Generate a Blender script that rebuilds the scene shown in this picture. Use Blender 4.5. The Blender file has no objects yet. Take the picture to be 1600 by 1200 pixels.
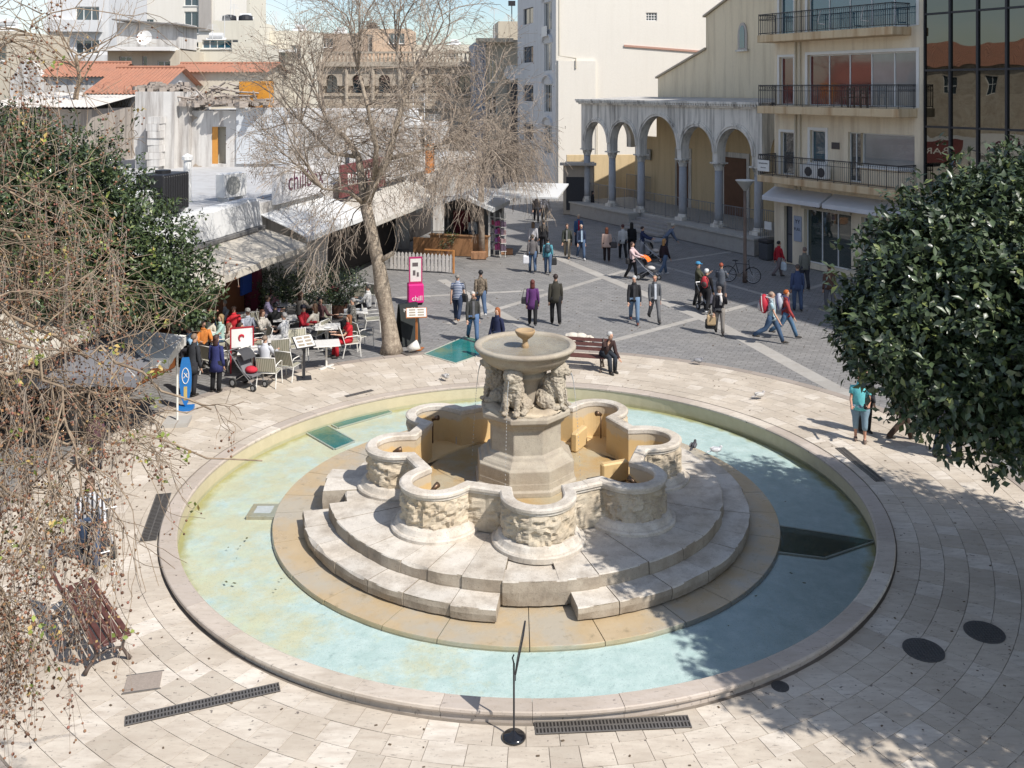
import bpy, bmesh, math, random
import numpy as np
from mathutils import Vector, Matrix, Euler, noise as mnoise
random.seed(7)
SC = bpy.context.scene
COL = SC.collection
R_ = math.radians
# ---------------------------------------------------------------- camera
F, VH, H = 1485.0, 138.0, 8.4           # focal length and horizon row for a 1600 x 1200 picture, eye height in metres
cam_d = bpy.data.cameras.new('camera'); cam = bpy.data.objects.new('camera', cam_d); COL.objects.link(cam)
cam.location = (0, 0, H); cam.rotation_euler = (R_(90), 0, 0)
cam_d.sensor_width = 36; cam_d.lens = 36*F/1600; cam_d.shift_y = -(600-VH)/1600
cam_d.clip_start = 0.1; cam_d.clip_end = 3000
SC.camera = cam
# ---------------------------------------------------------------- light
SUN_EL, SUN_DX, SUN_DY = 48.0, 0.75, -0.66         # direction towards the sun on the ground plane
w = bpy.data.worlds.new('World'); SC.world = w; w.use_nodes = True
nt = w.node_tree; nt.nodes.clear()
sky = nt.nodes.new('ShaderNodeTexSky'); sky.sky_type = 'NISHITA'; sky.sun_disc = False
sky.sun_elevation = R_(SUN_EL); sky.sun_rotation = math.atan2(SUN_DX, SUN_DY)
sky.air_density = 1.0; sky.dust_density = .7; sky.ozone_density = 2.2
tc = nt.nodes.new('ShaderNodeTexCoord'); mp = nt.nodes.new('ShaderNodeMapping'); mp.inputs['Scale'].default_value = (1.3, 1.3, 3.5)
cn = nt.nodes.new('ShaderNodeTexNoise'); cn.inputs['Scale'].default_value = 2.2; cn.inputs['Detail'].default_value = 9; cn.inputs['Roughness'].default_value = .62
cr = nt.nodes.new('ShaderNodeValToRGB'); cr.color_ramp.elements[0].position = .45; cr.color_ramp.elements[1].position = .81
cr.color_ramp.elements[1].color = (.75, .75, .75, 1)
mx = nt.nodes.new('ShaderNodeMixRGB'); mx.inputs[2].default_value = (7.9, 7.8, 7.7, 1)
bg = nt.nodes.new('ShaderNodeBackground'); bg.inputs[1].default_value = 0.132; ow = nt.nodes.new('ShaderNodeOutputWorld')
L = nt.links.new
L(tc.outputs['Generated'], mp.inputs[0]); L(mp.outputs[0], cn.inputs['Vector']); L(cn.outputs[0], cr.inputs[0]); L(cr.outputs[0], mx.inputs[0])
L(sky.outputs[0], mx.inputs[1]); L(mx.outputs[0], bg.inputs[0]); L(bg.outputs[0], ow.inputs[0])
sd = bpy.data.lights.new('sun', 'SUN'); sd.energy = 4.9; sd.angle = R_(0.53); sd.color = (1, .955, .89)
so = bpy.data.objects.new('sun', sd); COL.objects.link(so)
_hl = math.hypot(SUN_DX, SUN_DY); _ce = math.cos(R_(SUN_EL))
SUNV = Vector((SUN_DX/_hl*_ce, SUN_DY/_hl*_ce, math.sin(R_(SUN_EL))))
so.rotation_euler = SUNV.to_track_quat('Z', 'Y').to_euler(); so.location = (30, -30, 60)
SC.view_settings.view_transform = 'Standard'; SC.view_settings.look = 'None'; SC.view_settings.exposure = 0.2; SC.view_settings.gamma = 1
SC.view_settings.use_curve_mapping = False
SC.render.engine = 'CYCLES'; SC.cycles.max_bounces = 6; SC.cycles.transparent_max_bounces = 12
SC.cycles.diffuse_bounces = 3; SC.cycles.glossy_bounces = 3; SC.cycles.sample_clamp_indirect = 6
SC.cycles.caustics_reflective = False; SC.cycles.caustics_refractive = False; SC.cycles.use_denoising = True
SC.render.resolution_x = 1024; SC.render.resolution_y = 768
# ---------------------------------------------------------------- where things stand
def P(u, v, z=0.0):                      # ground plan point seen at photo pixel u, v when it lies at height z
    d = F*(H-z)/(v-VH); return Vector(((u-800)*d/F, d, z))
def PD(u, v, d):                         # point at distance d
    return Vector(((u-800)*d/F, d, H-(v-VH)*d/F))
CX, CY = 0.277, 20.04                    # fountain centre
def gz(x, y): return -0.0225*max(0.0, min(14.0, 20.3-y))   # the square falls gently towards the viewer
def on_ground(u, v):
    p = P(u, v, 0)
    for _ in range(4): p = P(u, v, gz(p.x, p.y))
    return p
# ---------------------------------------------------------------- mesh building
class MB:
    def __init__(s): s.v = []; s.f = []; s.m = []
    def add(s, vs, fs, m=0):
        b = len(s.v); s.v += [tuple(q) for q in vs]
        for f in fs: s.f.append(tuple(i+b for i in f)); s.m.append(m)
        return s
    def box(s, c, d, rz=0, m=0, taper=1.0):
        x, y, z = d[0]/2, d[1]/2, d[2]/2; ca, sa = math.cos(rz), math.sin(rz); vs = []
        for dz, t in ((-z, 1), (z, taper)):
            for dx, dy in ((-x, -y), (x, -y), (x, y), (-x, y)):
                dx *= t; dy *= t; vs.append((c[0]+dx*ca-dy*sa, c[1]+dx*sa+dy*ca, c[2]+dz))
        return s.add(vs, [(3, 2, 1, 0), (4, 5, 6, 7), (0, 1, 5, 4), (1, 2, 6, 5), (2, 3, 7, 6), (3, 0, 4, 7)], m)
    def bx(s, x0, x1, y0, y1, z0, z1, m=0):
        return s.box(((x0+x1)/2, (y0+y1)/2, (z0+z1)/2), (x1-x0, y1-y0, z1-z0), 0, m)
    def quad(s, a, b, c, d, m=0): return s.add([a, b, c, d], [(0, 1, 2, 3)], m)
    def prism(s, poly, z0, z1, m=0):     # poly counter-clockwise in plan
        n = len(poly); vs = [(p[0], p[1], z0) for p in poly]+[(p[0], p[1], z1) for p in poly]
        fs = [tuple(range(n-1, -1, -1)), tuple(range(n, 2*n))]+[(i, (i+1) % n, n+(i+1) % n, n+i) for i in range(n)]
        return s.add(vs, fs, m)
    def extr(s, poly, y0, y1, m=0):      # poly in x-z plane, counter-clockwise seen from -y, extruded along y
        n = len(poly); vs = [(p[0], y0, p[1]) for p in poly]+[(p[0], y1, p[1]) for p in poly]
        fs = [tuple(range(n)), tuple(range(2*n-1, n-1, -1))]+[((i+1) % n, i, n+i, n+(i+1) % n) for i in range(n)]
        return s.add(vs, fs, m)
    def rings(s, rs, m=0, cap0=True, cap1=True, closed=True):
        n = len(rs[0]); b = len(s.v)
        for r in rs: s.v += [tuple(q) for q in r]
        for i in range(len(rs)-1):
            for j in range(n if closed else n-1):
                k = (j+1) % n
                s.f.append((b+i*n+j, b+i*n+k, b+(i+1)*n+k, b+(i+1)*n+j)); s.m.append(m)
        if cap0 and closed: s.f.append(tuple(b+j for j in range(n-1, -1, -1))); s.m.append(m)
        if cap1 and closed: s.f.append(tuple(b+(len(rs)-1)*n+j for j in range(n))); s.m.append(m)
        return s
    def lathe(s, prof, n=24, c=(0, 0, 0), m=0, cap0=True, cap1=True, a0=0.0):
        return s.rings([[(c[0]+r*math.cos(a0+2*math.pi*j/n), c[1]+r*math.sin(a0+2*math.pi*j/n), c[2]+z) for j in range(n)] for r, z in prof], m, cap0, cap1)
    def tube(s, pts, rad, n=6, m=0, flat=None, cap=True):
        pts = [Vector(p) for p in pts]
        if not hasattr(rad, '__len__'): rad = [rad]*len(pts)
        rs = []; ref = None
        for i, p in enumerate(pts):
            t = (pts[min(i+1, len(pts)-1)]-pts[max(i-1, 0)])
            t = t.normalized() if t.length > 1e-9 else Vector((0, 0, 1))
            if ref is None: ref = Vector((1, 0, 0)) if abs(t.x) < .9 else Vector((0, 1, 0))
            a = (ref-t*ref.dot(t)).normalized(); ref = a; b = t.cross(a)
            fa, fb = (1, 1) if flat is None else flat
            rs.append([p+(a*math.cos(2*math.pi*j/n)*fa+b*math.sin(2*math.pi*j/n)*fb)*rad[i] for j in range(n)])
        return s.rings(rs, m, cap, cap)
    def ball(s, c, r, nu=10, nv=7, m=0):
        if not hasattr(r, '__len__'): r = (r, r, r)
        rs = [[(c[0]+r[0]*max(.03, math.sin(math.pi*i/nv))*math.cos(2*math.pi*j/nu), c[1]+r[1]*max(.03, math.sin(math.pi*i/nv))*math.sin(2*math.pi*j/nu), c[2]-r[2]*math.cos(math.pi*i/nv)) for j in range(nu)] for i in range(nv+1)]
        return s.rings(rs, m)
    def sweep(s, prof, a0, a1, n, c=(0, 0), m=0, zf=None):   # profile (r, z), counter-clockwise with r to the right and z up; swept about c, angle from the front, positive to the right
        rs = []
        for i in range(n+1):
            a = a0+(a1-a0)*i/n; sx, sy = math.sin(a), -math.cos(a)
            rs.append([(c[0]+r*sx, c[1]+r*sy, z+(zf(c[0]+r*sx, c[1]+r*sy) if zf else 0)) for r, z in prof])
        return s.rings(rs, m)
    def build(s, name, mats, parent=None, smooth=False, bevel=0, loc=None):
        me = bpy.data.meshes.new(name); me.from_pydata(s.v, [], s.f)
        if not isinstance(mats, (list, tuple)): mats = [mats]
        for q in mats: me.materials.append(q)
        if len(mats) > 1: me.polygons.foreach_set('material_index', s.m)
        if smooth: me.polygons.foreach_set('use_smooth', [True]*len(me.polygons))
        me.update()
        o = bpy.data.objects.new(name, me); COL.objects.link(o)
        if parent is not None: o.parent = parent
        if loc is not None: o.location = loc
        if bevel:
            b = o.modifiers.new('bevel', 'BEVEL'); b.width = bevel; b.segments = 1; b.limit_method = 'ANGLE'; b.angle_limit = R_(40)
        return o
def tag(o, label=None, cat=None, group=None, kind=None):
    if label: o['label'] = label
    if cat: o['category'] = cat
    if group: o['group'] = group
    if kind: o['kind'] = kind
    return o
def empty(name, loc=(0, 0, 0), rz=0.0, label=None, cat=None, group=None):
    o = bpy.data.objects.new(name, None); COL.objects.link(o); o.location = loc; o.rotation_euler = (0, 0, rz); o.empty_display_size = .1
    return tag(o, label, cat, group)
def kids(o): return [c for c in bpy.data.objects if c.parent == o]
def copy_tree(o, parent=None, tree=None):
    c = o.copy(); COL.objects.link(c); c.parent = parent
    for ch in (tree or {}).get(o.name, o.children): copy_tree(ch, c)
    return c
def inst(src, parent, loc, rz=0, name=None, scale=None):   # shares mesh data
    o = bpy.data.objects.new(name or src.name.split('.')[0], src.data); COL.objects.link(o); o.parent = parent; o.location = loc; o.rotation_euler = (0, 0, rz)
    if scale: o.scale = scale
    return o
# ---------------------------------------------------------------- materials
class NB:
    def __init__(s, name):
        s.mat = bpy.data.materials.new(name); s.mat.use_nodes = True; s.t = s.mat.node_tree; s.n = s.t.nodes
        s.p = s.n['Principled BSDF']; s.out = s.n['Material Output']; s.geo = s.n.new('ShaderNodeNewGeometry'); s.tcn = s.n.new('ShaderNodeTexCoord')
    def l(s, a, b): s.t.links.new(a, b)
    def node(s, t, **kw):
        q = s.n.new(t)
        for k, v in kw.items(): setattr(q, k, v)
        return q
    def vec(s, scale=(1, 1, 1), obj=False, rot=(0, 0, 0)):
        m = s.node('ShaderNodeMapping'); m.inputs['Scale'].default_value = scale; m.inputs['Rotation'].default_value = rot
        s.l(s.tcn.outputs['Object'] if obj else s.geo.outputs['Position'], m.inputs[0]); return m.outputs[0]
    def noise(s, scale, detail=4, rough=.55, vec=None, dist=0):
        q = s.node('ShaderNodeTexNoise'); q.inputs['Scale'].default_value = scale; q.inputs['Detail'].default_value = detail; q.inputs['Roughness'].default_value = rough; q.inputs['Distortion'].default_value = dist
        s.l(vec if vec is not None else s.geo.outputs['Position'], q.inputs['Vector']); return q.outputs['Fac']
    def voro(s, scale, feature='F1', vec=None):
        q = s.node('ShaderNodeTexVoronoi', feature=feature); q.inputs['Scale'].default_value = scale
        s.l(vec if vec is not None else s.geo.outputs['Position'], q.inputs['Vector']); return q.outputs['Distance']
    def ramp(s, fac, stops):
        q = s.node('ShaderNodeValToRGB'); e = q.color_ramp.elements
        while len(e) < len(stops): e.new(.5)
        for i, (p, c) in enumerate(stops):
            e[i].position = p; e[i].color = (c, c, c, 1) if not hasattr(c, '__len__') else (*c, 1)
        s.l(fac, q.inputs[0]); return q.outputs[0]
    def mix(s, fac, a, b, mode='MIX'):
        q = s.node('ShaderNodeMixRGB', blend_type=mode)
        for i, x in ((0, fac), (1, a), (2, b)):
            if hasattr(x, 'links') or isinstance(x, bpy.types.NodeSocket): s.l(x, q.inputs[i])
            elif hasattr(x, '__len__'): q.inputs[i].default_value = (*x, 1)
            else: q.inputs[i].default_value = x
        return q.outputs[0]
    def rnd(s):
        oi = s.node('ShaderNodeObjectInfo'); return s.math('FRACT', s.math('ADD', s.geo.outputs['Random Per Island'], oi.outputs['Random']))
    def math(s, op, a, b=0.0):
        q = s.node('ShaderNodeMath', operation=op)
        for i, x in ((0, a), (1, b)):
            if isinstance(x, bpy.types.NodeSocket): s.l(x, q.inputs[i])
            else: q.inputs[i].default_value = x
        return q.outputs[0]
    def xyz(s, sock=None):
        q = s.node('ShaderNodeSeparateXYZ'); s.l(sock or s.geo.outputs['Position'], q.inputs[0]); return q.outputs
    def bump(s, h, strength=.3, dist=.02):
        q = s.node('ShaderNodeBump'); q.inputs['Strength'].default_value = strength; q.inputs['Distance'].default_value = dist
        s.l(h, q.inputs['Height']); s.l(q.outputs[0], s.p.inputs['Normal']); return q
    def col(s, c):
        if isinstance(c, bpy.types.NodeSocket): s.l(c, s.p.inputs['Base Color'])
        else: s.p.inputs['Base Color'].default_value = (*c, 1)
    def rough(s, r):
        if isinstance(r, bpy.types.NodeSocket): s.l(r, s.p.inputs['Roughness'])
        else: s.p.inputs['Roughness'].default_value = r
    def spec(s, v): s.p.inputs['Specular IOR Level'].default_value = v; return s
def sc_(c, k): return tuple(min(1, x*k) for x in c)
_mc = {}
def plain(c, rough=.6, var=.12, scale=6, metal=0, spec=.4, bump=0, key=''):
    """painted, plastic, metal or cloth surface with faint uneven tone"""
    k = (tuple(round(x, 3) for x in c), rough, var, scale, metal, spec, bump, key)
    if k in _mc: return _mc[k]
    b = NB('surface'); n = b.noise(scale, 4)
    b.col(b.mix(n, sc_(c, 1-var), sc_(c, 1+var))); b.rough(rough); b.p.inputs['Metallic'].default_value = metal; b.spec(spec)
    if bump: b.bump(b.noise(scale*4, 3), bump, .01)
    _mc[k] = b.mat; return b.mat
def wall_mat(name, c, stain=(.28, .25, .22), amt=.45, scale=.55, streak=True, bump=.15):
    b = NB(name)
    big = b.noise(scale, 6, .6); fine = b.noise(9, 4)
    k = b.mix(fine, sc_(c, .93), sc_(c, 1.05))
    st = b.noise(1.0, 6, .65, b.vec((2.6, 2.6, .22))) if streak else b.noise(1.7, 6, .65)
    k = b.mix(b.math('MULTIPLY', b.ramp(st, [(.46, 0), (.70, 1)]), amt), k, stain)
    k = b.mix(b.math('MULTIPLY', b.ramp(big, [(.45, 0), (.75, 1)]), amt*.45), k, sc_(c, .7))
    b.col(k); b.rough(.88); b.spec(.25); b.bump(b.noise(22, 5), bump, .01); return b.mat
def stone_mat(name, c, dark=(.16, .14, .12), warm=None, warm_amt=.5, pit=.5, amt=.5, rough=.8, bump=.5):
    b = NB(name); n1 = b.noise(1.3, 7, .62); n2 = b.noise(7, 6, .65); n3 = b.noise(45, 3, .6)
    k = b.mix(n2, sc_(c, .82), sc_(c, 1.1))
    if warm: k = b.mix(b.math('MULTIPLY', b.ramp(n1, [(.42, 0), (.66, 1)]), warm_amt), k, warm)
    k = b.mix(b.math('MULTIPLY', b.ramp(b.noise(2.6, 9, .74), [(.46, 0), (.70, 1)]), amt), k, sc_(dark, 1.8))
    k = b.mix(b.math('MULTIPLY', b.ramp(n3, [(.6, 0), (.7, 1)]), pit), k, dark)
    rnd = b.rnd(); k = b.mix(1.0, k, b.ramp(rnd, [(0, .90), (1, 1.05)]), 'MULTIPLY')
    b.col(k); b.rough(rough); b.spec(.3)
    b.bump(b.math('ADD', b.math('MULTIPLY', n2, 1.0), b.math('MULTIPLY', n3, .35)), bump, .02); return b.mat
GLASS = None
def glass_mat(name, tint=(.03, .045, .055), rough=.03, spec=.9, wav=.0):
    b = NB(name); b.col(b.mix(b.noise(.7, 3), sc_(tint, .6), sc_(tint, 1.5))); b.rough(rough); b.spec(spec); b.p.inputs['IOR'].default_value = 1.6
    b.p.inputs['Coat Weight'].default_value = .6; b.p.inputs['Coat Roughness'].default_value = .02
    if wav: b.bump(b.noise(.55, 2), wav, .08)
    return b.mat
# ---------------------------------------------------------------- ground: the grey square
def m_setts():
    b = NB('grey_setts'); v = b.vec((1, 1, 1), rot=(0, 0, R_(24)))
    br = b.node('ShaderNodeTexBrick'); br.inputs['Scale'].default_value = 1.0; br.inputs['Mortar Size'].default_value = .012; br.inputs['Brick Width'].default_value = .34; br.inputs['Row Height'].default_value = .17
    br.inputs['Color1'].default_value = (.262, .255, .248, 1); br.inputs['Color2'].default_value = (.192, .188, .185, 1); br.inputs['Mortar'].default_value = (.11, .105, .10, 1)
    b.l(v, br.inputs['Vector']); k = br.outputs['Color']
    k = b.mix(b.ramp(b.noise(.35, 6, .6), [(.35, .0), (.7, .35)]), k, (.25, .235, .215))
    k = b.mix(b.ramp(b.noise(3.5, 7, .7), [(.55, 0), (.75, .5)]), k, (.085, .08, .075))
    k = b.mix(b.ramp(b.noise(30, 2), [(.66, 0), (.7, .35)]), k, (.4, .38, .35))
    b.col(k); b.rough(b.ramp(b.noise(1.2, 4), [(.3, .55), (.7, .8)])); b.spec(.35)
    b.bump(b.math('ADD', b.math('MULTIPLY', br.outputs['Fac'], -1.0), b.noise(14, 4)), .35, .012); return b.mat
M_SETT = m_setts()
rr = [7.1, 8, 9, 10, 11, 12.5, 15, 18, 22, 28, 36, 50, 80, 140, 300, 900]
g = MB(); NA = 96
g.rings([[(CX+r*math.sin(2*math.pi*j/NA), CY-r*math.cos(2*math.pi*j/NA), gz(0, CY-r*math.cos(2*math.pi*j/NA))-.03) for j in range(NA)] for r in rr], 0, False, False)
tag(g.build('ground', M_SETT), 'grey stone sett paving of the square', None, None, 'structure')
# pale bands across the setts
M_BAND = stone_mat('pale_band', (.39, .37, .34), amt=.45, pit=.3, bump=.2)
for (a, b2, wd) in (((690, 436), (880, 545), .42), ((862, 398), (1120, 505), .5), ((1120, 505), (1420, 668), .55), ((700, 505), (1010, 412), .28), ((905, 545), (1330, 432), .28), ((600, 465), (850, 452), .25), ((1000, 405), (1260, 478), .25), ((1010, 412), (1280, 372), .22)):
    p, q = on_ground(*a), on_ground(*b2); n = (q-p).normalized(); s = Vector((-n.y, n.x, 0))*wd/2; mb = MB(); k = max(1, int((q-p).length/.9))
    for i in range(k):
        p0, p1 = p.lerp(q, (i+.008)/k), p.lerp(q, (i+.992)/k); z = -.026+.002*random.random()
        mb.prism([(p0-s).to_2d(), (p1-s).to_2d(), (p1+s).to_2d(), (p0+s).to_2d()], -.06, z)
    tag(mb.build('paving_band', M_BAND), 'pale stone band laid across the grey setts', None, 'bands across the square', 'structure')
# ---------------------------------------------------------------- travertine ring round the pool
def m_trav(name='travertine', base=(.575, .505, .415)):
    b = NB(name); rnd = b.rnd()
    k = b.ramp(rnd, [(0, sc_(base, .82)), (.2, sc_(base, .92)), (.55, sc_(base, 1.0)), (.8, (.60, .535, .45)), (1, (.68, .62, .54))])
    off = b.node('ShaderNodeVectorMath', operation='ADD'); sc = b.node('ShaderNodeVectorMath', operation='SCALE'); sc.inputs['Scale'].default_value = 37
    cmb = b.node('ShaderNodeCombineXYZ'); b.l(rnd, cmb.inputs[0]); b.l(rnd, cmb.inputs[1]); b.l(cmb.outputs[0], sc.inputs[0]); b.l(b.geo.outputs['Position'], off.inputs[0]); b.l(sc.outputs[0], off.inputs[1])
    m = b.node('ShaderNodeMapping'); m.inputs['Scale'].default_value = (1.2, 5, 1); m.inputs['Rotation'].default_value = (0, 0, .5); b.l(off.outputs[0], m.inputs[0])
    streak = b.noise(2.0, 7, .65, m.outputs[0])
    k = b.mix(b.ramp(streak, [(.4, 0), (.7, .6)]), k, (.40, .33, .265))
    k = b.mix(b.ramp(b.noise(.6, 6, .65), [(.42, 0), (.72, .6)]), k, (.33, .275, .215))
    pits = b.noise(5.5, 5, .75, m.outputs[0])
    k = b.mix(b.ramp(pits, [(.59, 0), (.65, .7)]), k, (.20, .17, .145))
    k = b.mix(b.ramp(b.noise(11, 2, .5), [(.71, 0), (.73, .85)]), k, (.12, .10, .09))
    b.col(k); b.rough(.72); b.spec(.35); b.bump(b.math('SUBTRACT', b.noise(16, 5), b.ramp(pits, [(.6, 0), (.68, 1)])), .35, .008); return b.mat
M_TRAV = m_trav(); M_GROUT = plain((.20, .17, .14), .9, .3, 8)
pr = MB(); prof = [(7.2, -.2), (10.42, -.2), (10.42, -.012), (7.2, -.012)]
pr.sweep(prof, 0, 2*math.pi, 120, (CX, CY), 0, gz)
PAVE = tag(pr.build('paving', M_GROUT), 'ring of cream travertine slabs round the pool', None, None, 'structure')
RIM_O, RIM_I = 7.25, 6.92
holes = [on_ground(*q) for q in ((1443, 1016), (1538, 988), (1219, 1073))]
grates = [(on_ground(195, 1128), on_ground(437, 1074), .2), (on_ground(836, 1139), on_ground(1078, 1128), .24), (on_ground(231, 846), on_ground(256, 772), .30), (on_ground(1312, 700), on_ground(1376, 752), .22), (on_ground(540, 620), on_ground(582, 610), .14)]
tiles = []
nr = 8; rw = (10.40-7.27)/nr
for k in range(nr):
    r0, r1 = 7.27+k*rw, 7.27+(k+1)*rw; rm = (r0+r1)/2; a = random.random(); end = a+2*math.pi
    while a < end-.02:
        da = random.choice((.36, .40, .44, .48, .54))/rm
        if a+da > end-.02: da = end-a
        g2 = .0042; v = []
        for (rr_, aa) in ((r0+g2, a+g2/rm), (r1-g2, a+g2/rm), (r1-g2, a+da-g2/rm), (r0+g2, a+da-g2/rm)): v.append((CX+rr_*math.sin(aa), CY-rr_*math.cos(aa)))
        mid = (r0+r1)/2
        am = a+da/2; inn = [(CX+r0*math.sin(am)+0, CY-r0*math.cos(am)), (CX+r1*math.sin(am), CY-r1*math.cos(am))]
        c = (CX+rm*math.sin(am), CY-rm*math.cos(am)); tiles.append((c, v)); a += da
def tile_pts(c, v, org):
    dz = random.uniform(-.0025, .003); t = [(p[0]-org[0], p[1]-org[1], gz(*p)+dz-org[2]) for p in v]; lo = [(p[0], p[1], p[2]-.04) for p in t]
    n = 4; return lo+t, [(4, 5, 6, 7)]+[(i, (i+1) % 4, 4+(i+1) % 4, 4+i) for i in range(4)]
def in_frame(c):
    if c[1] < 5: return -1
    u = 800+c[0]*F/c[1]; v = VH+F*(H-gz(*c))/c[1]
    return 1e3/c[1]**3*1e3 if -30 < u < 1630 and 0 < v < 1230 else -1
tiles.sort(key=lambda t: -in_frame(t[0]))
rest = MB()
for i, (c, v) in enumerate(tiles):
    if i < 298:
        mb = MB(); org = (c[0], c[1], gz(*c)); vs, fs = tile_pts(c, v, org); mb.add(vs, fs); mb.build('paving_slab', M_TRAV, PAVE, loc=org)
    else:
        vs, fs = tile_pts(c, v, (0, 0, 0)); rest.add(vs, fs)
tag(rest.build('paving_slabs_beyond', M_TRAV, PAVE), None, None, None, 'stuff')
M_KERB = stone_mat('edging', (.34, .29, .25), amt=.3)
kb = MB(); n = 90
for i in range(n):
    a0, a1 = 2*math.pi*(i+.01)/n, 2*math.pi*(i+.99)/n; kb.sweep([(10.425, -.2), (10.70, -.2), (10.70, -.004), (10.425, -.004)], a0, a1, 3, (CX, CY), 0, gz)
tag(kb.build('paving_edge', M_KERB), 'brown stone edging round the travertine ring', None, None, 'structure')
# ================================================================ pool
M_RIM = m_trav('rim_stone', (.52, .45, .39))
def m_floor():
    b = NB('pool_floor'); x = b.xyz(); base = b.mix(b.ramp(b.noise(2.6, 9, .72), [(.32, 0), (.68, 1)]), (.485, .57, .54), (.695, .74, .71))
    left = b.math('SUBTRACT', b.math('ADD', b.math('MULTIPLY', b.math('SUBTRACT', x[0], CX), -.085), .10), b.math('MULTIPLY', b.math('SUBTRACT', x[1], CY), -.012))
    alg = b.math('ADD', b.noise(.9, 9, .74), b.math('MULTIPLY', left, .40))
    k = b.mix(b.ramp(alg, [(.575, 0), (.76, .72)]), base, (.73, .58, .33))
    k = b.mix(b.ramp(b.math('ADD', b.noise(2.2, 8, .7), b.math('MULTIPLY', left, .3)), [(.66, 0), (.8, .6)]), k, (.70, .68, .50))
    # algae gathers along the foot of the rim
    d = b.node('ShaderNodeVectorMath', operation='DISTANCE'); b.l(b.geo.outputs['Position'], d.inputs[0]); d.inputs[1].default_value = (CX, CY, -.5)
    e = b.math('ADD', b.math('MULTIPLY', b.math('SUBTRACT', d.outputs['Value'], 6.7), 2.2), b.math('MULTIPLY', b.noise(3, 6), .9))
    k = b.mix(b.ramp(e, [(.45, 0), (.85, .9)]), k, (.42, .35, .13))
    k = b.mix(b.ramp(b.noise(38, 3, .6), [(.60, 0), (.68, .6)]), k, (.25, .3, .28))
    b.col(k); b.rough(.6); b.spec(.2); b.bump(b.noise(25, 4), .3, .01); return b.mat
def m_wallyellow():
    b = NB('pool_wall'); z = b.xyz()[2]
    k = b.mix(b.noise(5, 6), (.46, .40, .26), (.60, .53, .37))
    k = b.mix(b.ramp(b.math('ADD', b.math('MULTIPLY', z, -3.0), b.math('MULTIPLY', b.noise(2.5, 7, .7), .9)), [(1.0, 0), (1.35, .85)]), k, (.26, .20, .05))
    b.col(k); b.rough(.7); b.bump(b.noise(20, 4), .3, .01); return b.mat
M_FLOOR = m_floor(); M_PWALL = m_wallyellow(); FZ, WZ = -.42, -.34
pb = MB()
pb.rings([[(CX+r*math.sin(2*math.pi*j/128), CY-r*math.cos(2*math.pi*j/128), FZ) for j in range(128)] for r in (7.2, 5, 3, .5)], 0, False, True)
pb.rings([[(CX+6.935*math.sin(-2*math.pi*j/128), CY-6.935*math.cos(2*math.pi*j/128), z) for j in range(128)] for z in (-.06, -.2, -.35, FZ)][::-1], 1, False, False)
POOL = tag(pb.build('pool_basin', [M_FLOOR, M_PWALL], smooth=False), 'round shallow pool with pale blue floor and yellowed wall', None, None, 'structure')
nst = 36
for i in range(nst):
    a0, a1 = 2*math.pi*i/nst+.0004, 2*math.pi*(i+1)/nst-.0004; mb = MB(); dz = random.uniform(-.003, .003)
    mb.sweep([(RIM_I+.03, -.062), (RIM_I+.15, -.31), (RIM_O-.05, -.32), (RIM_O-.05, -.09), (RIM_O-.012, -.075), (RIM_O, -.045), (RIM_O-.004, -.012+dz), (RIM_O-.02, dz), (RIM_I+.03, dz), (RIM_I, -.02+dz), (RIM_I, -.06)], a0, a1, 5, (CX, CY))
    mb.build('rim_stone', M_RIM, POOL)
# sunken glass panes
def m_pane():
    b = NB('sunken_glass'); k = b.mix(b.noise(2.2, 6, .7), (.012, .10, .10), (.03, .24, .22)); k = b.mix(b.ramp(b.noise(1.0, 7, .65), [(.5, 0), (.72, .7)]), k, (.19, .21, .07)); b.col(k); b.rough(.12); b.spec(.6); return b.mat
def m_pane_dark():
    b = NB('sunken_glass_dark'); k = b.mix(b.noise(2.2, 6, .7), (.012, .035, .028), (.03, .075, .06)); b.col(k); b.rough(.12); b.spec(.6); return b.mat
M_PANE = m_pane(); M_PANED = m_pane_dark(); M_PFRAME = plain((.42, .42, .36), .5, .2)
def pane(px, z, name, m, label=None, parent=None, fr=.04):
    q = [P(*p, z) for p in px]; c = sum(q, Vector())/len(q); a = MB(); a.prism([p.to_2d() for p in q], z-.02, z)
    b = MB()
    for i in range(len(q)):
        p0, p1 = q[i], q[(i+1) % len(q)]; t = (p1-p0).normalized(); s = Vector((-t.y, t.x, 0))*fr
        b.prism([(p0-s*.0).to_2d(), (p1-s*.0).to_2d(), (p1-s).to_2d(), (p0-s).to_2d()][::-1], z-.02, z+.008)
    o = a.build(name, m, parent); b.build('frame', M_PFRAME, o)
    if label: tag(o, label, None, None, 'structure')
    return o
pane([(466, 668), (496, 657), (553, 689), (523, 701)][::-1], FZ+.03, 'glass_panel', M_PANE, None, POOL)
pane([(507, 656), (594, 635), (611, 644), (528, 668)][::-1], FZ+.03, 'glass_panel', M_PANE, None, POOL)
pane([(1215, 862), (1288, 871), (1366, 845), (1217, 822)], FZ+.03, 'glass_panel', M_PANED, None, POOL)
pane([(664, 553), (727, 526), (790, 540), (712, 567)][::-1], .012, 'glass_panel', M_PANE, 'teal glass floor panel let into the paving', None, .05)
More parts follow.
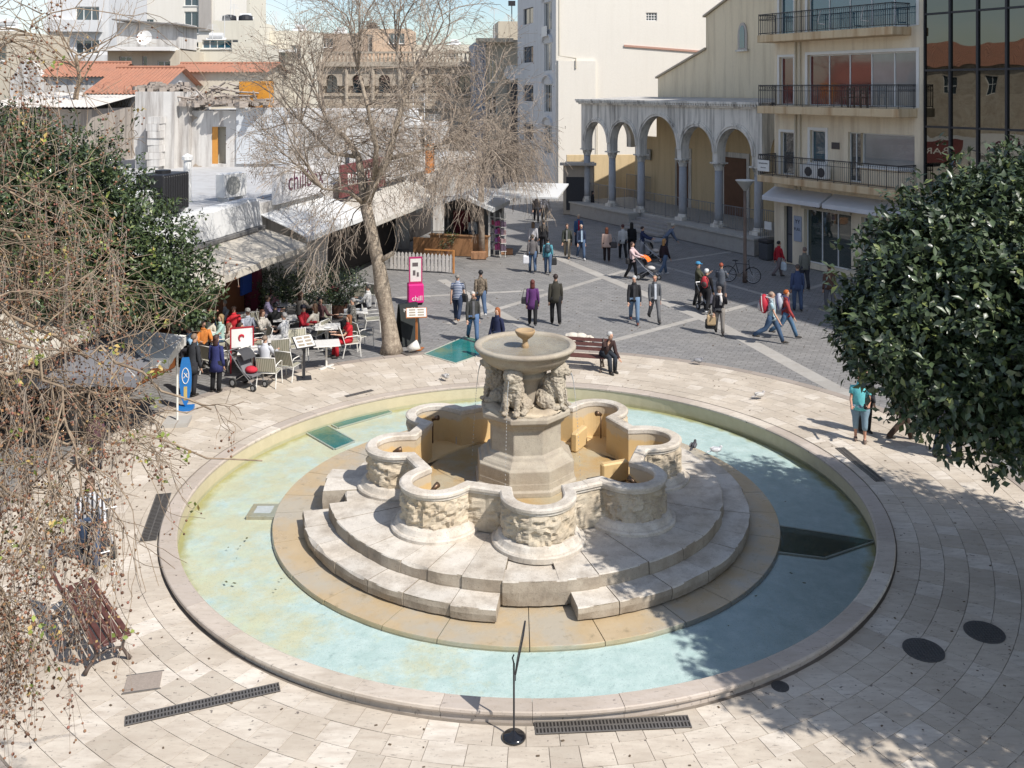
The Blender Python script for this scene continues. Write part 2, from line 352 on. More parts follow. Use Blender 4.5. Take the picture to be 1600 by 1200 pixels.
# water
def m_water():
    b = NB('water'); n = b.n; n.remove(b.p); tr = b.node('ShaderNodeBsdfTransparent'); tr.inputs[0].default_value = (.91, .98, .985, 1); gl = b.node('ShaderNodeBsdfGlossy'); gl.inputs['Roughness'].default_value = .035
    fr = b.node('ShaderNodeFresnel'); fr.inputs[0].default_value = 1.33; mx = b.node('ShaderNodeMixShader'); bp = b.node('ShaderNodeBump'); bp.inputs['Strength'].default_value = .55; bp.inputs['Distance'].default_value = .02
    d = b.node('ShaderNodeVectorMath', operation='DISTANCE'); b.l(b.geo.outputs['Position'], d.inputs[0]); d.inputs[1].default_value = (CX+1.5, CY+1.5, 0)
    wv = b.math('SINE', b.math('MULTIPLY', d.outputs['Value'], 42)); h = b.math('ADD', b.noise(7, 4, .6), b.math('MULTIPLY', wv, .025)); b.l(h, bp.inputs['Height'])
    b.l(bp.outputs[0], gl.inputs['Normal']); b.l(bp.outputs[0], fr.inputs['Normal']); b.l(fr.outputs[0], mx.inputs[0]); b.l(tr.outputs[0], mx.inputs[1]); b.l(gl.outputs[0], mx.inputs[2]); b.l(mx.outputs[0], b.out.inputs[0]); return b.mat
M_WATER = m_water(); M_WATER2 = m_water(); M_WATER2.name = 'thin_water'; M_WATER2.node_tree.nodes['Transparent BSDF'].inputs[0].default_value = (.97, .98, .97, 1); wt = MB()
wt.rings([[(CX+r*math.sin(2*math.pi*j/128), CY-r*math.cos(2*math.pi*j/128), WZ) for j in range(128)] for r in (6.93, 5.0, 3)], 0, False, False)
tag(wt.build('water', M_WATER), 'shallow clear water in the round pool', None, None, 'structure')
# ================================================================ fountain
FOUNT = empty('stone_fountain', (CX, CY, 0), 0, 'old carved stone fountain with lions, lobed basin and round steps in the pool', 'fountain')
def m_fstone(name, c=(.60, .56, .50), warm=(.52, .42, .30), wa=.55, rough=.85, dk=.35, pit=.5):
    return stone_mat(name, c, (.17, .15, .13), warm, wa, pit, dk, rough, .55)
M_F1 = m_fstone('pale_limestone', (.62, .57, .50), (.48, .39, .28), .55, .85, .7, .7); M_F2 = m_fstone('carved_limestone', (.56, .485, .375), (.44, .33, .20), .7, .88, .65, .65)
M_F3 = m_fstone('bowl_limestone', (.45, .40, .32), (.35, .28, .20), .7, .85, .6, .65)
def m_wet():
    b = NB('wet_stained_stone'); k = b.mix(b.noise(2.2, 7, .65), (.40, .29, .155), (.50, .40, .27)); k = b.mix(b.ramp(b.noise(.9, 7, .65), [(.44, 0), (.6, .9)]), k, (.40, .36, .29))
    k = b.mix(b.ramp(b.noise(5, 7, .7), [(.58, 0), (.72, .6)]), k, (.20, .16, .10)); b.col(k); b.rough(b.ramp(b.noise(1.5, 4), [(.4, .25), (.65, .6)])); b.spec(.5); b.bump(b.noise(9, 6), .35, .015); return b.mat
M_WET = m_wet()
def m_orange():
    b = NB('mineral_stained_stone'); z = b.xyz()[2]; k = b.mix(b.noise(2.5, 6, .65), (.56, .37, .15), (.64, .48, .27)); k = b.mix(b.ramp(b.math('ADD', z, b.math('MULTIPLY', b.noise(2, 5), .5)), [(.95, 0), (1.2, .75)]), k, (.50, .44, .35))
    k = b.mix(b.ramp(b.noise(6, 7, .7), [(.6, 0), (.75, .55)]), k, (.24, .17, .09)); b.col(k); b.rough(.55); b.spec(.4); b.bump(b.noise(12, 5), .3, .012); return b.mat
M_ORG = m_orange()
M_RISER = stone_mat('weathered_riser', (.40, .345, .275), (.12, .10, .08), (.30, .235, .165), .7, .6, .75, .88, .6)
SZ0, SZ1, SZ2 = -.334, -.085, .135
def blocks(name, r0, r1, z0, z1, a0, a1, n, mat, jit=.02, parent=FOUNT, worn=.028):
    cuts = [a0]+[a0+(a1-a0)*(i+random.uniform(-.22, .22))/n for i in range(1, n)]+[a1]
    for i in range(n):
        b0, b1 = cuts[i]+.0015, cuts[i+1]-.0015; dr, dz = random.uniform(-jit, jit), random.uniform(-.006, .006)*(0 if worn < .01 else 1); m = MB(); k = max(4, int((b1-b0)*r1/.09)); rs = []
        for j in range(k+1):
            a = b0+(b1-b0)*j/k; wob = mnoise.noise((math.sin(a)*r1*2.3, math.cos(a)*r1*2.3, z1*7+i))*worn; wo2 = mnoise.noise((math.sin(a)*r1*6, math.cos(a)*r1*6, 3+z1*7))*worn*.6
            chip = max(0, mnoise.noise((math.sin(a)*r1*1.1+9, math.cos(a)*r1*1.1, z1*3))-.32)*worn*6
            pr_ = [(r0, z0), (r1+dr+wo2-.02, z0), (r1+dr+wob, z0+(z1-z0)*.55), (r1+dr+wob-.012, z1-.018-chip+dz), (r1+dr+wo2-.022-chip, z1+dz+wo2*.1), (r1-.28, z1+dz+wo2*.2), (r0, z1+dz)]
            rs.append([(r*math.sin(a), -r*math.cos(a), z) for r, z in pr_])
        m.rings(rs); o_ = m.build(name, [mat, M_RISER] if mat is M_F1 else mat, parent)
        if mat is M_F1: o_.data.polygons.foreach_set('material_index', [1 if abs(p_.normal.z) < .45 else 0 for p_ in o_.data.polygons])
dg_ = R_(1)
blocks('disc_slab', 3.6, 5.19, -.45, SZ0, 0, 2*math.pi, 26, M_WET, .006, worn=.008)
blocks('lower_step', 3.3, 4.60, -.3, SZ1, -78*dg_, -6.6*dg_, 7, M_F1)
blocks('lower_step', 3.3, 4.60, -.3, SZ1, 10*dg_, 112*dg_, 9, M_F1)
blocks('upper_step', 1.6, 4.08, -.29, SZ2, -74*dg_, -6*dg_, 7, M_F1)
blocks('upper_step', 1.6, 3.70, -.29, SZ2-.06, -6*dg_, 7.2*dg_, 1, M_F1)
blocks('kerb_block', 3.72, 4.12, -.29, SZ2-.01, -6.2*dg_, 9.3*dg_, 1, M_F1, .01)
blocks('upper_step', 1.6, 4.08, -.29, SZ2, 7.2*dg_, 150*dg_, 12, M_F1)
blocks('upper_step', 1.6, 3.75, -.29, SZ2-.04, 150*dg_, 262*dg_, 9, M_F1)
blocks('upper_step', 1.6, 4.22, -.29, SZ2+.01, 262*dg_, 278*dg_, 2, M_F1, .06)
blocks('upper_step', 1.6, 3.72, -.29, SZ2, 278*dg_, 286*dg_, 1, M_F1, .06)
tag(MB().bx(-5.72, -5.12, -.62, -.02, -.5, -.345).build('drain_surround', M_WET, FOUNT, bevel=.01))
tag(MB().bx(-5.6, -5.25, -.48, -.15, -.36, -.338).build('drain_cover', plain((.42, .45, .44), .4, .3, 12), FOUNT))
# octofoil basin
TH0 = R_(4.5); CZ0, CZ1 = .865, .985
def fol(rc, rad, bis, n=22):
    """points of one lobe's wall line in its own frame (s outward, t sideways) from one bisector to the next"""
    c, s = math.cos(R_(22.5)), math.sin(R_(22.5)); sc = (bis-rad*s)/c; pts = [(bis*c, -bis*s)]
    for i in range(4): pts.append((bis*c+(sc-bis*c)*(i+1)/4, -(bis*s+(rad-bis*s)*(i+1)/4)))
    for i in range(1, 3): pts.append((sc+(rc-sc)*i/3, -rad))
    for i in range(n+1):
        a = -math.pi/2+math.pi*i/n; pts.append((rc+rad*math.cos(a), rad*math.sin(a)))
    return pts+[(s_, -t_) for s_, t_ in pts[:7][::-1]]
def to_lobe(pts, k, z):
    a = TH0+k*math.pi/4; sx, sy = math.sin(a), -math.cos(a); tx, ty = math.cos(a), math.sin(a)
    return [(s_*sx+t_*tx, s_*sy+t_*ty, z) for s_, t_ in pts]
RC = 2.64
def strip(mb, rows, m=0):
    mb.rings(rows, m, False, False, closed=False)
for k in range(8):
    # carved outer drum with relief
    base = fol(RC, .64, 2.49, 44); nrm = []
    for i in range(len(base)):
        p0, p1 = base[max(0, i-1)], base[min(len(base)-1, i+1)]; dx, dy = p1[0]-p0[0], p1[1]-p0[1]; l = math.hypot(dx, dy) or 1; nrm.append((dy/l, -dx/l))
    arc = [0]
    for i in range(1, len(base)): arc.append(arc[-1]+math.hypot(base[i][0]-base[i-1][0], base[i][1]-base[i-1][1]))
    rows = []; NZ = 30
    for j in range(NZ+1):
        z = .15+(CZ0-.15)*j/NZ; row = []; q = j/NZ; edge = min(1, q*9, (1-q)*9)
        for i in range(len(base)):
            sp = arc[i]; A = mnoise.noise((sp*5.5, z*5.2, k*3.7)); B = 1-2*abs(mnoise.noise((sp*9, z*9, k*5.1+9)))-.5; Cc = mnoise.noise((sp*24, z*24, k))
            h = max(0, min(.05, (A*.9+B*.35+.10)*.20))+B*.016+Cc*.012; e2 = min(1, i/3, (len(base)-1-i)/3)
            h = h*edge*e2 if edge < 1 else h*e2
            row.append((base[i][0]-nrm[i][0]*-h*1, base[i][1]+nrm[i][1]*h))
        rows.append(to_lobe(row, k, z))
    LOB = MB(); strip(LOB, rows); lobe = LOB.build('basin_lobe', M_F2, FOUNT)
    inn = fol(RC, .475, 2.31); ii = MB(); strip(ii, [to_lobe(inn, k, z)[::-1] for z in (.0, .3, .6, CZ0)]); ii.build('inner_face', M_ORG, lobe)
    lf_ = MB(); lf_.add(to_lobe(inn, k, .168), [tuple(range(len(inn)))]); lf_.build('lobe_floor', M_ORG, lobe)
    o1, o2, i1 = fol(RC, .70, 2.55), fol(RC, .67, 2.52), fol(RC, .46, 2.295); cp = MB()
    i2 = fol(RC, .475, 2.31)
    dz = random.uniform(-.006, .006)
    strip(cp, [to_lobe(i2, k, CZ0-.01), to_lobe(o2, k, CZ0-.01), to_lobe(o2, k, CZ0+.03), to_lobe(o1, k, CZ0+.05), to_lobe(o1, k, CZ1-.025), to_lobe([(a*.995, b) for a, b in o2], k, CZ1+dz), to_lobe([(a, b) for a, b in fol(RC, .485, 2.32)], k, CZ1+dz), to_lobe(i1, k, CZ1-.02), to_lobe(i1, k, CZ0+.02), to_lobe(i2, k, CZ0-.01)])
    cp.build('coping', M_F1, lobe)
    bm_ = MB(); a = TH0+k*math.pi/4; c = (RC*math.sin(a), -RC*math.cos(a))
    bm_.sweep([(.5, .1), (.86, .1), (.865, .19), (.84, .215), (.80, .22), (.775, .25), (.74, .31), (.68, .335), (.5, .335)], a-R_(112), a+R_(112), 30, c); bm_.build('base_moulding', M_F1, lobe)
# basin floor
bf = MB(); bf.lathe([(2.16, .02), (2.16, .17), (2.12, .20), (.5, .20)], 64, m=0, cap1=True); bf.build('basin_floor', stone_mat('basin_floor', (.60, .49, .33), (.30, .21, .12), (.62, .37, .13), .95, .4, .4, .35, .3), FOUNT)
ws = MB(); ws.lathe([(2.16, .225), (.6, .225)], 48, cap0=False, cap1=False); ws.build('basin_water', M_WATER2, FOUNT)
for px, pz, rz, sc in ((960, 742, .4, 1), (905, 690, 1.1, .8)):
    b_ = P(px, pz, .35); mm = MB(); mm.box((b_.x-CX, b_.y-CY, .42), (.62, .16, .42), rz); mm.build('loose_slab', M_ORG, FOUNT, bevel=.03)
pipe = MB(); pipe.tube([(.75+1.3*math.sin(a)*.9, -.2-.9*math.cos(a)+.2, .26) for a in [R_(x) for x in range(20, 130, 8)]], .018, 6); pipe.tube([(.80+1.3*math.sin(a)*.9, -.2-.9*math.cos(a)+.2, .26) for a in [R_(x) for x in range(20, 130, 8)]], .018, 6); pipe.build('water_pipe', plain((.05, .05, .05), .4), FOUNT)
M_BRZ = plain((.17, .11, .07), .45, .35, 14, .7)
for k, dxy in ((-1, .55), (-2, .5), (-3, .5), (3, .5), (1, .4)):
    a = TH0+k*math.pi/4; s_ = RC+.12; nz = MB(); p = Vector((s_*math.sin(a), -s_*math.cos(a), .80)); nz.tube([p, p+Vector((-.10*math.sin(a), .10*math.cos(a), .05)), p+Vector((-.17*math.sin(a), .17*math.cos(a), .07))], [.035, .05, .06], 10); nz.tube([p+Vector((0, 0, -.55)), p], .016, 6); nz.build('spot_lamp', M_BRZ, FOUNT, True)
# pedestal
PED = MB(); n8 = dict(n=8, a0=TH0-math.pi/2+math.pi/8)
sec = 1/math.cos(math.pi/8)
PED.lathe([(x*sec, z) for x, z in ((1.03, .15), (1.03, .30), (.99, .32), (.985, .44), (.98, .46), (.98, .68), (.97, .71), (.93, .71), (.90, .76), (.86, .80), (.80, .83), (.77, .90), (.72, .92), (.72, 1.40), (.735, 1.45), (.78, 1.49), (.80, 1.54), (.87, 1.59), (.905, 1.62), (.905, 1.70), (.88, 1.74), (.6, 1.75), (.4, 1.78))], **n8)
ped = PED.build('pedestal', M_F3, FOUNT, bevel=.012)
rock = MB(); rs = []
for i in range(9):
    r = .86*(1-i/8)+.02; rs.append([(r*math.cos(t)*(1+.05*mnoise.noise((math.cos(t)*3, math.sin(t)*3, i))), r*math.sin(t)*(1+.05*mnoise.noise((math.cos(t)*3, math.sin(t)*3, i))), 1.735+.05*min(1, i)+.05*mnoise.noise((r*math.cos(t)*7, r*math.sin(t)*7, 5))+.02*mnoise.noise((r*math.cos(t)*19, r*math.sin(t)*19, 5))) for t in [2*math.pi*j/48 for j in range(48)]])
rock.rings(rs); rock.build('rock_bed', M_F2, ped, True)
# bowl
BW = MB(); N = 72
BW.lathe([(.28, 1.78), (.30, 2.2), (.34, 2.32), (.42, 2.36), (.46, 2.42), (.42, 2.47), (.48, 2.52), (.70, 2.60), (.86, 2.70), (.95, 2.80), (.985, 2.90), (1.05, 2.93), (1.075, 2.965), (1.07, 3.005), (1.045, 3.025), (.955, 3.025), (.93, 3.01), (.90, 2.955), (.5, 2.94), (.05, 2.94)], N, cap0=False)
bowl = BW.build('upper_bowl', M_F3, FOUNT, True)
wbw = MB(); wbw.lathe([(.915, 2.985), (.02, 2.985)], 48, cap0=False); wbw.build('bowl_water', M_WATER2, bowl)
fc = MB(); fc.lathe([(.085, 2.94), (.075, 3.0), (.055, 3.03), (.055, 3.10), (.09, 3.13), (.16, 3.18), (.205, 3.25), (.215, 3.29), (.205, 3.305), (.185, 3.30), (.15, 3.265), (.02, 3.26)], 28, cap0=False); fc.build('finial_cup', m_fstone('ochre_cup', (.42, .30, .17), (.36, .22, .10), .7), FOUNT, True)
# lions: seated, facing outwards; soft solids fused by a voxel remesh and carved by noise
def lion(ang, seed):
    m = MB()
    def bl(c, r, tilt=0):
        b0 = len(m.v); m.ball((0, 0, 0), r, 14, 9); ca, sa = math.cos(tilt), math.sin(tilt)
        for i in range(b0, len(m.v)):
            x, y, z = m.v[i]; y, z = y*ca-z*sa, y*sa+z*ca; m.v[i] = (x+c[0], y+c[1], z+c[2])
    # local: facing -y, base z 0
    bl((0, .14, .20), (.17, .23, .17)); bl((0, .02, .38), (.155, .16, .27), R_(-20)); bl((0, -.07, .54), (.17, .15, .20)); bl((0, -.06, .36), (.15, .13, .20))
    for s in (-1, 1):
        bl((s*.17, .10, .13), (.085, .19, .13)); bl((s*.19, -.06, .05), (.06, .13, .05)); m.tube([(s*.10, -.10, .48), (s*.10, -.17, .25), (s*.10, -.19, .06)], [.07, .055, .05], 8); bl((s*.10, -.235, .04), (.055, .075, .04))
    bl((0, -.10, .72), (.175, .15, .18)); bl((0, -.17, .74), (.105, .12, .125)); bl((0, -.275, .70), (.07, .065, .06)); bl((0, -.265, .655), (.05, .05, .035)); bl((0, -.30, .735), (.03, .05, .025))
    for s in (-1, 1): bl((s*.055, -.245, .775), (.035, .03, .025)); bl((s*.125, -.06, .86), (.04, .03, .05))
    m.tube([(0, .30, .1), (.12, .36, .06), (.24, .25, .06)], [.035, .03, .035], 6)
    o = m.build('lion', M_F3, FOUNT, True); rm = o.modifiers.new('fuse', 'REMESH'); rm.mode = 'VOXEL'; rm.voxel_size = .016
    tx = bpy.data.textures.new('mane', 'CLOUDS'); tx.noise_scale = .05; tx.noise_depth = 3
    dp = o.modifiers.new('carving', 'DISPLACE'); dp.texture = tx; dp.strength = .05; dp.mid_level = .5; dp.texture_coords = 'LOCAL'
    r = .635; o.location = (r*math.sin(ang), -r*math.cos(ang), 1.77); o.rotation_euler = (0, 0, ang); o.scale = (1.22, 1.12, 1.08)
    tag(o, None); return o
for i, d in enumerate((-20, 70, 160, 250)): lion(R_(d), i)
# falling water: threads from the lions' mouths
M_JET = NB('falling_water'); M_JET.col((.85, .88, .9)); M_JET.rough(.05); M_JET.p.inputs['Transmission Weight'].default_value = .6; M_JET = M_JET.mat
jt = MB()
for d in (-20, 70, 250):
    a = R_(d); o = Vector((math.sin(a), -math.cos(a), 0))
    p0 = o*1.0+Vector((0, 0, 2.49)); random.seed(int(d)+3)
    for i in range(46):
        t = i/45*.68; q = p0+o*(.32*t)+Vector((0, 0, -4.9*t*t)); 
        if q.z < .25: break
        jt.ball(q, (.008, .008, .02 if i > 20 else .035), 5, 4)
tag(jt.build('water_drops', M_JET, FOUNT, True), None, None, None, 'stuff')
# ================================================================ buildings
class FR:
    """a wall frame: x along the wall (left to right seen from outside), y inwards, z up"""
    def __init__(s, root, o, e):
        s.root = root; s.o = Vector((o[0], o[1], 0)); s.e = Vector((e[0], e[1], 0)).normalized(); s.rz = math.atan2(s.e.y, s.e.x)
    def put(s, mb, name, mats, parent=None, **kw):
        o = mb.build(name, mats, parent or s.root, **kw)
        if parent is None: o.location = s.o-Vector(s.root.location); o.rotation_euler = (0, 0, s.rz)
        return o
    def t(s, u, y=0.0):                 # distance along the wall of photo column u (wall plane moved in by y)
        n = Vector((-s.e.y, s.e.x, 0)); o = s.o+n*y; k = (u-800)/F; return (k*o.y-o.x)/(s.e.x-k*s.e.y)
    def z(s, t, v, y=0.0):
        n = Vector((-s.e.y, s.e.x, 0)); d = (s.o+n*y+s.e*t).y; return H-(v-VH)*d/F
    def w(s, x, y, z=0): n = Vector((-s.e.y, s.e.x, 0)); return s.o+s.e*x+n*y+Vector((0, 0, z))
def bld(name, o, label, cat='building', group=None): return empty(name, (o[0], o[1], 0), 0, label, cat, group)
def holed(mb, x0, x1, z0, z1, holes, y=0.0, dep=.22, m=0):
    xs = sorted({x0, x1, *[h[0] for h in holes], *[h[1] for h in holes]}); zs = sorted({z0, z1, *[h[2] for h in holes], *[h[3] for h in holes]})
    xs = [x for x in xs if x0-1e-6 <= x <= x1+1e-6]; zs = [z for z in zs if z0-1e-6 <= z <= z1+1e-6]
    for a, b in zip(xs, xs[1:]):
        for c, d in zip(zs, zs[1:]):
            mx_, mz = (a+b)/2, (c+d)/2
            if any(h[0] < mx_ < h[1] and h[2] < mz < h[3] for h in holes): continue
            mb.quad((a, y, c), (b, y, c), (b, y, d), (a, y, d), m)
    for h in holes:
        a, b, c, d = h[:4]
        mb.quad((a, y, c), (a, y, d), (a, y+dep, d), (a, y+dep, c), m); mb.quad((b, y, d), (b, y, c), (b, y+dep, c), (b, y+dep, d), m)
        mb.quad((a, y, d), (b, y, d), (b, y+dep, d), (a, y+dep, d), m); mb.quad((a, y, c), (a, y+dep, c), (b, y+dep, c), (b, y, c), m)
def shell(mb, W, D, z1, z0=0.0, y=0.0, m=0, par=.5, roof_m=None):   # sides, back and a roof with parapet
    mb.quad((W, y, z0), (W, D, z0), (W, D, z1), (W, y, z1), m); mb.quad((0, D, z0), (0, y, z0), (0, y, z1), (0, D, z1), m); mb.quad((W, D, z0), (0, D, z0), (0, D, z1), (W, D, z1), m)
    rm = m if roof_m is None else roof_m
    mb.quad((.2, y+.2, z1-par), (W-.2, y+.2, z1-par), (W-.2, D-.2, z1-par), (.2, D-.2, z1-par), rm)
    a = [(0, y), (W, y), (W, D), (0, D)]; b = [(.2, y+.2), (W-.2, y+.2), (W-.2, D-.2), (.2, D-.2)]
    for i in range(4):
        j = (i+1) % 4; mb.quad((*a[i], z1), (*a[j], z1), (*b[j], z1), (*b[i], z1), m); mb.quad((*b[i], z1), (*b[j], z1), (*b[j], z1-par), (*b[i], z1-par), m)
M_ALU = plain((.66, .66, .65), .45, .06, 4); M_WHT = plain((.72, .71, .68), .55, .08, 3); M_DKF = plain((.05, .05, .055), .4, .2, 5); M_GLS = glass_mat('window_glass'); M_GLB = glass_mat('blue_window_glass', (.02, .075, .11)); M_CURT = glass_mat('curtained_glass', (.22, .23, .23), .12, .5)
M_IRON = plain((.022, .022, .026), .5, .2, 6, 0, .5)
M_REDG = glass_mat('red_curtain_glass', (.12, .025, .025), .06, .6)
def window(fr, x0, x1, z0, z1, nx=2, nz=1, y=.12, fm=None, gm=None, bar=.055, sill=None, name='window', parent=None, gms=None):
    f = MB(); d = .05
    for a in [x0+(x1-x0)*i/nx for i in range(nx+1)]:
        a = min(max(a, x0+bar/2), x1-bar/2); f.bx(a-bar/2, a+bar/2, y-d/2, y+d/2, z0, z1)
    for c in [z0+(z1-z0)*i/nz for i in range(nz+1)]:
        c = min(max(c, z0+bar/2), z1-bar/2); f.bx(x0+bar, x1-bar, y-d/2+.003, y+d/2-.003, c-bar/2, c+bar/2)
    if sill: f.bx(x0-.1, x1+.1, -.1, y+.05, z0-.08, z0-.002)
    o = fr.put(f, name, fm or M_ALU, parent)
    for i in range(nx):
        a, b = x0+(x1-x0)*i/nx, x0+(x1-x0)*(i+1)/nx; p = MB(); p.bx(a+.01, b-.01, y+.004, y+.016, z0+.01, z1-.01); fr.put(p, 'pane', (gms[i % len(gms)] if gms else gm) or M_GLS, o)
    return o
def text(s, size, mat, parent=None, loc=(0, 0, 0), rot=(0, 0, 0), name='lettering', ext=.004, align='CENTER'):
    c = bpy.data.curves.new(name, 'FONT'); c.body = s; c.size = size; c.extrude = ext; c.align_x = align; c.align_y = 'CENTER'; c.resolution_u = 2
    t0 = bpy.data.objects.new(name, c); COL.objects.link(t0); dg = bpy.context.evaluated_depsgraph_get(); me = bpy.data.meshes.new_from_object(t0.evaluated_get(dg)); me.name = name; bpy.data.objects.remove(t0); me.materials.clear(); me.materials.append(mat)
    o = bpy.data.objects.new(name, me); COL.objects.link(o); o.parent = parent; o.location = loc; o.rotation_euler = rot; return o
# ---------------------------------------------------------------- apartment house with balconies (right)
o = P(1210, 407); A = bld('apartment_house', o, 'cream apartment house with iron balconies above an optician shop', 'building'); fa = FR(A, o, (.48, -.877))
M_CREAM = wall_mat('cream_plaster', (.78, .68, .52), (.40, .30, .2), .45); M_SLAB = wall_mat('stained_slab', (.64, .50, .32), (.33, .17, .07), .75, 1.2); M_ROOFG = plain((.3, .29, .28), .9)
WA = fa.t(1445); T = fa.t; HA = 20.5
holes = [(T(1262), T(1432), 7.6, 9.95), (T(1218), T(1240), 7.6, 9.9), (T(1220), T(1241), 4.25, 6.3), (T(1266), T(1290), 4.95, 6.45), (T(1325), T(1345), 4.25, 6.45), (T(1345), T(1429), 5.0, 6.45), (T(1262), T(1432), 11.0, 13.4), (T(1218), T(1240), 11.0, 13.3), (T(1225), T(1238), 0.02, 2.75), (T(1256), T(1330), .25, 2.75), (T(1345), WA-.4, .25, 2.75), (T(1262), T(1432), 14.4, 16.6)]
wb = MB(); holed(wb, 0, WA, 0, HA, holes, 0, .28); shell(wb, WA, 13, HA, 0, 0, 0, .6, 1); fa.put(wb, 'wall', [M_CREAM, M_ROOFG])
window(fa, *holes[0], 5, 1, .16, gms=[M_REDG, M_REDG, M_REDG, M_CURT, M_CURT]); window(fa, *holes[1], 1, 1, .16, gm=M_REDG); window(fa, *holes[2], 1, 1, .16, gm=M_GLS); window(fa, *holes[3], 1, 1, .16, gm=M_GLB, sill=1)
window(fa, *holes[4], 2, 1, .16); window(fa, *holes[5], 1, 1, .16, gm=M_CURT, sill=1); window(fa, *holes[6], 5, 1, .16, gm=M_GLB); window(fa, *holes[7], 1, 1, .16, gm=M_GLB); window(fa, *holes[11], 5, 1, .16, gm=M_GLB)
window(fa, *holes[8], 1, 2, .2, M_DKF, glass_mat('grey_door', (.11, .12, .14), .3, .4), name='door')
sh = window(fa, *holes[9], 3, 1, .24, M_ALU, glass_mat('shop_glass', (.035, .05, .045)), name='shop_window'); window(fa, *holes[10], 3, 1, .24, M_ALU, name='shop_window')
for (h, bw) in ((holes[0], .14), (holes[1], .12), (holes[2], .12), (holes[3], .14), (holes[6], .14), (holes[7], .12)):
    m = MB(); a, b, c, d = h; m.bx(a-bw, a-.002, -.035, .03, c, d+bw); m.bx(b+.002, b+bw, -.035, .03, c, d+bw); m.bx(a, b, -.035, .03, d+.002, d+bw); fa.put(m, 'window_surround', M_WHT)
def railing(fr, x0, x1, yo, z0, z1, name='railing', mat=None, step=.115, ends=True, curl=True, r=.011):
    m = MB()
    def run(p, q):
        L_ = (q-p).length; n = max(2, int(L_/step))
        m.tube([p+Vector((0, 0, z1-z0)), q+Vector((0, 0, z1-z0))], .022, 5); m.tube([p+Vector((0, 0, .08)), q+Vector((0, 0, .08))], .016, 5)
        if curl: m.tube([p+Vector((0, 0, (z1-z0)*.74)), q+Vector((0, 0, (z1-z0)*.74))], .011, 4)
        for i in range(n+1):
            s = p.lerp(q, i/n); m.tube([s+Vector((0, 0, .08)), s+Vector((0, 0, z1-z0))], r, 4)
            if curl and i < n:
                c = p.lerp(q, (i+.5)/n)+Vector((0, 0, (z1-z0)*.87)); d = (q-p).normalized()*(L_/n*.48); hz = Vector((0, 0, (z1-z0)*.115))
                m.tube([c-d, c+hz, c+d, c-hz, c-d], .008, 3)
            if i % 8 == 0: m.tube([s+Vector((0, 0, -.10)), s+Vector((0, 0, z1-z0+.03))], .02, 5)
    a, b, c, d = Vector((x0, yo, z0)), Vector((x1, yo, z0)), Vector((x0, -.02, z0)), Vector((x1, -.02, z0)); run(a, b)
    if ends: run(c, a); run(b, d)
    return fr.put(m, name, mat or M_IRON)
BX0, BX1 = T(1214)-.15, WA-.35
for z0, z1, yo, x1 in ((3.92, 4.24, -1.15, BX1), (7.2, 7.56, -1.15, BX1), (10.6, 10.95, -1.15, BX1-.3), (14.0, 14.35, -1.15, BX1-.3)):
    m = MB(); m.bx(BX0, x1, yo, .05, z0, z1); fa.put(m, 'balcony_slab', M_SLAB, bevel=.02); railing(fa, BX0+.06, x1-.06, yo+.06, z1, z1+.98)
for x in (T(1244), T(1251)):
    m = MB(); m.tube([(x, -.06, 2.9), (x, -.06, 19)], .05, 8); fa.put(m, 'downpipe', plain((.55, .49, .38), .5))
# awnings of the shop
for a, b in ((T(1212)-.1, T(1300)), (T(1304), WA-.2)):
    m = MB(); m.extr([(0, 3.62), (-.78, 3.22), (-.80, 3.2), (-.80, 3.02), (-.77, 3.05), (-.02, 3.5)], a, b)
    m.v = [(y, x, z) for x, y, z in m.v]; m.f = [f[::-1] for f in m.f]; fa.put(m, 'awning', plain((.62, .62, .64), .7, .1, 2))
m = MB(); m.bx(T(1254), T(1331), -.12, -.02, 2.76, 3.12); sg = fa.put(m, 'shop_sign', plain((.50, .45, .36), .6)); text('οπτικά  NEGRIN', .2, plain((.07, .05, .04), .6), sg, ((T(1254)+T(1331))/2, -.125, 2.92), (R_(90), 0, 0))
m = MB(); m.bx(T(1240)+.04, T(1253), -.035, -.01, 1.15, 2.35); po = fa.put(m, 'poster', plain((.33, .37, .45), .5)); text('FULL', .2, M_IRON, po, ((T(1240)+T(1253))/2+.02, -.04, 1.72), (R_(90), 0, 0)); text('YY', .26, M_IRON, po, ((T(1240)+T(1253))/2+.02, -.04, 2.08), (R_(90), 0, 0))
m = MB(); m.bx(T(1206)+.3, T(1224)+.3, -1.22, -1.20, 4.45, 4.98); sp = fa.put(m, 'notice_sign', M_WHT); text('ODONTIATRIO', .085, M_IRON, sp, ((T(1206)+T(1224))/2+.3, -1.225, 4.82), (R_(90), 0, 0)); text('2810 222 100', .06, M_IRON, sp, ((T(1206)+T(1224))/2+.3, -1.225, 4.62), (R_(90), 0, 0))
m = MB(); m.bx(T(1300), T(1312), -.04, -.005, 5.65, 5.95); pl_ = fa.put(m, 'wall_plaque', plain((.06, .05, .05), .4))
for i, uu in enumerate((1270, 1290)):
    m = MB(); x = T(uu); m.bx(x-.42, x+.42, -.42, -.12, 4.27, 4.85); ac = fa.put(m, 'air_conditioner', M_WHT, bevel=.02); m = MB(); m.tube([(x+.12, -.43, 4.56), (x+.12, -.422, 4.56)], .22, 16); fa.put(m, 'fan_grille', M_DKF, ac)
for s_ in (T(1304), T(1372)):
    m = MB(); m.tube([(s_, -.9, 11.9), (s_-.05, -1.0, 11.3), (s_+.35, -1.0, 11.25)], .03, 6); fa.put(m, 'pipe_bend', M_WHT)
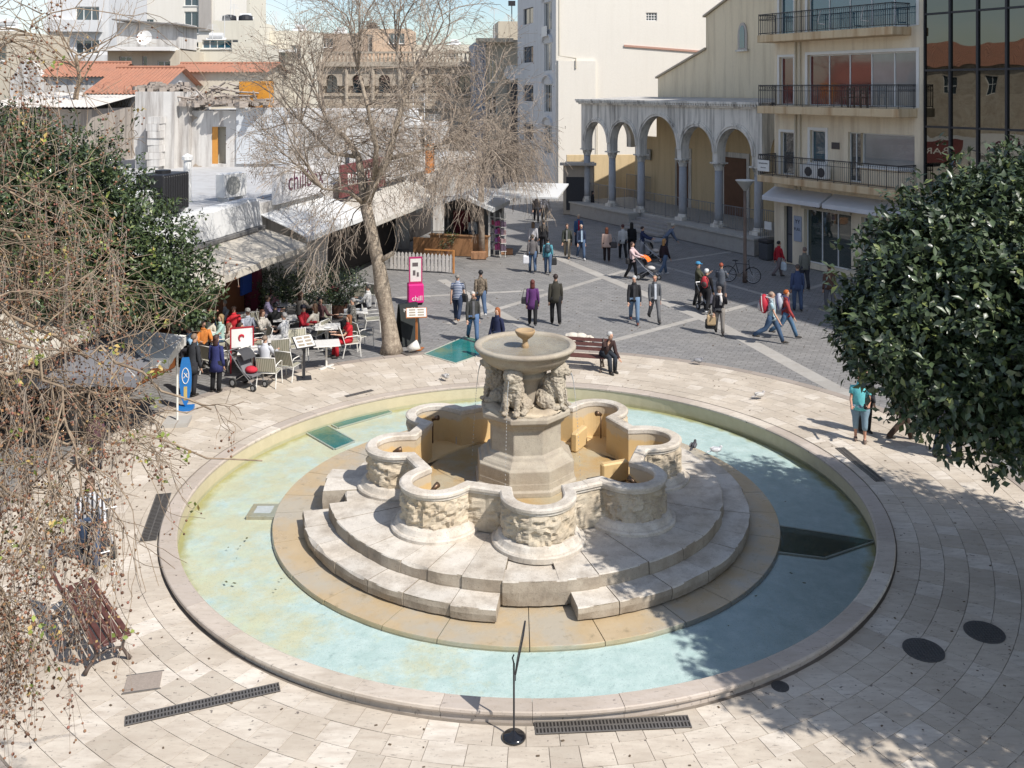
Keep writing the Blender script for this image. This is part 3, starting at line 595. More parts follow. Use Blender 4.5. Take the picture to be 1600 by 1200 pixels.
for uu in (1340, 1360):
    x = T(uu); c = empty('balcony_chair', fa.w(x, -.6, 7.56), fa.rz, 'dark wooden chair on the middle balcony, ' + ('nearer the curtained glass' if uu == 1360 else 'nearer the red glass'), 'chair', 'chairs on the balcony')
    m = MB(); m.bx(-.2, .2, -.2, .2, .42, .46); m.build('seat', plain((.09, .05, .03), .5), c)
    for sx in (-.18, .18):
        for sy in (-.18, .18): m = MB(); m.bx(sx-.02, sx+.02, sy-.02, sy+.02, 0, .42 if sy < 0 else .9); m.build('leg', plain((.09, .05, .03), .5), c)
    m = MB(); m.bx(-.16, .16, .165, .195, .6, .66); m.bx(-.16, .16, .165, .195, .75, .85); m.build('backrest', plain((.09, .05, .03), .5), c)
# inside the shop window: shelves and a poster figure
m = MB()
for i in range(6): m.bx(T(1262), T(1300), .32, .5, .5+.32*i, .53+.32*i)
for i in range(6):
    for k in range(9): m.bx(T(1263)+k*.16, T(1263)+k*.16+.1, .34, .44, .53+.32*i, .53+.32*i+random.uniform(.08, .2))
fa.put(m, 'shop_shelves', plain((.20, .33, .25), .4, .5, 9))
m = MB(); m.bx(T(1256)+.1, T(1329), .9, .95, .2, 2.8); fa.put(m, 'shop_back_wall', plain((.22, .20, .16), .7, .5, 2))
# ---------------------------------------------------------------- dark glass building
og = fa.w(WA+.02, -.05); G = bld('glass_office', og, 'dark mirrored glass office block with black mullions', 'building'); fg = FR(G, og, (.48, -.877)); WG = 13.2; WM = 28
M_MIRR = NB('mirror_glass'); M_MIRR.col((.13, .13, .12)); M_MIRR.p.inputs['Metallic'].default_value = 1; M_MIRR.rough(.012); M_MIRR.bump(M_MIRR.noise(.45, 2), .16, .06); M_MIRR = M_MIRR.mat
m = MB(); m.bx(0, WM, .25, 12, 4.45, 26); fg.put(m, 'core', M_DKF); m = MB(); m.bx(.3, WM, 1.2, 12, 0, 4.44); fg.put(m, 'ground_storey', wall_mat('tan_wall', (.33, .28, .22)))
GS, GZ0, GZ = 1.2, 4.55, 2.29
for i in range(11):
    for j in range(7):
        m = MB(); m.bx(i*GS+.03, (i+1)*GS-.03, .02, .05, GZ0+j*GZ+.03, min(20.5, GZ0+(j+1)*GZ-.03)); q = fg.put(m, 'glass_pane', M_MIRR)
        pass
for i in range(12): m = MB(); m.bx(i*GS-.045+(.045 if i == 0 else 0), i*GS+.045, -.06, .24, 4.45, 20.5); fg.put(m, 'mullion', M_IRON)
for j in range(8): m = MB(); m.bx(.05, WG-.05, -.05, .23, GZ0+j*GZ-.04, GZ0+j*GZ+.04); fg.put(m, 'transom', M_IRON)
# ---------------------------------------------------------------- arcaded church porch and church
pa, pb_ = P(932, 340), P(1190, 397); e = (pb_-pa).normalized(); o = pa-e*2.15
CH = bld('church', o, 'ochre church with an arcaded stone porch on grey columns', 'church'); fc_ = FR(CH, o, e)
M_LIME = wall_mat('porch_stone', (.75, .71, .64), (.10, .09, .08), .8, .8); M_COLM = stone_mat('grey_column', (.40, .41, .43), amt=.3, pit=.2, bump=.2); M_OCHRE = wall_mat('ochre_plaster', (.76, .65, .47), (.3, .22, .13), .35); M_OCH2 = wall_mat('ochre_wall', (.68, .53, .32), (.3, .2, .1), .3)
cols = [fc_.t(u) for u in (912, 951, 996, 1061, 1117, 1179)]; CW = cols[-1]+.55; PZ = .88; SPR = 4.95; TOP = 7.35; TH = .55
# podium, steps
m = MB(); sx0, sx1 = cols[2]+.15, cols[3]-.1
m.bx(-.3, sx0, -.75, 12, 0, PZ-.10); m.bx(sx0, sx1, .55, 12, 0, PZ-.1); m.bx(sx1, CW+.25, -.75, 12, 0, PZ-.1); fc_.put(m, 'podium', stone_mat('podium_stone', (.42, .40, .37), amt=.4))
m = MB(); m.bx(-.36, sx0+.02, -.82, .1, PZ-.1, PZ); m.bx(sx1-.02, CW+.3, -.82, .1, PZ-.1, PZ); m.bx(-.3, CW+.25, .1, 4.3, PZ-.1, PZ-.003); fc_.put(m, 'podium_coping', stone_mat('coping_stone', (.50, .48, .44), amt=.3))
for i in range(5): m = MB(); m.bx(sx0+.003, sx1-.003, -1.35+i*.36, .6, i*.155, (i+1)*.155); fc_.put(m, 'step', stone_mat('step_stone', (.40, .38, .36), amt=.4) if i == 0 else bpy.data.materials['step_stone'], bevel=.01)
# arcade wall
m = MB(); ar = []
def arch_wall(m, x0, x1, cl, y0, y1, spr, top, hw=.2, swap=False):
    def V(x, y, z): return (y, x, z) if swap else (x, y, z)
    def q(*p):
        p = [V(*c) for c in p]; m.quad(*(p[::-1] if swap else p))
    edges = [x0]
    for a, b in zip(cl, cl[1:]):
        xa, xb = a+hw, b-hw; r = (xb-xa)/2; c = (xa+xb)/2; n = 18; pts = [(c-r*math.cos(math.pi*i/n), spr+r*math.sin(math.pi*i/n)*1.02) for i in range(n+1)]
        for (p0, p1) in zip(pts, pts[1:]):
            q((p0[0], y0, p0[1]), (p1[0], y0, p1[1]), (p1[0], y0, top), (p0[0], y0, top)); q((p1[0], y1, p1[1]), (p0[0], y1, p0[1]), (p0[0], y1, top), (p1[0], y1, top)); q((p0[0], y1, p0[1]), (p1[0], y1, p1[1]), (p1[0], y0, p1[1]), (p0[0], y0, p0[1]))
        ar.append((c, r, y0)); edges += [xa, xb]
    edges.append(x1)
    for a, b in zip(edges[::2], edges[1::2]):
        z0 = spr-.55; q((a, y0, z0), (b, y0, z0), (b, y0, top), (a, y0, top)); q((b, y1, z0), (a, y1, z0), (a, y1, top), (b, y1, top)); q((a, y1, z0), (a, y0, z0), (a, y0, top), (a, y1, top)); q((b, y0, z0), (b, y1, z0), (b, y1, top), (b, y0, top)); q((a, y0, z0), (a, y1, z0), (b, y1, z0), (b, y0, z0))
arch_wall(m, cols[0]-.3, CW, cols, 0, TH, SPR, TOP); fc_.put(m, 'arcade_wall', M_LIME)
m = MB(); arch_wall(m, TH+.002, 4.2, [.3, 3.9], cols[0]-.3, cols[0]+.2, SPR, TOP, .25, True); fc_.put(m, 'arcade_wall', M_LIME)
m = MB(); arch_wall(m, TH+.002, 4.2, [.3, 3.9], CW-.5, CW, SPR, TOP, .25, True); fc_.put(m, 'arcade_wall', M_LIME)
for (a, b) in zip(cols, cols[1:]):
    c, r = (a+b)/2, (b-a)/2-.2
    for rr0, rr1, pj in ((r+.005, r+.11, .05), (r+.12, r+.2, .09), (r+.2, r+.30, .04)):
        m = MB(); n = 22; m.rings([[(c-R*math.cos(math.pi*i/n), y, SPR-.02+R*math.sin(math.pi*i/n)) for R, y in ((rr0, -pj), (rr1, -pj), (rr1, .02), (rr0, .02))] for i in range(n+1)]); fc_.put(m, 'archivolt', M_LIME)
# columns
def column(x, y, z0, z1, rc=.23):
    cm = MB(); cm.lathe([(rc*1.0, z0+.35), (rc*1.02, z0+.8), (rc, z0+1.6), (rc*.93, z1-.42)], 18, (x, y, 0)); o_ = fc_.put(cm, 'column', M_COLM, smooth=True)
    b = MB(); b.box((x, y, z0+.09), (.66, .66, .18)); b.lathe([(.30, z0+.18), (.32, z0+.23), (.27, z0+.28), (.26, z0+.30), (.285, z0+.33), (.24, z0+.37)], 18, (x, y, 0)); fc_.put(b, 'column_base', M_LIME, o_)
    c = MB(); c.lathe([(.22, z1-.45), (.25, z1-.43), (.22, z1-.40)], 18, (x, y, 0)); n = 16
    for row, (za, zb, ra, rb, off) in enumerate(((z1-.40, z1-.20, .22, .30, 0), (z1-.28, z1-.07, .24, .36, .5))):
        for k in range(8):
            a = (k+off)*math.pi/4; d = Vector((math.cos(a), math.sin(a), 0)); s = Vector((-d.y, d.x, 0)); base = Vector((x, y, 0))
            c.add([base+d*ra-s*.07+Vector((0, 0, za)), base+d*ra+s*.07+Vector((0, 0, za)), base+d*rb+s*.055+Vector((0, 0, zb)), base+d*rb-s*.055+Vector((0, 0, zb)), base+d*(rb+.06)+Vector((0, 0, zb-.05))], [(0, 1, 2, 3), (3, 2, 4)])
    c.lathe([(.22, z1-.40), (.24, z1-.2), (.30, z1-.08)], n, (x, y, 0)); c.box((x, y, z1-.04), (.70, .70, .075)); fc_.put(c, 'capital', M_LIME, o_)
for x in cols: column(x, TH/2, PZ, SPR-.55)
column(CW-.25, 3.9, PZ, SPR-.55)
# cornice with dentils and porch roof
m = MB(); m.bx(cols[0]-.45, CW+.15, -.14, .2, TOP, TOP+.1); m.bx(cols[0]-.6, CW+.3, -.32, .3, TOP+.22, TOP+.34); m.bx(cols[0]-.5, CW+.2, -.20, .25, TOP+.1, TOP+.22); co = fc_.put(m, 'cornice', M_LIME)
m = MB(); x = cols[0]-.5
while x < CW+.15: m.bx(x, x+.11, -.30, -.2, TOP+.1, TOP+.218); x += .21
fc_.put(m, 'dentil_row', M_LIME, co)
m = MB(); m.quad((cols[0]-.6, .3, TOP+.33), (CW+.3, .3, TOP+.33), (CW+.3, 4.3, TOP+.48), (cols[0]-.6, 4.3, TOP+.48)); m.quad((cols[0]-.6, 4.3, TOP+.2), (CW+.3, 4.3, TOP+.2), (CW+.3, .3, TOP+.2), (cols[0]-.6, .3, TOP+.2)); m.quad((cols[0]-.6, 4.3, TOP+.2), (cols[0]-.6, .3, TOP+.2), (cols[0]-.6, .3, TOP+.33), (cols[0]-.6, 4.3, TOP+.48)); fc_.put(m, 'porch_roof', wall_mat('roof_screed', (.5, .48, .45), (.12, .11, .1), .7, 1.5, False))
# body of the church
YB = 4.35; tb = lambda u: fc_.t(u, YB); xa, xb_ = tb(1028), tb(1103); za, zb, zc = fc_.z(xa, 122, YB), fc_.z(xb_, 78, YB), fc_.z(xb_, 26, YB); xc = xb_+5.6; zt = zc+5.6*.42; xe = 2*xc-xb_; xf = xe+(xb_-xa)
wx, wz0, wz1 = tb(1161), fc_.z(tb(1161), 75, YB), fc_.z(tb(1161), 40, YB)
m = MB(); m.extr([(xa, 0), (xf, 0), (xf, za), (xe, zb), (xe, zc), (xc, zt), (xb_, zc), (xb_, zb), (xa, za)], YB+.001, YB+24); fc_.put(m, 'nave', M_OCHRE)
m = MB(); m.bx(cols[0]-.3, xa+.02, YB, YB+.4, PZ, SPR+.2); fc_.put(m, 'yard_wall', M_OCH2)
m = MB(); m.bx(xa-.02, CW+3, YB-.1, YB+.02, PZ, TOP+.3); fc_.put(m, 'porch_back_wall', M_OCH2)
for a, b, za_, zb_ in ((xa-.12, xb_+.05, za-.03, zb+.03), (xb_-.15, xc, zc-.04, zt+.03)):
    m = MB(); m.rings([[(a, y, za_+d) for y, d in ((YB-.15, .0), (YB+24, .0), (YB+24, .12), (YB-.15, .12))], [(b, y, zb_+d) for y, d in ((YB-.15, 0), (YB+24, 0), (YB+24, .12), (YB-.15, .12))]][::-1]); fc_.put(m, 'roof_verge', plain((.42, .36, .28), .8))
def gothic(x, z0, z1, w_, d=.16):
    n = 8; pts = [(x-w_/2, z0), (x+w_/2, z0)]; zs = z1-w_*.9
    pts += [(x+w_/2-w_/2*(i/n)**1.6, zs+(z1-zs)*math.sin(math.pi/2*i/n)) for i in range(n+1)]+[(x-w_/2+w_/2*((n-i)/n)**1.6*0+(-0), 0) for i in []]
    pts += [(x-w_/2+w_/2*((n-i)/n)**1.6, zs+(z1-zs)*math.sin(math.pi/2*(n-i)/n)) for i in range(1, n+1)]
    return pts
f_ = MB(); f_.extr(gothic(wx, wz0-.1, wz1+.18, .78), YB-.07, YB); wo = fc_.put(f_, 'window', stone_mat('window_stone', (.48, .44, .4), amt=.3)); f_ = MB(); f_.extr(gothic(wx, wz0, wz1, .42), YB-.09, YB-.071); fc_.put(f_, 'pane', M_GLB, wo); f_ = MB(); f_.bx(wx-.5, wx+.5, YB-.16, YB-.002, wz0-.2, wz0-.1); fc_.put(f_, 'sill', M_LIME, wo)
for uu, wd in ((1150, 1.9), (1068, 1.1)):
    x = fc_.t(uu, YB-.1); m = MB(); m.bx(x-wd/2-.25, x+wd/2+.25, YB-.16, YB-.1, PZ, 4.6); d_ = fc_.put(m, 'door', M_LIME); m = MB(); m.bx(x-wd/2, x+wd/2, YB-.2, YB-.161, PZ, 4.3); fc_.put(m, 'door_leaf', plain((.14, .065, .035), .6, .3, 3), d_)
x = fc_.t(1010, YB-.1); m = MB(); m.bx(x-.8, x+.5, YB-.15, YB-.1, 3.6, 4.3); fc_.put(m, 'wall_plaque', plain((.33, .33, .31), .6))
M_RAILG = plain((.20, .21, .23), .45, .15, 5, .4)
for a, b in ((cols[0]+.3, cols[1]-.3), (cols[1]+.3, cols[2]-.3), (cols[2]+.3, cols[3]-.3), (cols[3]+.3, cols[4]-.3), (cols[4]+.3, cols[5]-.3)): railing(fc_, a, b, .28, PZ, PZ+1.25, 'railing', M_RAILG, .13, False, False, .013)
railing(fc_, -.2, cols[0]+2.0, 4.0, PZ, PZ+1.6, 'railing', M_RAILG, .14, False, False, .013); railing(fc_, CW+.1, CW+1.3, -.2, 0, 2.3, 'gate', M_RAILG, .14, False, False, .016)
m = MB(); m.bx(CW+.45, CW+.95, -.26, -.24, 1.35, 1.75); fc_.put(m, 'gate_notice', M_WHT)
# ---------------------------------------------------------------- big white block behind the church
o = PD(868, 300, 76); o.z = 0; Wb = bld('white_apartment_block', o, 'tall white apartment block with a huge blank sunlit side wall', 'building'); fw = FR(Wb, o, (1, .06)); HW = 21
M_WHITE = wall_mat('white_render', (.72, .68, .61), (.54, .49, .41), .14, .3, True, .05); M_GREYW = wall_mat('grey_render', (.62, .62, .62), (.35, .34, .33), .3)
bx_, bz = fw.t(1018), fw.z(fw.t(1018), 26)
m = MB(); holed(m, 0, 27, 0, HW, [(bx_-.45, bx_+.45, bz-.33, bz+.33)], 0, .2); m.quad((27, 0, 0), (27, 12, 0), (27, 12, HW), (27, 0, HW)); m.quad((0, 0, HW), (27, 0, HW), (27, 12, HW), (0, 12, HW)); fw.put(m, 'wall', M_WHITE)
window(fw, bx_-.45, bx_+.45, bz-.33, bz+.33, 4, 3, .1, M_WHT, bar=.05)
x, z = fw.t(975), fw.z(fw.t(975), 73); x2, z2 = fw.t(1093), fw.z(fw.t(1093), 82)
m = MB(); m.rings([[(x, y, z+d) for y, d in ((-.1, 0), (0.0, 0), (0.0, .16), (-.1, .16))], [(x2, y, z2+d) for y, d in ((-.1, 0), (0, 0), (0, .16), (-.1, .16))]][::-1]); fw.put(m, 'brick_ledge', plain((.45, .26, .2), .8))
x = fw.t(870); m = MB(); m.bx(.2, 3.9-.7, -.25, -.001, 0, 10.6); fw.put(m, 'buttress', M_WHITE); m = MB(); m.tube([(.25, -.3, 20), (.25, -.3, 11), (1.6, -.3, 10.8), (1.6, -.3, 10)], .07, 6); m.tube([(3.3, -.35, 6.5), (3.3, -.35, 0)], .05, 6); fw.put(m, 'downpipe', plain((.5, .46, .38), .6))
sd_ = Vector((-.27, .963, 0)); far = fw.o+sd_*11; fl = FR(Wb, far, -sd_); hs = []
for j in range(6):
    z0 = 3.6+j*3.38; hs.append((8.0, 10.0, z0-.55, z0+1.75)); hs.append((1.5+.4, 4.9, z0+.3, z0+1.7))
m = MB(); holed(m, 0, 10.995, 0, HW, hs, 0, .25); m.quad((10.995, 0, HW), (0, 0, HW), (0, 8, HW), (10.995, 8, HW)); fl.put(m, 'side_wall', M_GREYW)
for i, h in enumerate(hs): window(fl, *h, 2 if i % 2 else 3, 1, .15, M_WHT if i % 2 == 0 else M_DKF, M_CURT if i % 4 == 0 else M_GLS)
for j in range(6):
    z0 = 3.6+j*3.38; m = MB(); c, n = 9.0, 10; m.rings([[(c-R*math.cos(math.pi*i/n), y, z0+1.8+R*.55*math.sin(math.pi*i/n)) for R, y in ((1.15, -.2), (1.3, -.2), (1.3, 0), (1.15, 0))] for i in range(n+1)]); fl.put(m, 'window_arch', M_GREYW)
m = MB(); m.bx(8.2, 9.6, -.3, -.27, fl.z(9, 57), fl.z(9, 41)); fl.put(m, 'balcony_sign', M_WHT)
# low kiosk wall in the street beside the church
o = P(880, 335); kq = bld('street_kiosk', o, 'low dark-fronted kiosk at the church corner', 'kiosk'); fk = FR(kq, o, (.9, -.1)); m = MB(); m.bx(0, 2.0, 0, 3, 0, 3.3); fk.put(m, 'body', wall_mat('kiosk_wall', (.40, .34, .27))); m = MB(); m.bx(.2, 1.4, -.03, -.001, .3, 2.5); fk.put(m, 'opening_shade_panel', M_IRON); m = MB(); m.bx(-.2, 2.2, -.5, 0.2, 3.3, 3.45); fk.put(m, 'roof', plain((.4, .37, .33), .8))  # near-black panel on the solid body stands for the shaded kiosk front
o = P(905, 332); yw = bld('yard_wall', o, 'low ochre yard wall left of the church porch', 'wall'); fy = FR(yw, o+Vector((-.6, 4, 0)), (1, .05)); m = MB(); m.bx(0, 7, 0, .4, 0, 3.6); fy.put(m, 'plaster', M_OCH2)
# ================================================================ street and skyline behind
M_PEACH = wall_mat('peach_wall', (.62, .46, .33), (.3, .2, .14), .3); M_BEIGE = wall_mat('beige_wall', (.56, .50, .40), (.35, .3, .24), .3); M_BLUEW = wall_mat('blue_grey_wall', (.36, .38, .43), (.25, .25, .26), .3); M_STONEW = stone_mat('old_stone', (.47, .41, .33), (.12, .1, .08), (.38, .30, .22), .6, .4, .6); M_CREAM2 = wall_mat('cream_wall', (.66, .62, .52), (.4, .36, .3), .25); M_WHITE2 = wall_mat('dirty_white_wall', (.62, .60, .57), (.24, .21, .19), .9, 1.1); M_TILE = None
def m_tile():
    b = NB('clay_tiles'); k = b.mix(b.noise(4, 6, .7), (.40, .16, .095), (.52, .27, .18)); k = b.mix(b.ramp(b.noise(1.2, 6), [(.5, 0), (.75, .6)]), k, (.30, .17, .12)); w_ = b.node('ShaderNodeTexWave'); w_.inputs['Scale'].default_value = 5; w_.bands_direction = 'X'; b.l(b.tcn.outputs['Object'], w_.inputs['Vector'])
    b.col(b.mix(b.math('MULTIPLY', w_.outputs['Fac'], .35), k, (.22, .09, .05))); b.rough(.8); b.bump(w_.outputs['Fac'], .6, .05); return b.mat
M_TILE = m_tile()
def block(name, u0, u1, v_top, d, label, mat, dep=10, wins=None, par=.4, e=(1, 0), vb=None, cat='building', gm=None):
    """house whose front stands at distance d between photo columns u0 and u1; wins = list of (u0, u1, v_top, v_bottom, nx)"""
    o = PD(u0, 200, d); o.z = 0; b = bld(name, o, label, cat); f = FR(b, o, e); W = f.t(u1); zt = H-(v_top-VH)*d/F; hs = []
    for wv in (wins or []): hs.append((f.t(wv[0]), f.t(wv[1]), f.z(f.t(wv[0]), wv[3]), f.z(f.t(wv[0]), wv[2])))
    m = MB(); holed(m, 0, W, 0, zt, hs, 0, .25); shell(m, W, dep, zt, 0, 0, 0, par, 1); f.put(m, 'wall', [mat, M_ROOFG])
    rr_ = random.Random(int(u0*7+d))
    for k in range(2 if zt < 16 else 0):
        x, y = rr_.uniform(.1, .9)*W, rr_.uniform(.5, dep*.6); hh = rr_.uniform(1.6, 3.2); am = MB(); am.tube([(x, y, zt-.4), (x, y, zt+hh)], .03, 4)
        for j in range(5): zz = zt+hh-.12*j; am.tube([(x-.35-.06*j, y, zz), (x+.35+.06*j, y, zz)], .015, 3)
        f.put(am, 'antenna', M_ALU)
    if zt < 16:
        x, y = rr_.uniform(.25, .75)*W, rr_.uniform(1.2, dep*.5); hm_ = MB(); hm_.tube([(x-.6, y+.3, zt+.75), (x+.6, y+.3, zt+.75)], .26, 10); hm_.add([(x-.9, y-.9, zt-.3), (x+.9, y-.9, zt-.3), (x+.9, y+.3, zt+.55), (x-.9, y+.3, zt+.55)], [(0, 1, 2, 3)]); f.put(hm_, 'solar_heater', M_ALU)
    for h, wv in zip(hs, wins or []): window(f, *h, wv[4] if len(wv) > 4 else 2, 1, .15, M_WHT if (len(wv) < 6) else wv[5], gm or M_GLS, bar=.07, sill=1)
    return b, f, W, zt
# right of the street
B, f, W, zt = block('office_house', 758, 822, 62, 92, 'beige office house with grey glazed bays and rooftop dishes', M_BEIGE, 12, [(764, 776, 92, 128, 2), (764, 776, 150, 178, 2)], e=(1, .1))
m = MB(); m.bx(-.9, W*.66, -1.2, .3, zt-.25, zt+.1); f.put(m, 'roof_slab', M_BEIGE); m = MB(); m.bx(W*.35, W, 1.5, 8, zt, zt+1.9); f.put(m, 'stair_head', M_BEIGE)
m = MB(); m.bx(-1.1, .0, -.6, 9, 0, zt-.3); f.put(m, 'grey_bay', M_BLUEW)
for j in range(3): window(f, -.95, -.15, 3.2+j*3.3, 5.4+j*3.3, 1, 1, -.58, M_DKF, M_GLB)
m = MB(); m.bx(W*.55, W*.98, -2.6, -.01, 0, 8.9); f.put(m, 'dark_annex', glass_mat('annex_glass', (.05, .05, .055)))
def dish(p, r, label, grp=None, rz=0, parent=None):
    t = empty('satellite_dish', p, rz, label, 'dish', grp); m = MB(); m.lathe([(r*k, .25*r*k*k) for k in (0.05, .3, .6, .85, 1)]+[(r*1.02, .25*r), (r*.95, .2*r), (.05*r, -.04)], 20); o_ = m.build('reflector', M_WHT, t, True); o_.rotation_euler = (R_(75), 0, 0); o_.location = (0, 0, r*1.25); m = MB(); m.tube([(0, .06, 0), (0, .06, r*1.3)], .035, 6); m.build('mast', M_ALU, t); m = MB(); m.tube([(0, -.02, r*.4), (0, -r*.9, r*1.1)], .02, 5); m.ball((0, -r*.9, r*1.1), .05); m.build('feed_arm', M_ALU, t)
    return t
q = f.w(W*.62, -1.6, 8.9); dish(q, .75, 'white satellite dish on the dark annex, the one standing nearer the grey bay'); dish(f.w(W*.9, -1.2, 8.9), .75, 'white satellite dish on the dark annex, the one next to the white block')
m = MB(); m.tube([(W*.75, 4, zt+1.9), (W*.75, 4, zt+3.8)], .05); m.box((W*.75, 4, zt+3.9), (.7, .3, .5)); f.put(m, 'floodlight_mast', M_IRON)
# stone public building with cornice, arched windows
o = PD(497, 200, 98); o.z = 0; B = bld('stone_loggia_house', o, 'ornate old stone building with arched windows and roof balustrade', 'building'); f = FR(B, o, (1, -.03)); W = f.t(746); zt = f.z(0, 95)
m = MB(); nb = 6; bw = W/nb; arch_wall(m, 0, W, [i*bw for i in range(nb+1)], 0, .8, 1.6+2.2, 6.3, bw*.26); arch_wall(m, 0, W, [i*bw for i in range(nb+1)], 0, .8, 9.2, zt-.6, bw*.28); m.bx(0, W, .1, .7, 0, 2.6); m.bx(0, W, .75, 14, 0, zt-.5); m.bx(0, W, 0.02, .75, 6.28, 7.9); f.put(m, 'wall', M_STONEW)
for z0, pj, h in ((6.3, .25, .3), (zt-.6, .45, .5), (7.6, .15, .2), (1.3, .12, .2)): m = MB(); m.bx(-.2, W+.2, -pj, .05, z0, z0+h); f.put(m, 'cornice', M_STONEW)
m = MB(); m.bx(0, W, -.1, .2, zt+.75, zt+.95); x = .1
while x < W: m.lathe([(.10, zt-.1), (.14, zt+.2), (.06, zt+.5), (.1, zt+.76)], 6, (x, .05, 0)); x += .42
f.put(m, 'balustrade', M_STONEW)
for i in range(nb):
    for z0, z1 in ((2.7, 5.0), (7.95, 10.2)): window(f, i*bw+bw*.27, (i+1)*bw-bw*.27, z0, z1+.8, 2, 2, .62, M_DKF, M_GLS)
    m = MB(); m.lathe([(.2, 6.6), (.2, zt-.6)], 10, (i*bw+.2, -.1, 0)); f.put(m, 'half_column', M_STONEW)
# skyline pieces
B, f, W, zt = block('peach_house', 562, 640, 45, 135, 'peach rooftop flat with a tall white window and water heaters', M_PEACH, 9, [(570, 582, 54, 82, 2), (607, 632, 52, 68, 3)]); m = MB(); m.bx(W*.12, W*.32, 1, 2, zt, zt+.9); f.put(m, 'roof_tank', M_IRON)
B, f, W, zt = block('brown_house', 482, 562, 52, 128, 'brown rooftop storey behind the bare tree', wall_mat('brown_wall', (.36, .27, .2)), 9, [(500, 520, 60, 74, 2)])
block('cream_house', 640, 742, 70, 140, 'low pale house row closing the street view', M_CREAM2, 9, [(655, 668, 78, 90, 2), (700, 712, 78, 90, 2)])
B, f, W, zt = block('cream_flat', 396, 482, 48, 112, 'cream flat-roofed house with a white balcony slab', M_CREAM2, 9, [(412, 422, 82, 108, 1), (430, 446, 82, 108, 2), (455, 470, 70, 92, 2)]); m = MB(); m.bx(W*.1, W*.75, -1.2, .1, f.z(3, 82), f.z(3, 78)); f.put(m, 'balcony_slab', M_WHT)
B, f, W, zt = block('tank_roof_house', 332, 398, 32, 105, 'cream house with black roof tanks and antennas', M_CREAM2, 9, [(352, 372, 62, 76, 2)]); 
for k, uu in enumerate((352, 378)): m = MB(); x = f.t(uu); m.lathe([(.75, zt-.3), (.8, zt+.2), (.75, zt+.6), (.3, zt+.75)], 14, (x, 1.5, 0)); f.put(m, 'roof_tank', M_IRON)
B, f, W, zt = block('white_tower_block', 163, 336, -60, 118, 'white high-rise with a glazed stair strip against the sky', M_WHITE, 14, [(288, 310, 18, 52, 2), (288, 310, -20, 9, 2), (200, 215, 30, 48, 2), (225, 240, 30, 48, 2)]); m = MB(); m.bx(W*.86, W*.97, -.3, .01, f.z(20, 48), f.z(20, -30)); f.put(m, 'concrete_strip', wall_mat('concrete', (.4, .37, .34)))
block('far_white_house', 336, 390, -30, 150, 'far white block with rooftop frames beside the high-rise', M_CREAM2, 10, [(364, 378, 8, 20, 2), (345, 356, 8, 20, 2)])
B, f, W, zt = block('grey_apartment_block', 74, 170, -40, 84, 'grey apartment block with wide windows left of the high-rise', M_GREYW, 13, [(118, 155, 10, 32, 3), (118, 155, 62, 84, 3), (118, 155, -35, -12, 3)], e=(1, .12)); m = MB(); m.bx(0, W*.9, -.9, .05, f.z(2, 50), f.z(2, 32)); f.put(m, 'balcony_front', M_GREYW); m = MB(); m.bx(0, W, -.9, .05, f.z(2, 110), f.z(2, 86)); f.put(m, 'balcony_front', M_GREYW)
B, f, W, zt = block('flat_roof_house', 168, 280, 78, 76, 'beige house with an overhanging white roof slab and dish', M_BEIGE, 9, [(186, 206, 88, 101, 2), (222, 230, 87, 107, 1), (246, 266, 95, 106, 2), (186, 206, 115, 130, 2)]); m = MB(); m.bx(-.4, W*.95, -1.3, 1, zt-.1, zt+.2); f.put(m, 'roof_slab', M_WHT); m = MB(); m.bx(W*.02, W*.9, 1.5, 6, zt+.2, zt+2.3); f.put(m, 'roof_storey', M_WHITE2); m = MB(); m.rings([[(W*.0, y, zt+2.45+d) for y, d in ((.8, 0), (6.5, .0), (6.5, .12), (.8, .12))], [(W*1.0, y, zt+2.0+d) for y, d in ((.8, 0), (6.5, 0), (6.5, .12), (.8, .12))]][::-1]); f.put(m, 'sheet_roof', plain((.2, .19, .18), .8)); dish(f.w(W*.5, .3, zt+.2), .6, 'white satellite dish on the overhanging roof slab of the beige house')
B, f, W, zt = block('long_white_house', 278, 400, 66, 82, 'long white house with a ribbon of blue windows', M_CREAM2, 8, [(316, 362, 60+2, 76, 4), (288, 310, 64+2, 74, 2)], gm=M_GLB, par=.2)
block('edge_house', -60, 20, 48, 70, 'pale plastered house cut off by the left picture edge', M_BEIGE, 9, [(-20, 10, 70, 95, 2)])
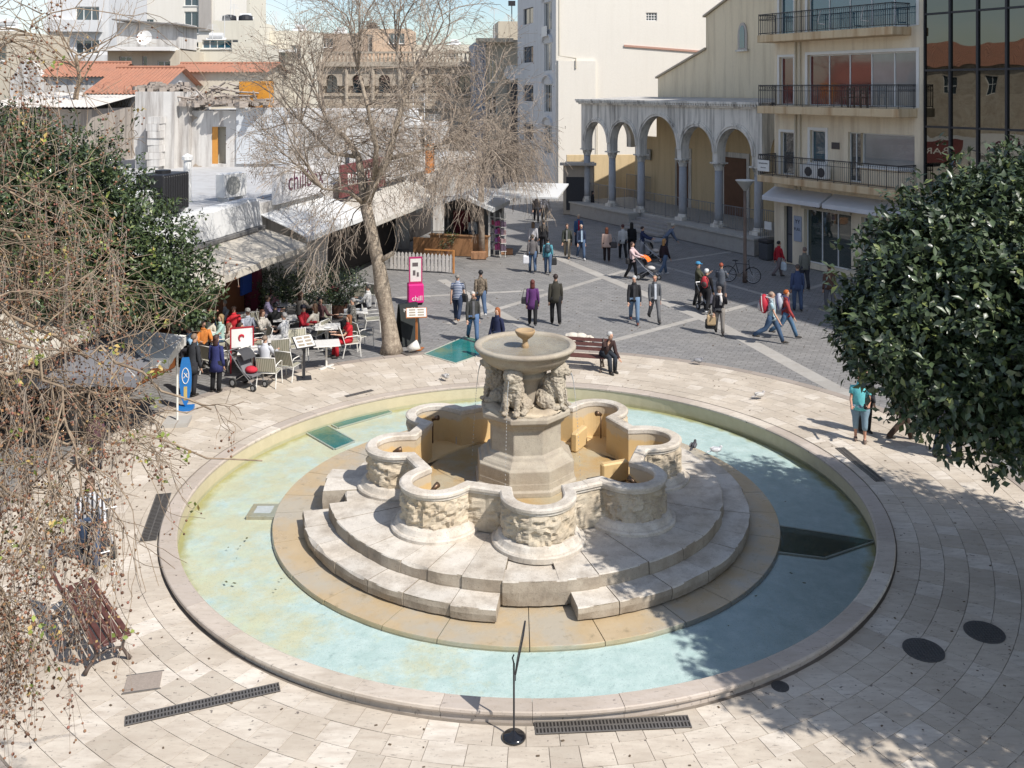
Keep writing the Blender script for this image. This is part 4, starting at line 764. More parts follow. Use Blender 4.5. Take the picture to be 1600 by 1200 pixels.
# tiled-roof houses
def gable(name, u0, u1, v_eave, v_ridge, d, label, mat, dep=7, wins=None, over=.35):
    o = PD(u0, 200, d); o.z = 0; b = bld(name, o, label); f = FR(b, o, (1, 0)); W = f.t(u1); ze, zr = f.z(0, v_eave), f.z(0, v_ridge); hs = [(f.t(w_[0]), f.t(w_[1]), f.z(0, w_[3]), f.z(0, w_[2])) for w_ in (wins or [])]
    m = MB(); holed(m, 0, W, 0, ze, hs, 0, .25); m.quad((W, 0, 0), (W, dep, 0), (W, dep, ze), (W, 0, ze)); m.quad((0, dep, 0), (0, 0, 0), (0, 0, ze), (0, dep, ze)); m.add([(0, 0, ze), (0, dep, ze), (0, dep/2, zr)], [(0, 2, 1)]); m.add([(W, 0, ze), (W, dep, ze), (W, dep/2, zr)], [(0, 1, 2)]); f.put(m, 'wall', mat)
    for h in hs: window(f, *h, 1, 1, .18, plain((.16, .10, .07), .7), glass_mat('dark_room', (.02, .018, .016), .4, .2))
    m = MB(); s = over
    for sg_, y0 in ((1, -s), (-1, dep+s)):
        y1 = dep/2; z0 = ze-(zr-ze)*s/(dep/2); k = int((W+2*s)/.24)
        for i in range(k):
            xa_, xb2 = -s+(W+2*s)*i/k, -s+(W+2*s)*(i+1)/k; xm = (xa_+xb2)/2
            vs = [(xa_, y0, z0), (xm, y0, z0+.07), (xb2, y0, z0), (xa_, y1, zr), (xm, y1, zr+.07), (xb2, y1, zr)]; m.add(vs, [(0, 1, 4, 3), (1, 2, 5, 4)] if sg_ == 1 else [(1, 0, 3, 4), (2, 1, 4, 5)])
    m.tube([(-s, dep/2, zr+.05), (W+s, dep/2, zr+.05)], .13, 6); f.put(m, 'roof', M_TILE); return b, f, W, ze, zr
gable('tiled_house', 146, 236, 143, 104, 56, 'grey plastered house with a sagging red tile roof and three dark windows', M_GREYW, 9, [(158, 171, 197, 232), (184, 195, 198, 235), (218, 228, 200, 237)], .5)
B, f, W, ze, zr = gable('small_tiled_house', 62, 170, 118, 97, 66, 'low house with orange tile roof behind the corrugated shed', M_WHITE2, 6, None); m = MB(); m.extr([(-1.9, 0), (.6, 0), (.6, ze-.6), (-.2, ze+.8), (-.7, ze+1.1), (-1.2, ze+.8), (-1.9, ze-.5)], -.4, .3); f.put(m, 'white_gable', M_WHITE2)
gable('ridge_house', 262, 410, 112, 98, 64, 'house with red tile roof showing above the ruined wall', M_BEIGE, 7)
# corrugated shed left
o = PD(-40, 200, 50); o.z = 0; B = bld('corrugated_shed', o, 'shed with pale corrugated roof and peeling side wall', 'shed'); f = FR(B, o, (1, 0)); W = f.t(150); z0, z1 = f.z(0, 168), f.z(0, 146); m = MB(); m.bx(0, W-.4, .4, 7, 0, z0-.1); f.put(m, 'wall', wall_mat('peeling_wall', (.42, .37, .32), (.15, .13, .12), .8)); m = MB(); k = int(W/.2)
for i in range(k):
    xa_ = W*i/k; xb2 = W*(i+1)/k; xm = (xa_+xb2)/2; m.add([(xa_, -.4, z0), (xm, -.4, z0+.06), (xb2, -.4, z0), (xa_, 7, z1), (xm, 7, z1+.06), (xb2, 7, z1)], [(0, 1, 4, 3), (1, 2, 5, 4)])
f.put(m, 'corrugated_roof', plain((.52, .49, .45), .8, .3, 3))
# ruined white house above the shop roofs
o = PD(226, 200, 50); o.z = 0; B = bld('ruined_house', o, 'half-demolished white house with rubble along its wall tops', 'building'); f = FR(B, o, (1, -.02)); W = f.t(640); zt = f.z(0, 143); tt = f.t
hs = [(tt(331), tt(353), f.z(tt(331), 256), f.z(tt(331), 198)), (tt(538), tt(546), f.z(tt(540), 262), f.z(tt(540), 222))]
m = MB(); holed(m, tt(300), W, 0, zt-1.0, hs, 0, .4); m.quad((tt(300), 0, zt-1), (W, 0, zt-1), (W, 6, zt-1), (tt(300), 6, zt-1)); m.bx(0.001, tt(285), -1.2, 3, 0, zt); m.bx(tt(285)+.003, tt(300), -.5, 3, 0, zt-.5); f.put(m, 'wall', M_WHITE2)
m = MB(); m.bx(tt(445), tt(452), -.15, -.001, 4, zt-1.2); m.bx(tt(370), tt(445), -.1, -.001, f.z(10, 256), f.z(10, 168)); f.put(m, 'sheet_cladding', plain((.56, .58, .60), .6, .15, 2))
m = MB(); m.bx(tt(331)+.01, tt(340), .02, .08, hs[0][2], hs[0][3]); f.put(m, 'door', plain((.55, .25, .05), .5)); m = MB(); m.bx(hs[0][0]-.5, hs[0][1]+1, .41, .5, hs[0][2]-.2, hs[0][3]+.3); f.put(m, 'inner_wall', wall_mat('inner_wall', (.5, .46, .36)))
m = MB(); m.bx(tt(371), tt(418), .3, 1.2, zt-1.0, zt+.55); f.put(m, 'orange_panel', wall_mat('orange_wall', (.60, .27, .04), (.3, .15, .06), .6, 1.5, False))
rb = MB(); random.seed(21)
for i in range(620):
    x = random.uniform(-.2, tt(420)); s = random.uniform(.08, .34)*(1 if random.random() < .85 else 1.6); y = random.uniform(-.9, 2.4); top = zt if x < tt(285) else zt-.75
    rb.box((x, y, top+random.uniform(-.05, .45)*max(0, 1-abs(y-.6)/2.2)+.05), (s, s*.8, s*.6), random.uniform(0, 3))
for i in range(40):
    x = random.uniform(tt(285), tt(400)); a = random.uniform(-.4, .4); p = Vector((x, random.uniform(-.5, 2), zt-.5+random.random()*.7)); rb.tube([p, p+Vector((random.uniform(-1.4, 1.4), random.uniform(-.5, .5), random.uniform(-.1, .5)))], .05, 4)
tag(f.put(rb, 'rubble', stone_mat('rubble_stone', (.36, .31, .27), amt=.6)), None, None, None, 'stuff')
m = MB(); random.seed(4)
for z in range(9): m.box((tt(262)+random.uniform(-.06, .06), -1.6+random.uniform(-.05, .05), 3.9+z*.36), (.75-random.random()*.2, .7, .35), random.uniform(-.1, .1))
f.put(m, 'broken_pillar', M_WHITE2)
M_EXPO = stone_mat('exposed_masonry', (.40, .34, .28), (.13, .11, .09), (.34, .26, .19), .6, .6, .7)
for k in range(16):
    rk = random.Random(300+k); x, z, r = rk.uniform(tt(290), tt(560)), rk.uniform(4.2, zt-1.3), rk.uniform(.2, .75); pts = [(x+r*math.cos(a)*rk.uniform(.5, 1.2), z+r*.7*math.sin(a)*rk.uniform(.5, 1.2)) for a in [2*math.pi*i/11 for i in range(11)]]
    if any(h[0]-.2 < q[0] < h[1]+.2 for h in hs for q in pts) or (tt(366) < x+r and x-r < tt(456)): continue
    m = MB(); m.extr(pts, -.02-.002*k, .02); f.put(m, 'exposed_masonry', M_EXPO)
# ================================================================ shop row on the left
sa, sb_ = P(335, 443, 2.75), P(570, 352, 2.75); e = (sb_-sa).normalized(); n_in = Vector((-e.y, e.x, 0)); o = sa+n_in*2.0; o.z = 0
S = bld('shop_row', o, 'row of low flat-roofed cafe shops with awnings and roof clutter', 'building'); fs = FR(S, o, e); st = fs.t; RZ = 4.25
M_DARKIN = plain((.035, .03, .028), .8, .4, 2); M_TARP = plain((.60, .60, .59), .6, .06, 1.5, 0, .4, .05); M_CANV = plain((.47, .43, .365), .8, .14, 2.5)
m = MB(); m.bx(-14, 34, .3, .5, 0, RZ); m.bx(-14, 34, .5, 22, RZ-.2, RZ); m.bx(6.3, 12.6, -.1, .3, 0, RZ); m.bx(-14, 6.3, .0, .3, 3.2, RZ); m.bx(12.6, 34, -.0, .3, 2.9, RZ); f_o = fs.put(m, 'wall', [M_WHITE2])
m = MB(); m.bx(-14, 34, .48, 22, RZ+.004, RZ+.03); fs.put(m, 'roof_deck', wall_mat('grey_roofing', (.45, .45, .45), (.3, .28, .26), .5, .6, False))
m = MB(); m.bx(-14, 6.25, .26, .298, 0, 3.2); m.bx(12.65, 34, .26, .298, 0, 2.9); fs.put(m, 'interior_shade_sheet', M_DARKIN)  # near-black sheet stands in for the shade inside the open shop fronts
m = MB(); m.bx(-2.2, .8, -.25, .2, 0, 1.1); fs.put(m, 'cafe_counter', plain((.17, .06, .02), .5, .5, 2)); m = MB(); m.bx(3, 5.5, -.02, .22, .3, 2.6); fs.put(m, 'wood_panel', plain((.14, .05, .02), .5, .5, 2))
m = MB(); m.bx(5.2, 5.9, -.1, .2, 1.2, 2.6); fs.put(m, 'blue_poster', plain((.03, .08, .33), .5)); m = MB(); m.bx(5.95, 6.28, -.3, .2, 0, 2.9); fs.put(m, 'maroon_panel', plain((.17, .03, .05), .5))
for k in range(4):
    xa_ = 6.5+k*1.5; m = MB()
    for j in range(22): m.bx(xa_, xa_+1.42, -.16, -.104, .15+j*.118, .15+j*.118+.105)
    fs.put(m, 'roller_shutter', plain((.55, .52, .48), .5, .1, 3))
# white tarp fascia and sloping canvas awnings
def slope(name, x0, x1, prof, mat, th=.03):
    m = MB(); n = max(2, int((x1-x0)/.5)); rs = []
    for i in range(n+1):
        x = x0+(x1-x0)*i/n; sag = .018*math.sin(i*2.1)+.02*math.sin(i*.9); rs.append([(x, y, z-(sag if 0 < k < len(prof)-1 else sag*.3)) for k, (y, z) in enumerate(prof)]+[(x, y, z-th-(sag if 0 < k < len(prof)-1 else sag*.3)) for k, (y, z) in reversed(list(enumerate(prof)))])
    m.rings(rs); return fs.put(m, name, mat, smooth=False)
slope('roof_tarp', -8, 6.3, [(.3, 4.48), (-.08, 4.47), (-.16, 4.38), (-.25, 3.9), (-.30, 3.55)], M_TARP)
m = MB(); m.bx(-8, 6.3, -.42, -.02, 3.38, 3.5); fs.put(m, 'dark_gap_strip', plain((.17, .165, .16), .6))  # added dark strip that draws a shadow gap between fascia and awning
slope('awning', -9, .6, [(-.4, 3.30), (-1.2, 3.04), (-2.0, 2.78), (-2.03, 2.6)], M_CANV)
slope('awning', .65, 6.4, [(-.4, 3.34), (-1.2, 3.1), (-1.95, 2.84), (-1.98, 2.66)], M_CANV)
slope('awning', 6.5, 12.5, [(.0, 3.9), (-1.0, 3.5), (-1.9, 3.1), (-1.92, 2.95)], M_TARP)
slope('awning', 12.6, 23, [(.0, 3.6), (-1.2, 3.1), (-2.1, 2.75), (-2.12, 2.6)], plain((.46, .43, .38), .8, .3, 2))
# signs
m = MB(); m.bx(7.4, 12.0, -.3, -.12, 4.1, 5.5); sg = fs.put(m, 'sign_board', plain((.70, .69, .69), .5, .06, 2)); text('chillbox', 1.05, plain((.12, .03, .07), .5), sg, (10.0, -.31, 4.82), (R_(90), 0, 0))
m = MB(); m.bx(13.2, 18.6, -.5, -.35, 3.7, 5.1); sg = fs.put(m, 'sign_board', plain((.17, .055, .055), .6, .4, 2)); text('BAR  ΤΟΣΤΑΔ', .75, M_WHT, sg, (16.2, -.51, 4.4), (R_(90), 0, 0))
m = MB(); m.bx(18.7, 25, -.5, -.35, 3.9, 5.2); sg = fs.put(m, 'sign_board', plain((.62, .60, .58), .6, .1, 2)); text('CREPERIE', .8, plain((.07, .06, .06), .5), sg, (21.8, -.51, 4.5), (R_(90), 0, 0))
m = MB(); m.bx(25.2, 26.4, -.6, -.4, 3.7, 5.3); fs.put(m, 'orange_sign', plain((.60, .22, .05), .6))
# roof clutter: each machine is a thing of its own on the roof deck
def roof_thing(name, x, y, label, cat): return empty(name, fs.w(x, y, RZ+.03), fs.rz, label, cat)
t = roof_thing('water_tank', 2.9, 1.5, 'black ribbed plastic water tank on the cafe roof', 'tank'); m = MB(); m.bx(-.75, .75, -.5, .5, .15, 1.35)
for i in range(11): m.bx(-.72+i*.135, -.66+i*.135, -.53, .53, .2, 1.3)
m.build('tank_body', plain((.018, .018, .02), .45, .2, 4), t, bevel=.04); m = MB(); m.lathe([(.25, 1.35), (.25, 1.45), (.05, 1.47)], 14); m.build('lid', plain((.018, .018, .02), .45), t); m = MB()
for sx in (-.6, .6): m.bx(sx-.05, sx+.05, -.5, .5, 0, .15)
m.build('stand', M_ALU, t)
def ac_unit(x, y, label, rz=0, sc=1.0):
    t = roof_thing('air_conditioner', x, y, label, 'air conditioner'); t.rotation_euler.z += rz; t.scale = (sc,)*3; m = MB(); m.bx(-.45, .45, -.18, .18, .1, .8); m.build('casing', M_WHT, t, bevel=.02); m = MB(); m.tube([(-.1, -.2, .45), (-.1, -.183, .45)], .27, 18); m.build('fan_grille', plain((.3, .3, .28), .5), t); m = MB(); m.bx(-.35, -.28, -.2, .2, 0, .1); m.bx(.28, .35, -.2, .2, 0, .1); m.build('foot', M_ALU, t)
ac_unit(1.3, 1.25, 'white air conditioner beside the black roof tank', .2, 1.15)
ac_unit(7.0, 1.3, 'square grey-grilled cooling unit standing behind the shop sign', -.3, 1.25)
t = roof_thing('extractor_fan', .4, 1.1, 'grey drum extractor with ducts at the roof edge by the tree', 'fan'); m = MB(); m.tube([(0, -.3, .4), (0, .5, .4)], .36, 16); m.tube([(0, .5, .4), (-.9, .6, .4), (-1.5, .4, .25)], .2, 10); m.build('drum', M_ALU, t, True); m = MB(); m.bx(-.4, .4, -.2, .4, 0, .1); m.build('stand', M_ALU, t)
t = roof_thing('roof_flue', 6.2, 2.6, 'white metal flue post rising from the roof deck', 'flue'); m = MB(); m.lathe([(.14, 0), (.14, 1.5), (.2, 1.52), (.2, 1.65), (.03, 1.75)], 12); m.build('flue_pipe', M_WHT, t)
t = roof_thing('slumped_duct', -1.5, 2.0, 'crumpled white plastic sheet lying on the roof', 'sheet'); m = MB(); rs = []
for i in range(9): rs.append([(i*.28-1.1, j*.25-.8, .16+.14*mnoise.noise((i*.7, j*.8, 2))+.08*mnoise.noise((i*1.9, j*2.1, 5))) for j in range(8)])
m.rings(rs, 0, closed=False); m.build('plastic_sheet', M_TARP, t, True)
for k in range(0):
    random.seed(50+k); t = roof_thing('roof_pipe', random.uniform(8, 24), random.uniform(1, 4), 'thin pipe or cable run laid over the flat shop roofs', 'pipe'); tag(t, None, None, 'pipes on the shop roofs'); m = MB(); y0 = 0; m.tube([(0, 0, .05), (1.5, .6, .06), (3.5, .9, .05)], .035, 5); m.build('pipe', M_ALU, t)
# second low building further down the row with cluttered white walls (beyond the tree)
B, f, W, zt = block('whitewashed_shops', 575, 735, 250, 56, 'whitewashed low shops down the street behind the bare trees', M_WHITE2, 8, [(600, 620, 268, 290, 2), (650, 680, 262, 285, 2)])
B, f, W, zt = block('step_back_house', 520, 690, 195, 72, 'pale house with grey shutters in the middle distance', M_WHITE2, 8, [(530, 545, 205, 228, 1), (570, 590, 205, 232, 2), (620, 640, 205, 232, 2), (655, 675, 205, 232, 2)])

# old houses left of the frame, seen in the mirror glass opposite
def side_house(name, x, y0, y1, h, label, mat, roof):
    t = bld(name, (x, y0), label); f = FR(t, (x, y0), (0, 1)); W = y1-y0; hs = [(W*.12+k*W*.3, W*.12+k*W*.3+1.1, h-2.6, h-.9) for k in range(3)]; m = MB(); holed(m, 0, W, 0, h, hs, 0, .25); shell(m, W, 8, h, 0, 0, 0, .2, 1); f.put(m, 'wall', [mat, M_ROOFG])
    for q in hs: window(f, *q, 2, 2, .15, M_WHT)
    if roof: m = MB(); m.add([(-.4, -.5, h-.1), (W+.4, -.5, h-.1), (W+.4, 4, h+1.9), (-.4, 4, h+1.9), (-.4, 8.5, h-.1), (W+.4, 8.5, h-.1)], [(0, 1, 2, 3), (3, 2, 5, 4)]); f.put(m, 'roof', M_TILE)
side_house('old_stone_house', -30, 36, 47, 10.5, 'old stone house with tile roof mirrored in the glass office', M_STONEW, True); side_house('grey_side_house', -33, 20, 35, 13.5, 'tall grey house beyond the left edge mirrored in the glass office', M_GREYW, True); side_house('pale_side_house', -31, 48, 55, 9, 'small pale house with tile roof mirrored beside the stone house', M_CREAM2, True)
# ================================================================ trees
def np_mesh(name, co, faces, mats, parent=None, smooth=False, loc=None):
    """co (n,3) array, faces (m,k) array of k-gons"""
    me = bpy.data.meshes.new(name); n, k = faces.shape; me.vertices.add(len(co)); me.vertices.foreach_set('co', np.ascontiguousarray(co, dtype=np.float32).ravel())
    me.loops.add(n*k); me.loops.foreach_set('vertex_index', np.ascontiguousarray(faces, dtype=np.int32).ravel()); me.polygons.add(n); me.polygons.foreach_set('loop_start', np.arange(0, n*k, k, dtype=np.int32)); me.polygons.foreach_set('loop_total', np.full(n, k, dtype=np.int32))
    if smooth: me.polygons.foreach_set('use_smooth', np.ones(n, dtype=bool))
    for m in (mats if isinstance(mats, (list, tuple)) else [mats]): me.materials.append(m)
    me.update(); me.validate(); o = bpy.data.objects.new(name, me); COL.objects.link(o); o.parent = parent
    if loc is not None: o.location = loc
    return o
def leaf_mat(name, c0, c1, fresh, rough=.3, spec=.5, fr=.05):
    b = NB(name); r = b.geo.outputs['Random Per Island']; k = b.ramp(r, [(0, c0), (.6, c1), (1-fr-.01, sc_(c1, 1.35)), (1-fr, fresh)]); b.col(k); b.rough(rough); b.spec(spec)
    b.p.inputs['Coat Weight'].default_value = .15; return b.mat
def leaves(pos, ax, nrm, L_, W_, rng):
    """arrays: leaf base, axis direction, blade normal -> folded five-point blades"""
    n = len(pos); ax = ax/np.linalg.norm(ax, axis=1, keepdims=True); side = np.cross(nrm, ax); side /= np.linalg.norm(side, axis=1, keepdims=True)+1e-9; up = np.cross(ax, side)
    l = (L_*rng.uniform(.7, 1.2, n))[:, None]; w_ = (W_*rng.uniform(.8, 1.2, n))[:, None]; droop = rng.uniform(-.25, .05, n)[:, None]
    v = np.stack([pos, pos+ax*l*.5+side*w_*.5+up*l*.07, pos+ax*l*.5+up*l*.0, pos+ax*l*.5-side*w_*.5+up*l*.07, pos+ax*l+up*l*droop], 1).reshape(-1, 3)
    b = np.arange(n)[:, None]*5; f = np.concatenate([b+np.array([0, 2, 1]), b+np.array([0, 3, 2]), b+np.array([1, 2, 4]), b+np.array([2, 3, 4])]); return v, f
def ficus(name, blobs, label, n_cl, per, L_, W_, mat, trunk, seed, grp=None, inner=.42):
    rng = np.random.default_rng(seed); c = np.array([b[0] for b in blobs], float); r = np.array([b[1] for b in blobs], float); wgt = r**2; wgt /= wgt.sum()
    k = rng.choice(len(blobs), n_cl, p=wgt); d = rng.normal(size=(n_cl, 3)); d /= np.linalg.norm(d, axis=1, keepdims=True); rad = np.where(rng.random(n_cl) < inner, rng.uniform(.35, .9, n_cl), np.where(rng.random(n_cl) < .06, rng.uniform(1.08, 1.22, n_cl), rng.uniform(.84, 1.09, n_cl)))
    # lumpy outline
    lump = 1+.17*np.sin(d[:, 0]*9+k)*np.cos(d[:, 1]*8+2*k)+.15*np.sin(d[:, 2]*12+k*1.7)*np.cos(d[:, 0]*10+k); cp = c[k]+d*(r[k]*rad*lump)[:, None]*np.array([1, 1, .92])
    m = n_cl*per; base = np.repeat(cp, per, 0)+rng.normal(size=(m, 3))*L_*.35; out = np.repeat(d, per, 0); ax = out*.55+rng.normal(size=(m, 3))*.75+np.array([0, 0, -.12]); nr = out*.7+np.array([0, 0, .75])+rng.normal(size=(m, 3))*.35
    v, f = leaves(base, ax, nr, L_, W_, rng); root = Vector((trunk[0], trunk[1], gz(trunk[0], trunk[1]))); t = empty(name, root, 0, label, 'tree', grp); v -= np.array(root)
    np_mesh('crown', v, f, mat, t); tag(t.children[0], None, None, None, None)
    tb = MB(); cm = np.array([b[0] for b in blobs]).mean(0)-np.array(root); top = Vector((cm[0]*.25, cm[1]*.25, cm[2]*.55)); tb.tube([(0, 0, -.1), (.04, .02, .5), tuple(top*.6), tuple(top)], [.30, .22, .19, .17], 10)
    for b in blobs: q = Vector(b[0])-root; tb.tube([tuple(top*.85), tuple(top.lerp(q, .5)+Vector((0, 0, .2))), tuple(q)], [.13, .07, .03], 6)
    tb.build('trunk', plain((.20, .17, .14), .9, .3, 8, 0, .2, .5), t, True); return t
def px(u, v, d, r): p = PD(u, v, d); return ((p.x, p.y, p.z), r)
M_FIC = leaf_mat('ficus_leaf', (.020, .033, .014), (.058, .084, .036), (.17, .20, .06), .42, .55, .06)
M_FIC2 = leaf_mat('ficus_leaf_left', (.023, .037, .015), (.058, .084, .031), (.16, .19, .06), .44, .45, .06)  # own leaf greens of the left ficus
ficus('ficus_tree', [px(1565, 430, 14.6, 1.65), px(1455, 470, 14.2, 1.15), px(1392, 530, 14, .74), px(1488, 590, 13.6, .88), px(1590, 640, 13.3, .85), px(1545, 330, 15, .65), px(1610, 310, 15.2, .8), px(1660, 530, 13.4, 1.4), px(1360, 500, 14.2, .45), px(1420, 400, 14.6, .55),
    ((10.2, 16.6, 5.9), 1.7), ((9.2, 14.6, 5.2), 2.1), ((8.7, 12.2, 5.6), 1.5), ((10.5, 13.2, 5.8), 1.9), ((8.6, 11.0, 5.8), 1.0), ((11.2, 15.0, 5.2), 2.2), ((7.2, 14.8, 5.6), 1.3), ((8.9, 17.2, 5.4), .9), ((11.2, 11.4, 5.6), 1.9), ((10, 10.1, 5.8), 1.5), ((12.6, 13.2, 5.5), 2.2), ((8.2, 10.2, 5.9), 1.0), ((12.5, 10.6, 5.6), 1.8)],
    'big dark glossy ficus tree filling the right side in front of the glass office', 29000, 9, .15, .074, M_FIC, (10.2, 14.2), 11)
ficus('ficus_tree', [px(50, 330, 23, 2.25), px(175, 385, 23, 1.7), px(265, 440, 22.6, 1.05), px(110, 425, 22, 1.1), px(-80, 400, 24, 2.4), px(230, 458, 22.3, .62), px(300, 480, 22, .40), px(10, 230, 23.6, 1.1), px(120, 300, 23.4, 1.1)],
    'round sunlit ficus tree beside the cafe awnings', 11500, 8, .135, .062, M_FIC2, (PD(110, 400, 23).x, 23.2), 5)
# -------- bare trees
def grow(m, tips, p, d, L_, r, depth, rnd, droop=.0, wig=.3, nseg=4, br=(2, 3), ratio=.72, spread=.6, rmin=.0025, up=0.0):
    pts = [p]; dv = d.normalized(); side = []
    for i in range(nseg):
        dv = (dv+Vector((rnd.gauss(0, wig), rnd.gauss(0, wig), rnd.gauss(0, wig)))*.5+Vector((0, 0, -droop+up))).normalized(); p = p+dv*(L_/nseg); pts.append(p.copy()); side.append((p.copy(), dv.copy()))
    r1 = max(rmin, r*.62); m.tube(pts, [r+(r1-r)*i/nseg for i in range(nseg+1)], 7 if r > .05 else (5 if r > .018 else 3), cap=False)
    if depth == 0: tips.append((p.copy(), dv.copy())); return
    for k in range(rnd.randint(*br)):
        q, qd = rnd.choice(side[nseg//3:]) if k else (p, dv)
        ax = Vector((rnd.gauss(0, 1), rnd.gauss(0, 1), rnd.gauss(0, 1))); ax = (ax-qd*ax.dot(qd)).normalized(); nd = (qd+ax*spread*rnd.uniform(.6, 1.4)).normalized()
        grow(m, tips, q, nd, L_*ratio*rnd.uniform(.7, 1.2), max(rmin, r1*(.95 if k == 0 else .7)), depth-1, rnd, droop*1.25, wig, nseg, br, ratio, spread, rmin, up*.6)
def m_bark(name, c, dark, sc=9):
    b = NB(name); k = b.mix(b.ramp(b.noise(sc, 6, .7), [(.35, 0), (.65, 1)]), dark, c); k = b.mix(b.ramp(b.voro(sc*1.4), [(.15, .6), (.4, 0)]), k, sc_(c, 1.25)); b.col(k); b.rough(.9); b.spec(.2); b.bump(b.noise(sc*3, 5), .4, .02); return b.mat
M_BARK = m_bark('mottled_bark', (.40, .335, .26), (.19, .15, .115)); M_TWIG = m_bark('grey_twig', (.36, .30, .24), (.21, .165, .13), 4); M_PTWIG = m_bark('pale_twig', (.33, .255, .18), (.18, .13, .09), 6)
rnd = random.Random(3); D0 = on_ground(612, 550).y
def at(u, v, dd=0.0): return PD(u, v, D0+dd)
root = on_ground(612, 550); T1 = empty('bare_street_tree', root, 0, 'leafless tree with mottled trunk and drooping twigs beside the pink sign', 'tree')
m = MB(); off = -Vector(root)
def path(pts, rad, n=12): m.tube([Vector(q)+off for q in pts], rad, n)
path([at(612, 553), at(611, 535), at(607, 505), at(601, 470), at(597, 452), at(596, 440), at(592, 415), at(585, 385), at(578, 350), at(571, 320)], [.40, .29, .25, .235, .27, .24, .21, .20, .19, .185])
limbs = [([at(571, 320), at(566, 285, .2), at(560, 245, .4), at(540, 215, .7), at(510, 190, .9)], [.17, .14, .11, .085, .06]), ([at(571, 320), at(585, 285, -.3), at(606, 248, -.5), at(618, 200, -.6), at(632, 150, -.4), at(650, 112, -.2)], [.16, .14, .12, .10, .08, .05]), ([at(585, 285, -.3), at(588, 230, -.9), at(575, 170, -1.2), at(560, 110, -1.3)], [.10, .08, .06, .045]), ([at(560, 245, .4), at(520, 240, 1), at(470, 190, 1.4)], [.08, .06, .04]), ([at(606, 248, -.5), at(650, 238, -.2), at(690, 225, .2)], [.08, .05, .035]), ([at(618, 200, -.6), at(635, 140, .3), at(620, 80, .8)], [.07, .05, .035]), ([at(590, 410), at(615, 395, -.2)], [.10, .07]), ([at(571, 320), at(545, 300, -1.0), at(505, 295, -1.6)], [.08, .05, .03])]
for pts, rad in limbs: path(pts, rad, 8)
m.build('trunk', M_BARK, T1, True); m = MB(); tips = []
for pts, rad in limbs:
    if pts[0].z < 3.6: continue
    for i in range(1, len(pts)):
        for k in range(4 if i > 1 else 2):
            a = pts[i-1].lerp(pts[i], rnd.random()); dv = Vector((rnd.gauss(0, 1), rnd.gauss(0, 1), rnd.uniform(-.2, .9))); grow(m, tips, a+off, dv, rnd.uniform(1.0, 1.8), .026, 3, rnd, .10, .34, 4, (4, 5), .72, .8, .0050, .10)
    a = pts[-1]; dv = pts[-1]-pts[-2]
    for k in range(5): grow(m, tips, a+off, dv.normalized()+Vector((rnd.gauss(0, .4), rnd.gauss(0, .4), rnd.uniform(0, .6))), rnd.uniform(1.4, 2.1), .036, 3, rnd, .03, .3, 4, (4, 5), .70, .7, .0050, .14)
m.v = [(x, y, z if z > 2.6 else 2.6+(z-2.6)*.25) for x, y, z in m.v]; tag(m.build('twigs', M_TWIG, T1), None, None, None, 'stuff')
# dry seed heads and leaf scraps hanging in the twigs
def scraps(tips, n, size, seed, mat, name, parent, hang=.25):
    rng = np.random.default_rng(seed); k = rng.choice(len(tips), n); p = np.array([tips[i][0] for i in k])+rng.normal(size=(n, 3))*hang*.5; ax = rng.normal(size=(n, 3))*.5+np.array([0, 0, -1]); v, f = leaves(p, ax, rng.normal(size=(n, 3)), size, size*.6, rng); return tag(np_mesh(name, v, f, mat, parent), None, None, None, 'stuff')
scraps(tips, 4500, .055, 2, plain((.18, .12, .09), .9, .3), 'seed_heads', T1)
# second, weeping bare tree by the kiosk
r2 = on_ground(753, 402); T2 = empty('weeping_bare_tree', r2, 0, 'leafless weeping tree with a straight trunk beside the kiosk', 'tree'); m = MB(); dq = r2.y; B2 = lambda u, v, dd=0: PD(u, v, dq+dd)-r2
m.tube([B2(753, 403), B2(752, 340), B2(752, 290), B2(755, 262)], [.17, .15, .14, .12], 9); m.build('trunk', M_TWIG, T2, True); m = MB(); tips = []; rnd = random.Random(8)
for k in range(42):
    a = R_(rnd.uniform(0, 360)); dv = Vector((math.cos(a), math.sin(a)*.8, rnd.uniform(.15, 1.3))); grow(m, tips, B2(754, rnd.uniform(250, 275)), dv, rnd.uniform(1.5, 2.7), .034, 3, rnd, .14, .3, 5, (4, 5), .66, .65, .0068, .05)
for k in range(5): grow(m, tips, B2(755, 262), Vector((rnd.gauss(0, .5), rnd.gauss(0, .4), 1)), 2.2, .04, 2, rnd, .0, .25, 4, (2, 3), .7, .5, .007)
M_TWIG2 = m_bark('brown_twig', (.33, .275, .22), (.19, .15, .12), 4); tag(m.build('twigs', M_TWIG2, T2), None, None, None, 'stuff')
# small pale bare tree by the tiled houses
r3 = PD(116, 200, 53); r3.z = 0; T3 = empty('pale_bare_tree', r3, 0, 'pale leafless tree rising in front of the tiled houses', 'tree'); m = MB(); tips = []; rnd = random.Random(5); bz_ = H-(150-VH)*53/F
m.tube([(0, 0, 0), (.1, 0, bz_), (.3, 0, bz_+1.0), (.1, 0, bz_+2.3)], [.2, .15, .11, .08], 7); m.build('trunk', M_PTWIG, T3); m = MB()
for k in range(11): grow(m, tips, Vector((.25, 0, bz_+rnd.uniform(.6, 2.3))), Vector((rnd.gauss(0, 1), rnd.gauss(0, .6), rnd.uniform(.2, 1.1))), 2.5, .05, 3, rnd, -.02, .25, 4, (2, 3), .72, .6, .010)
tag(m.build('twigs', M_PTWIG, T3), None, None, None, 'stuff')
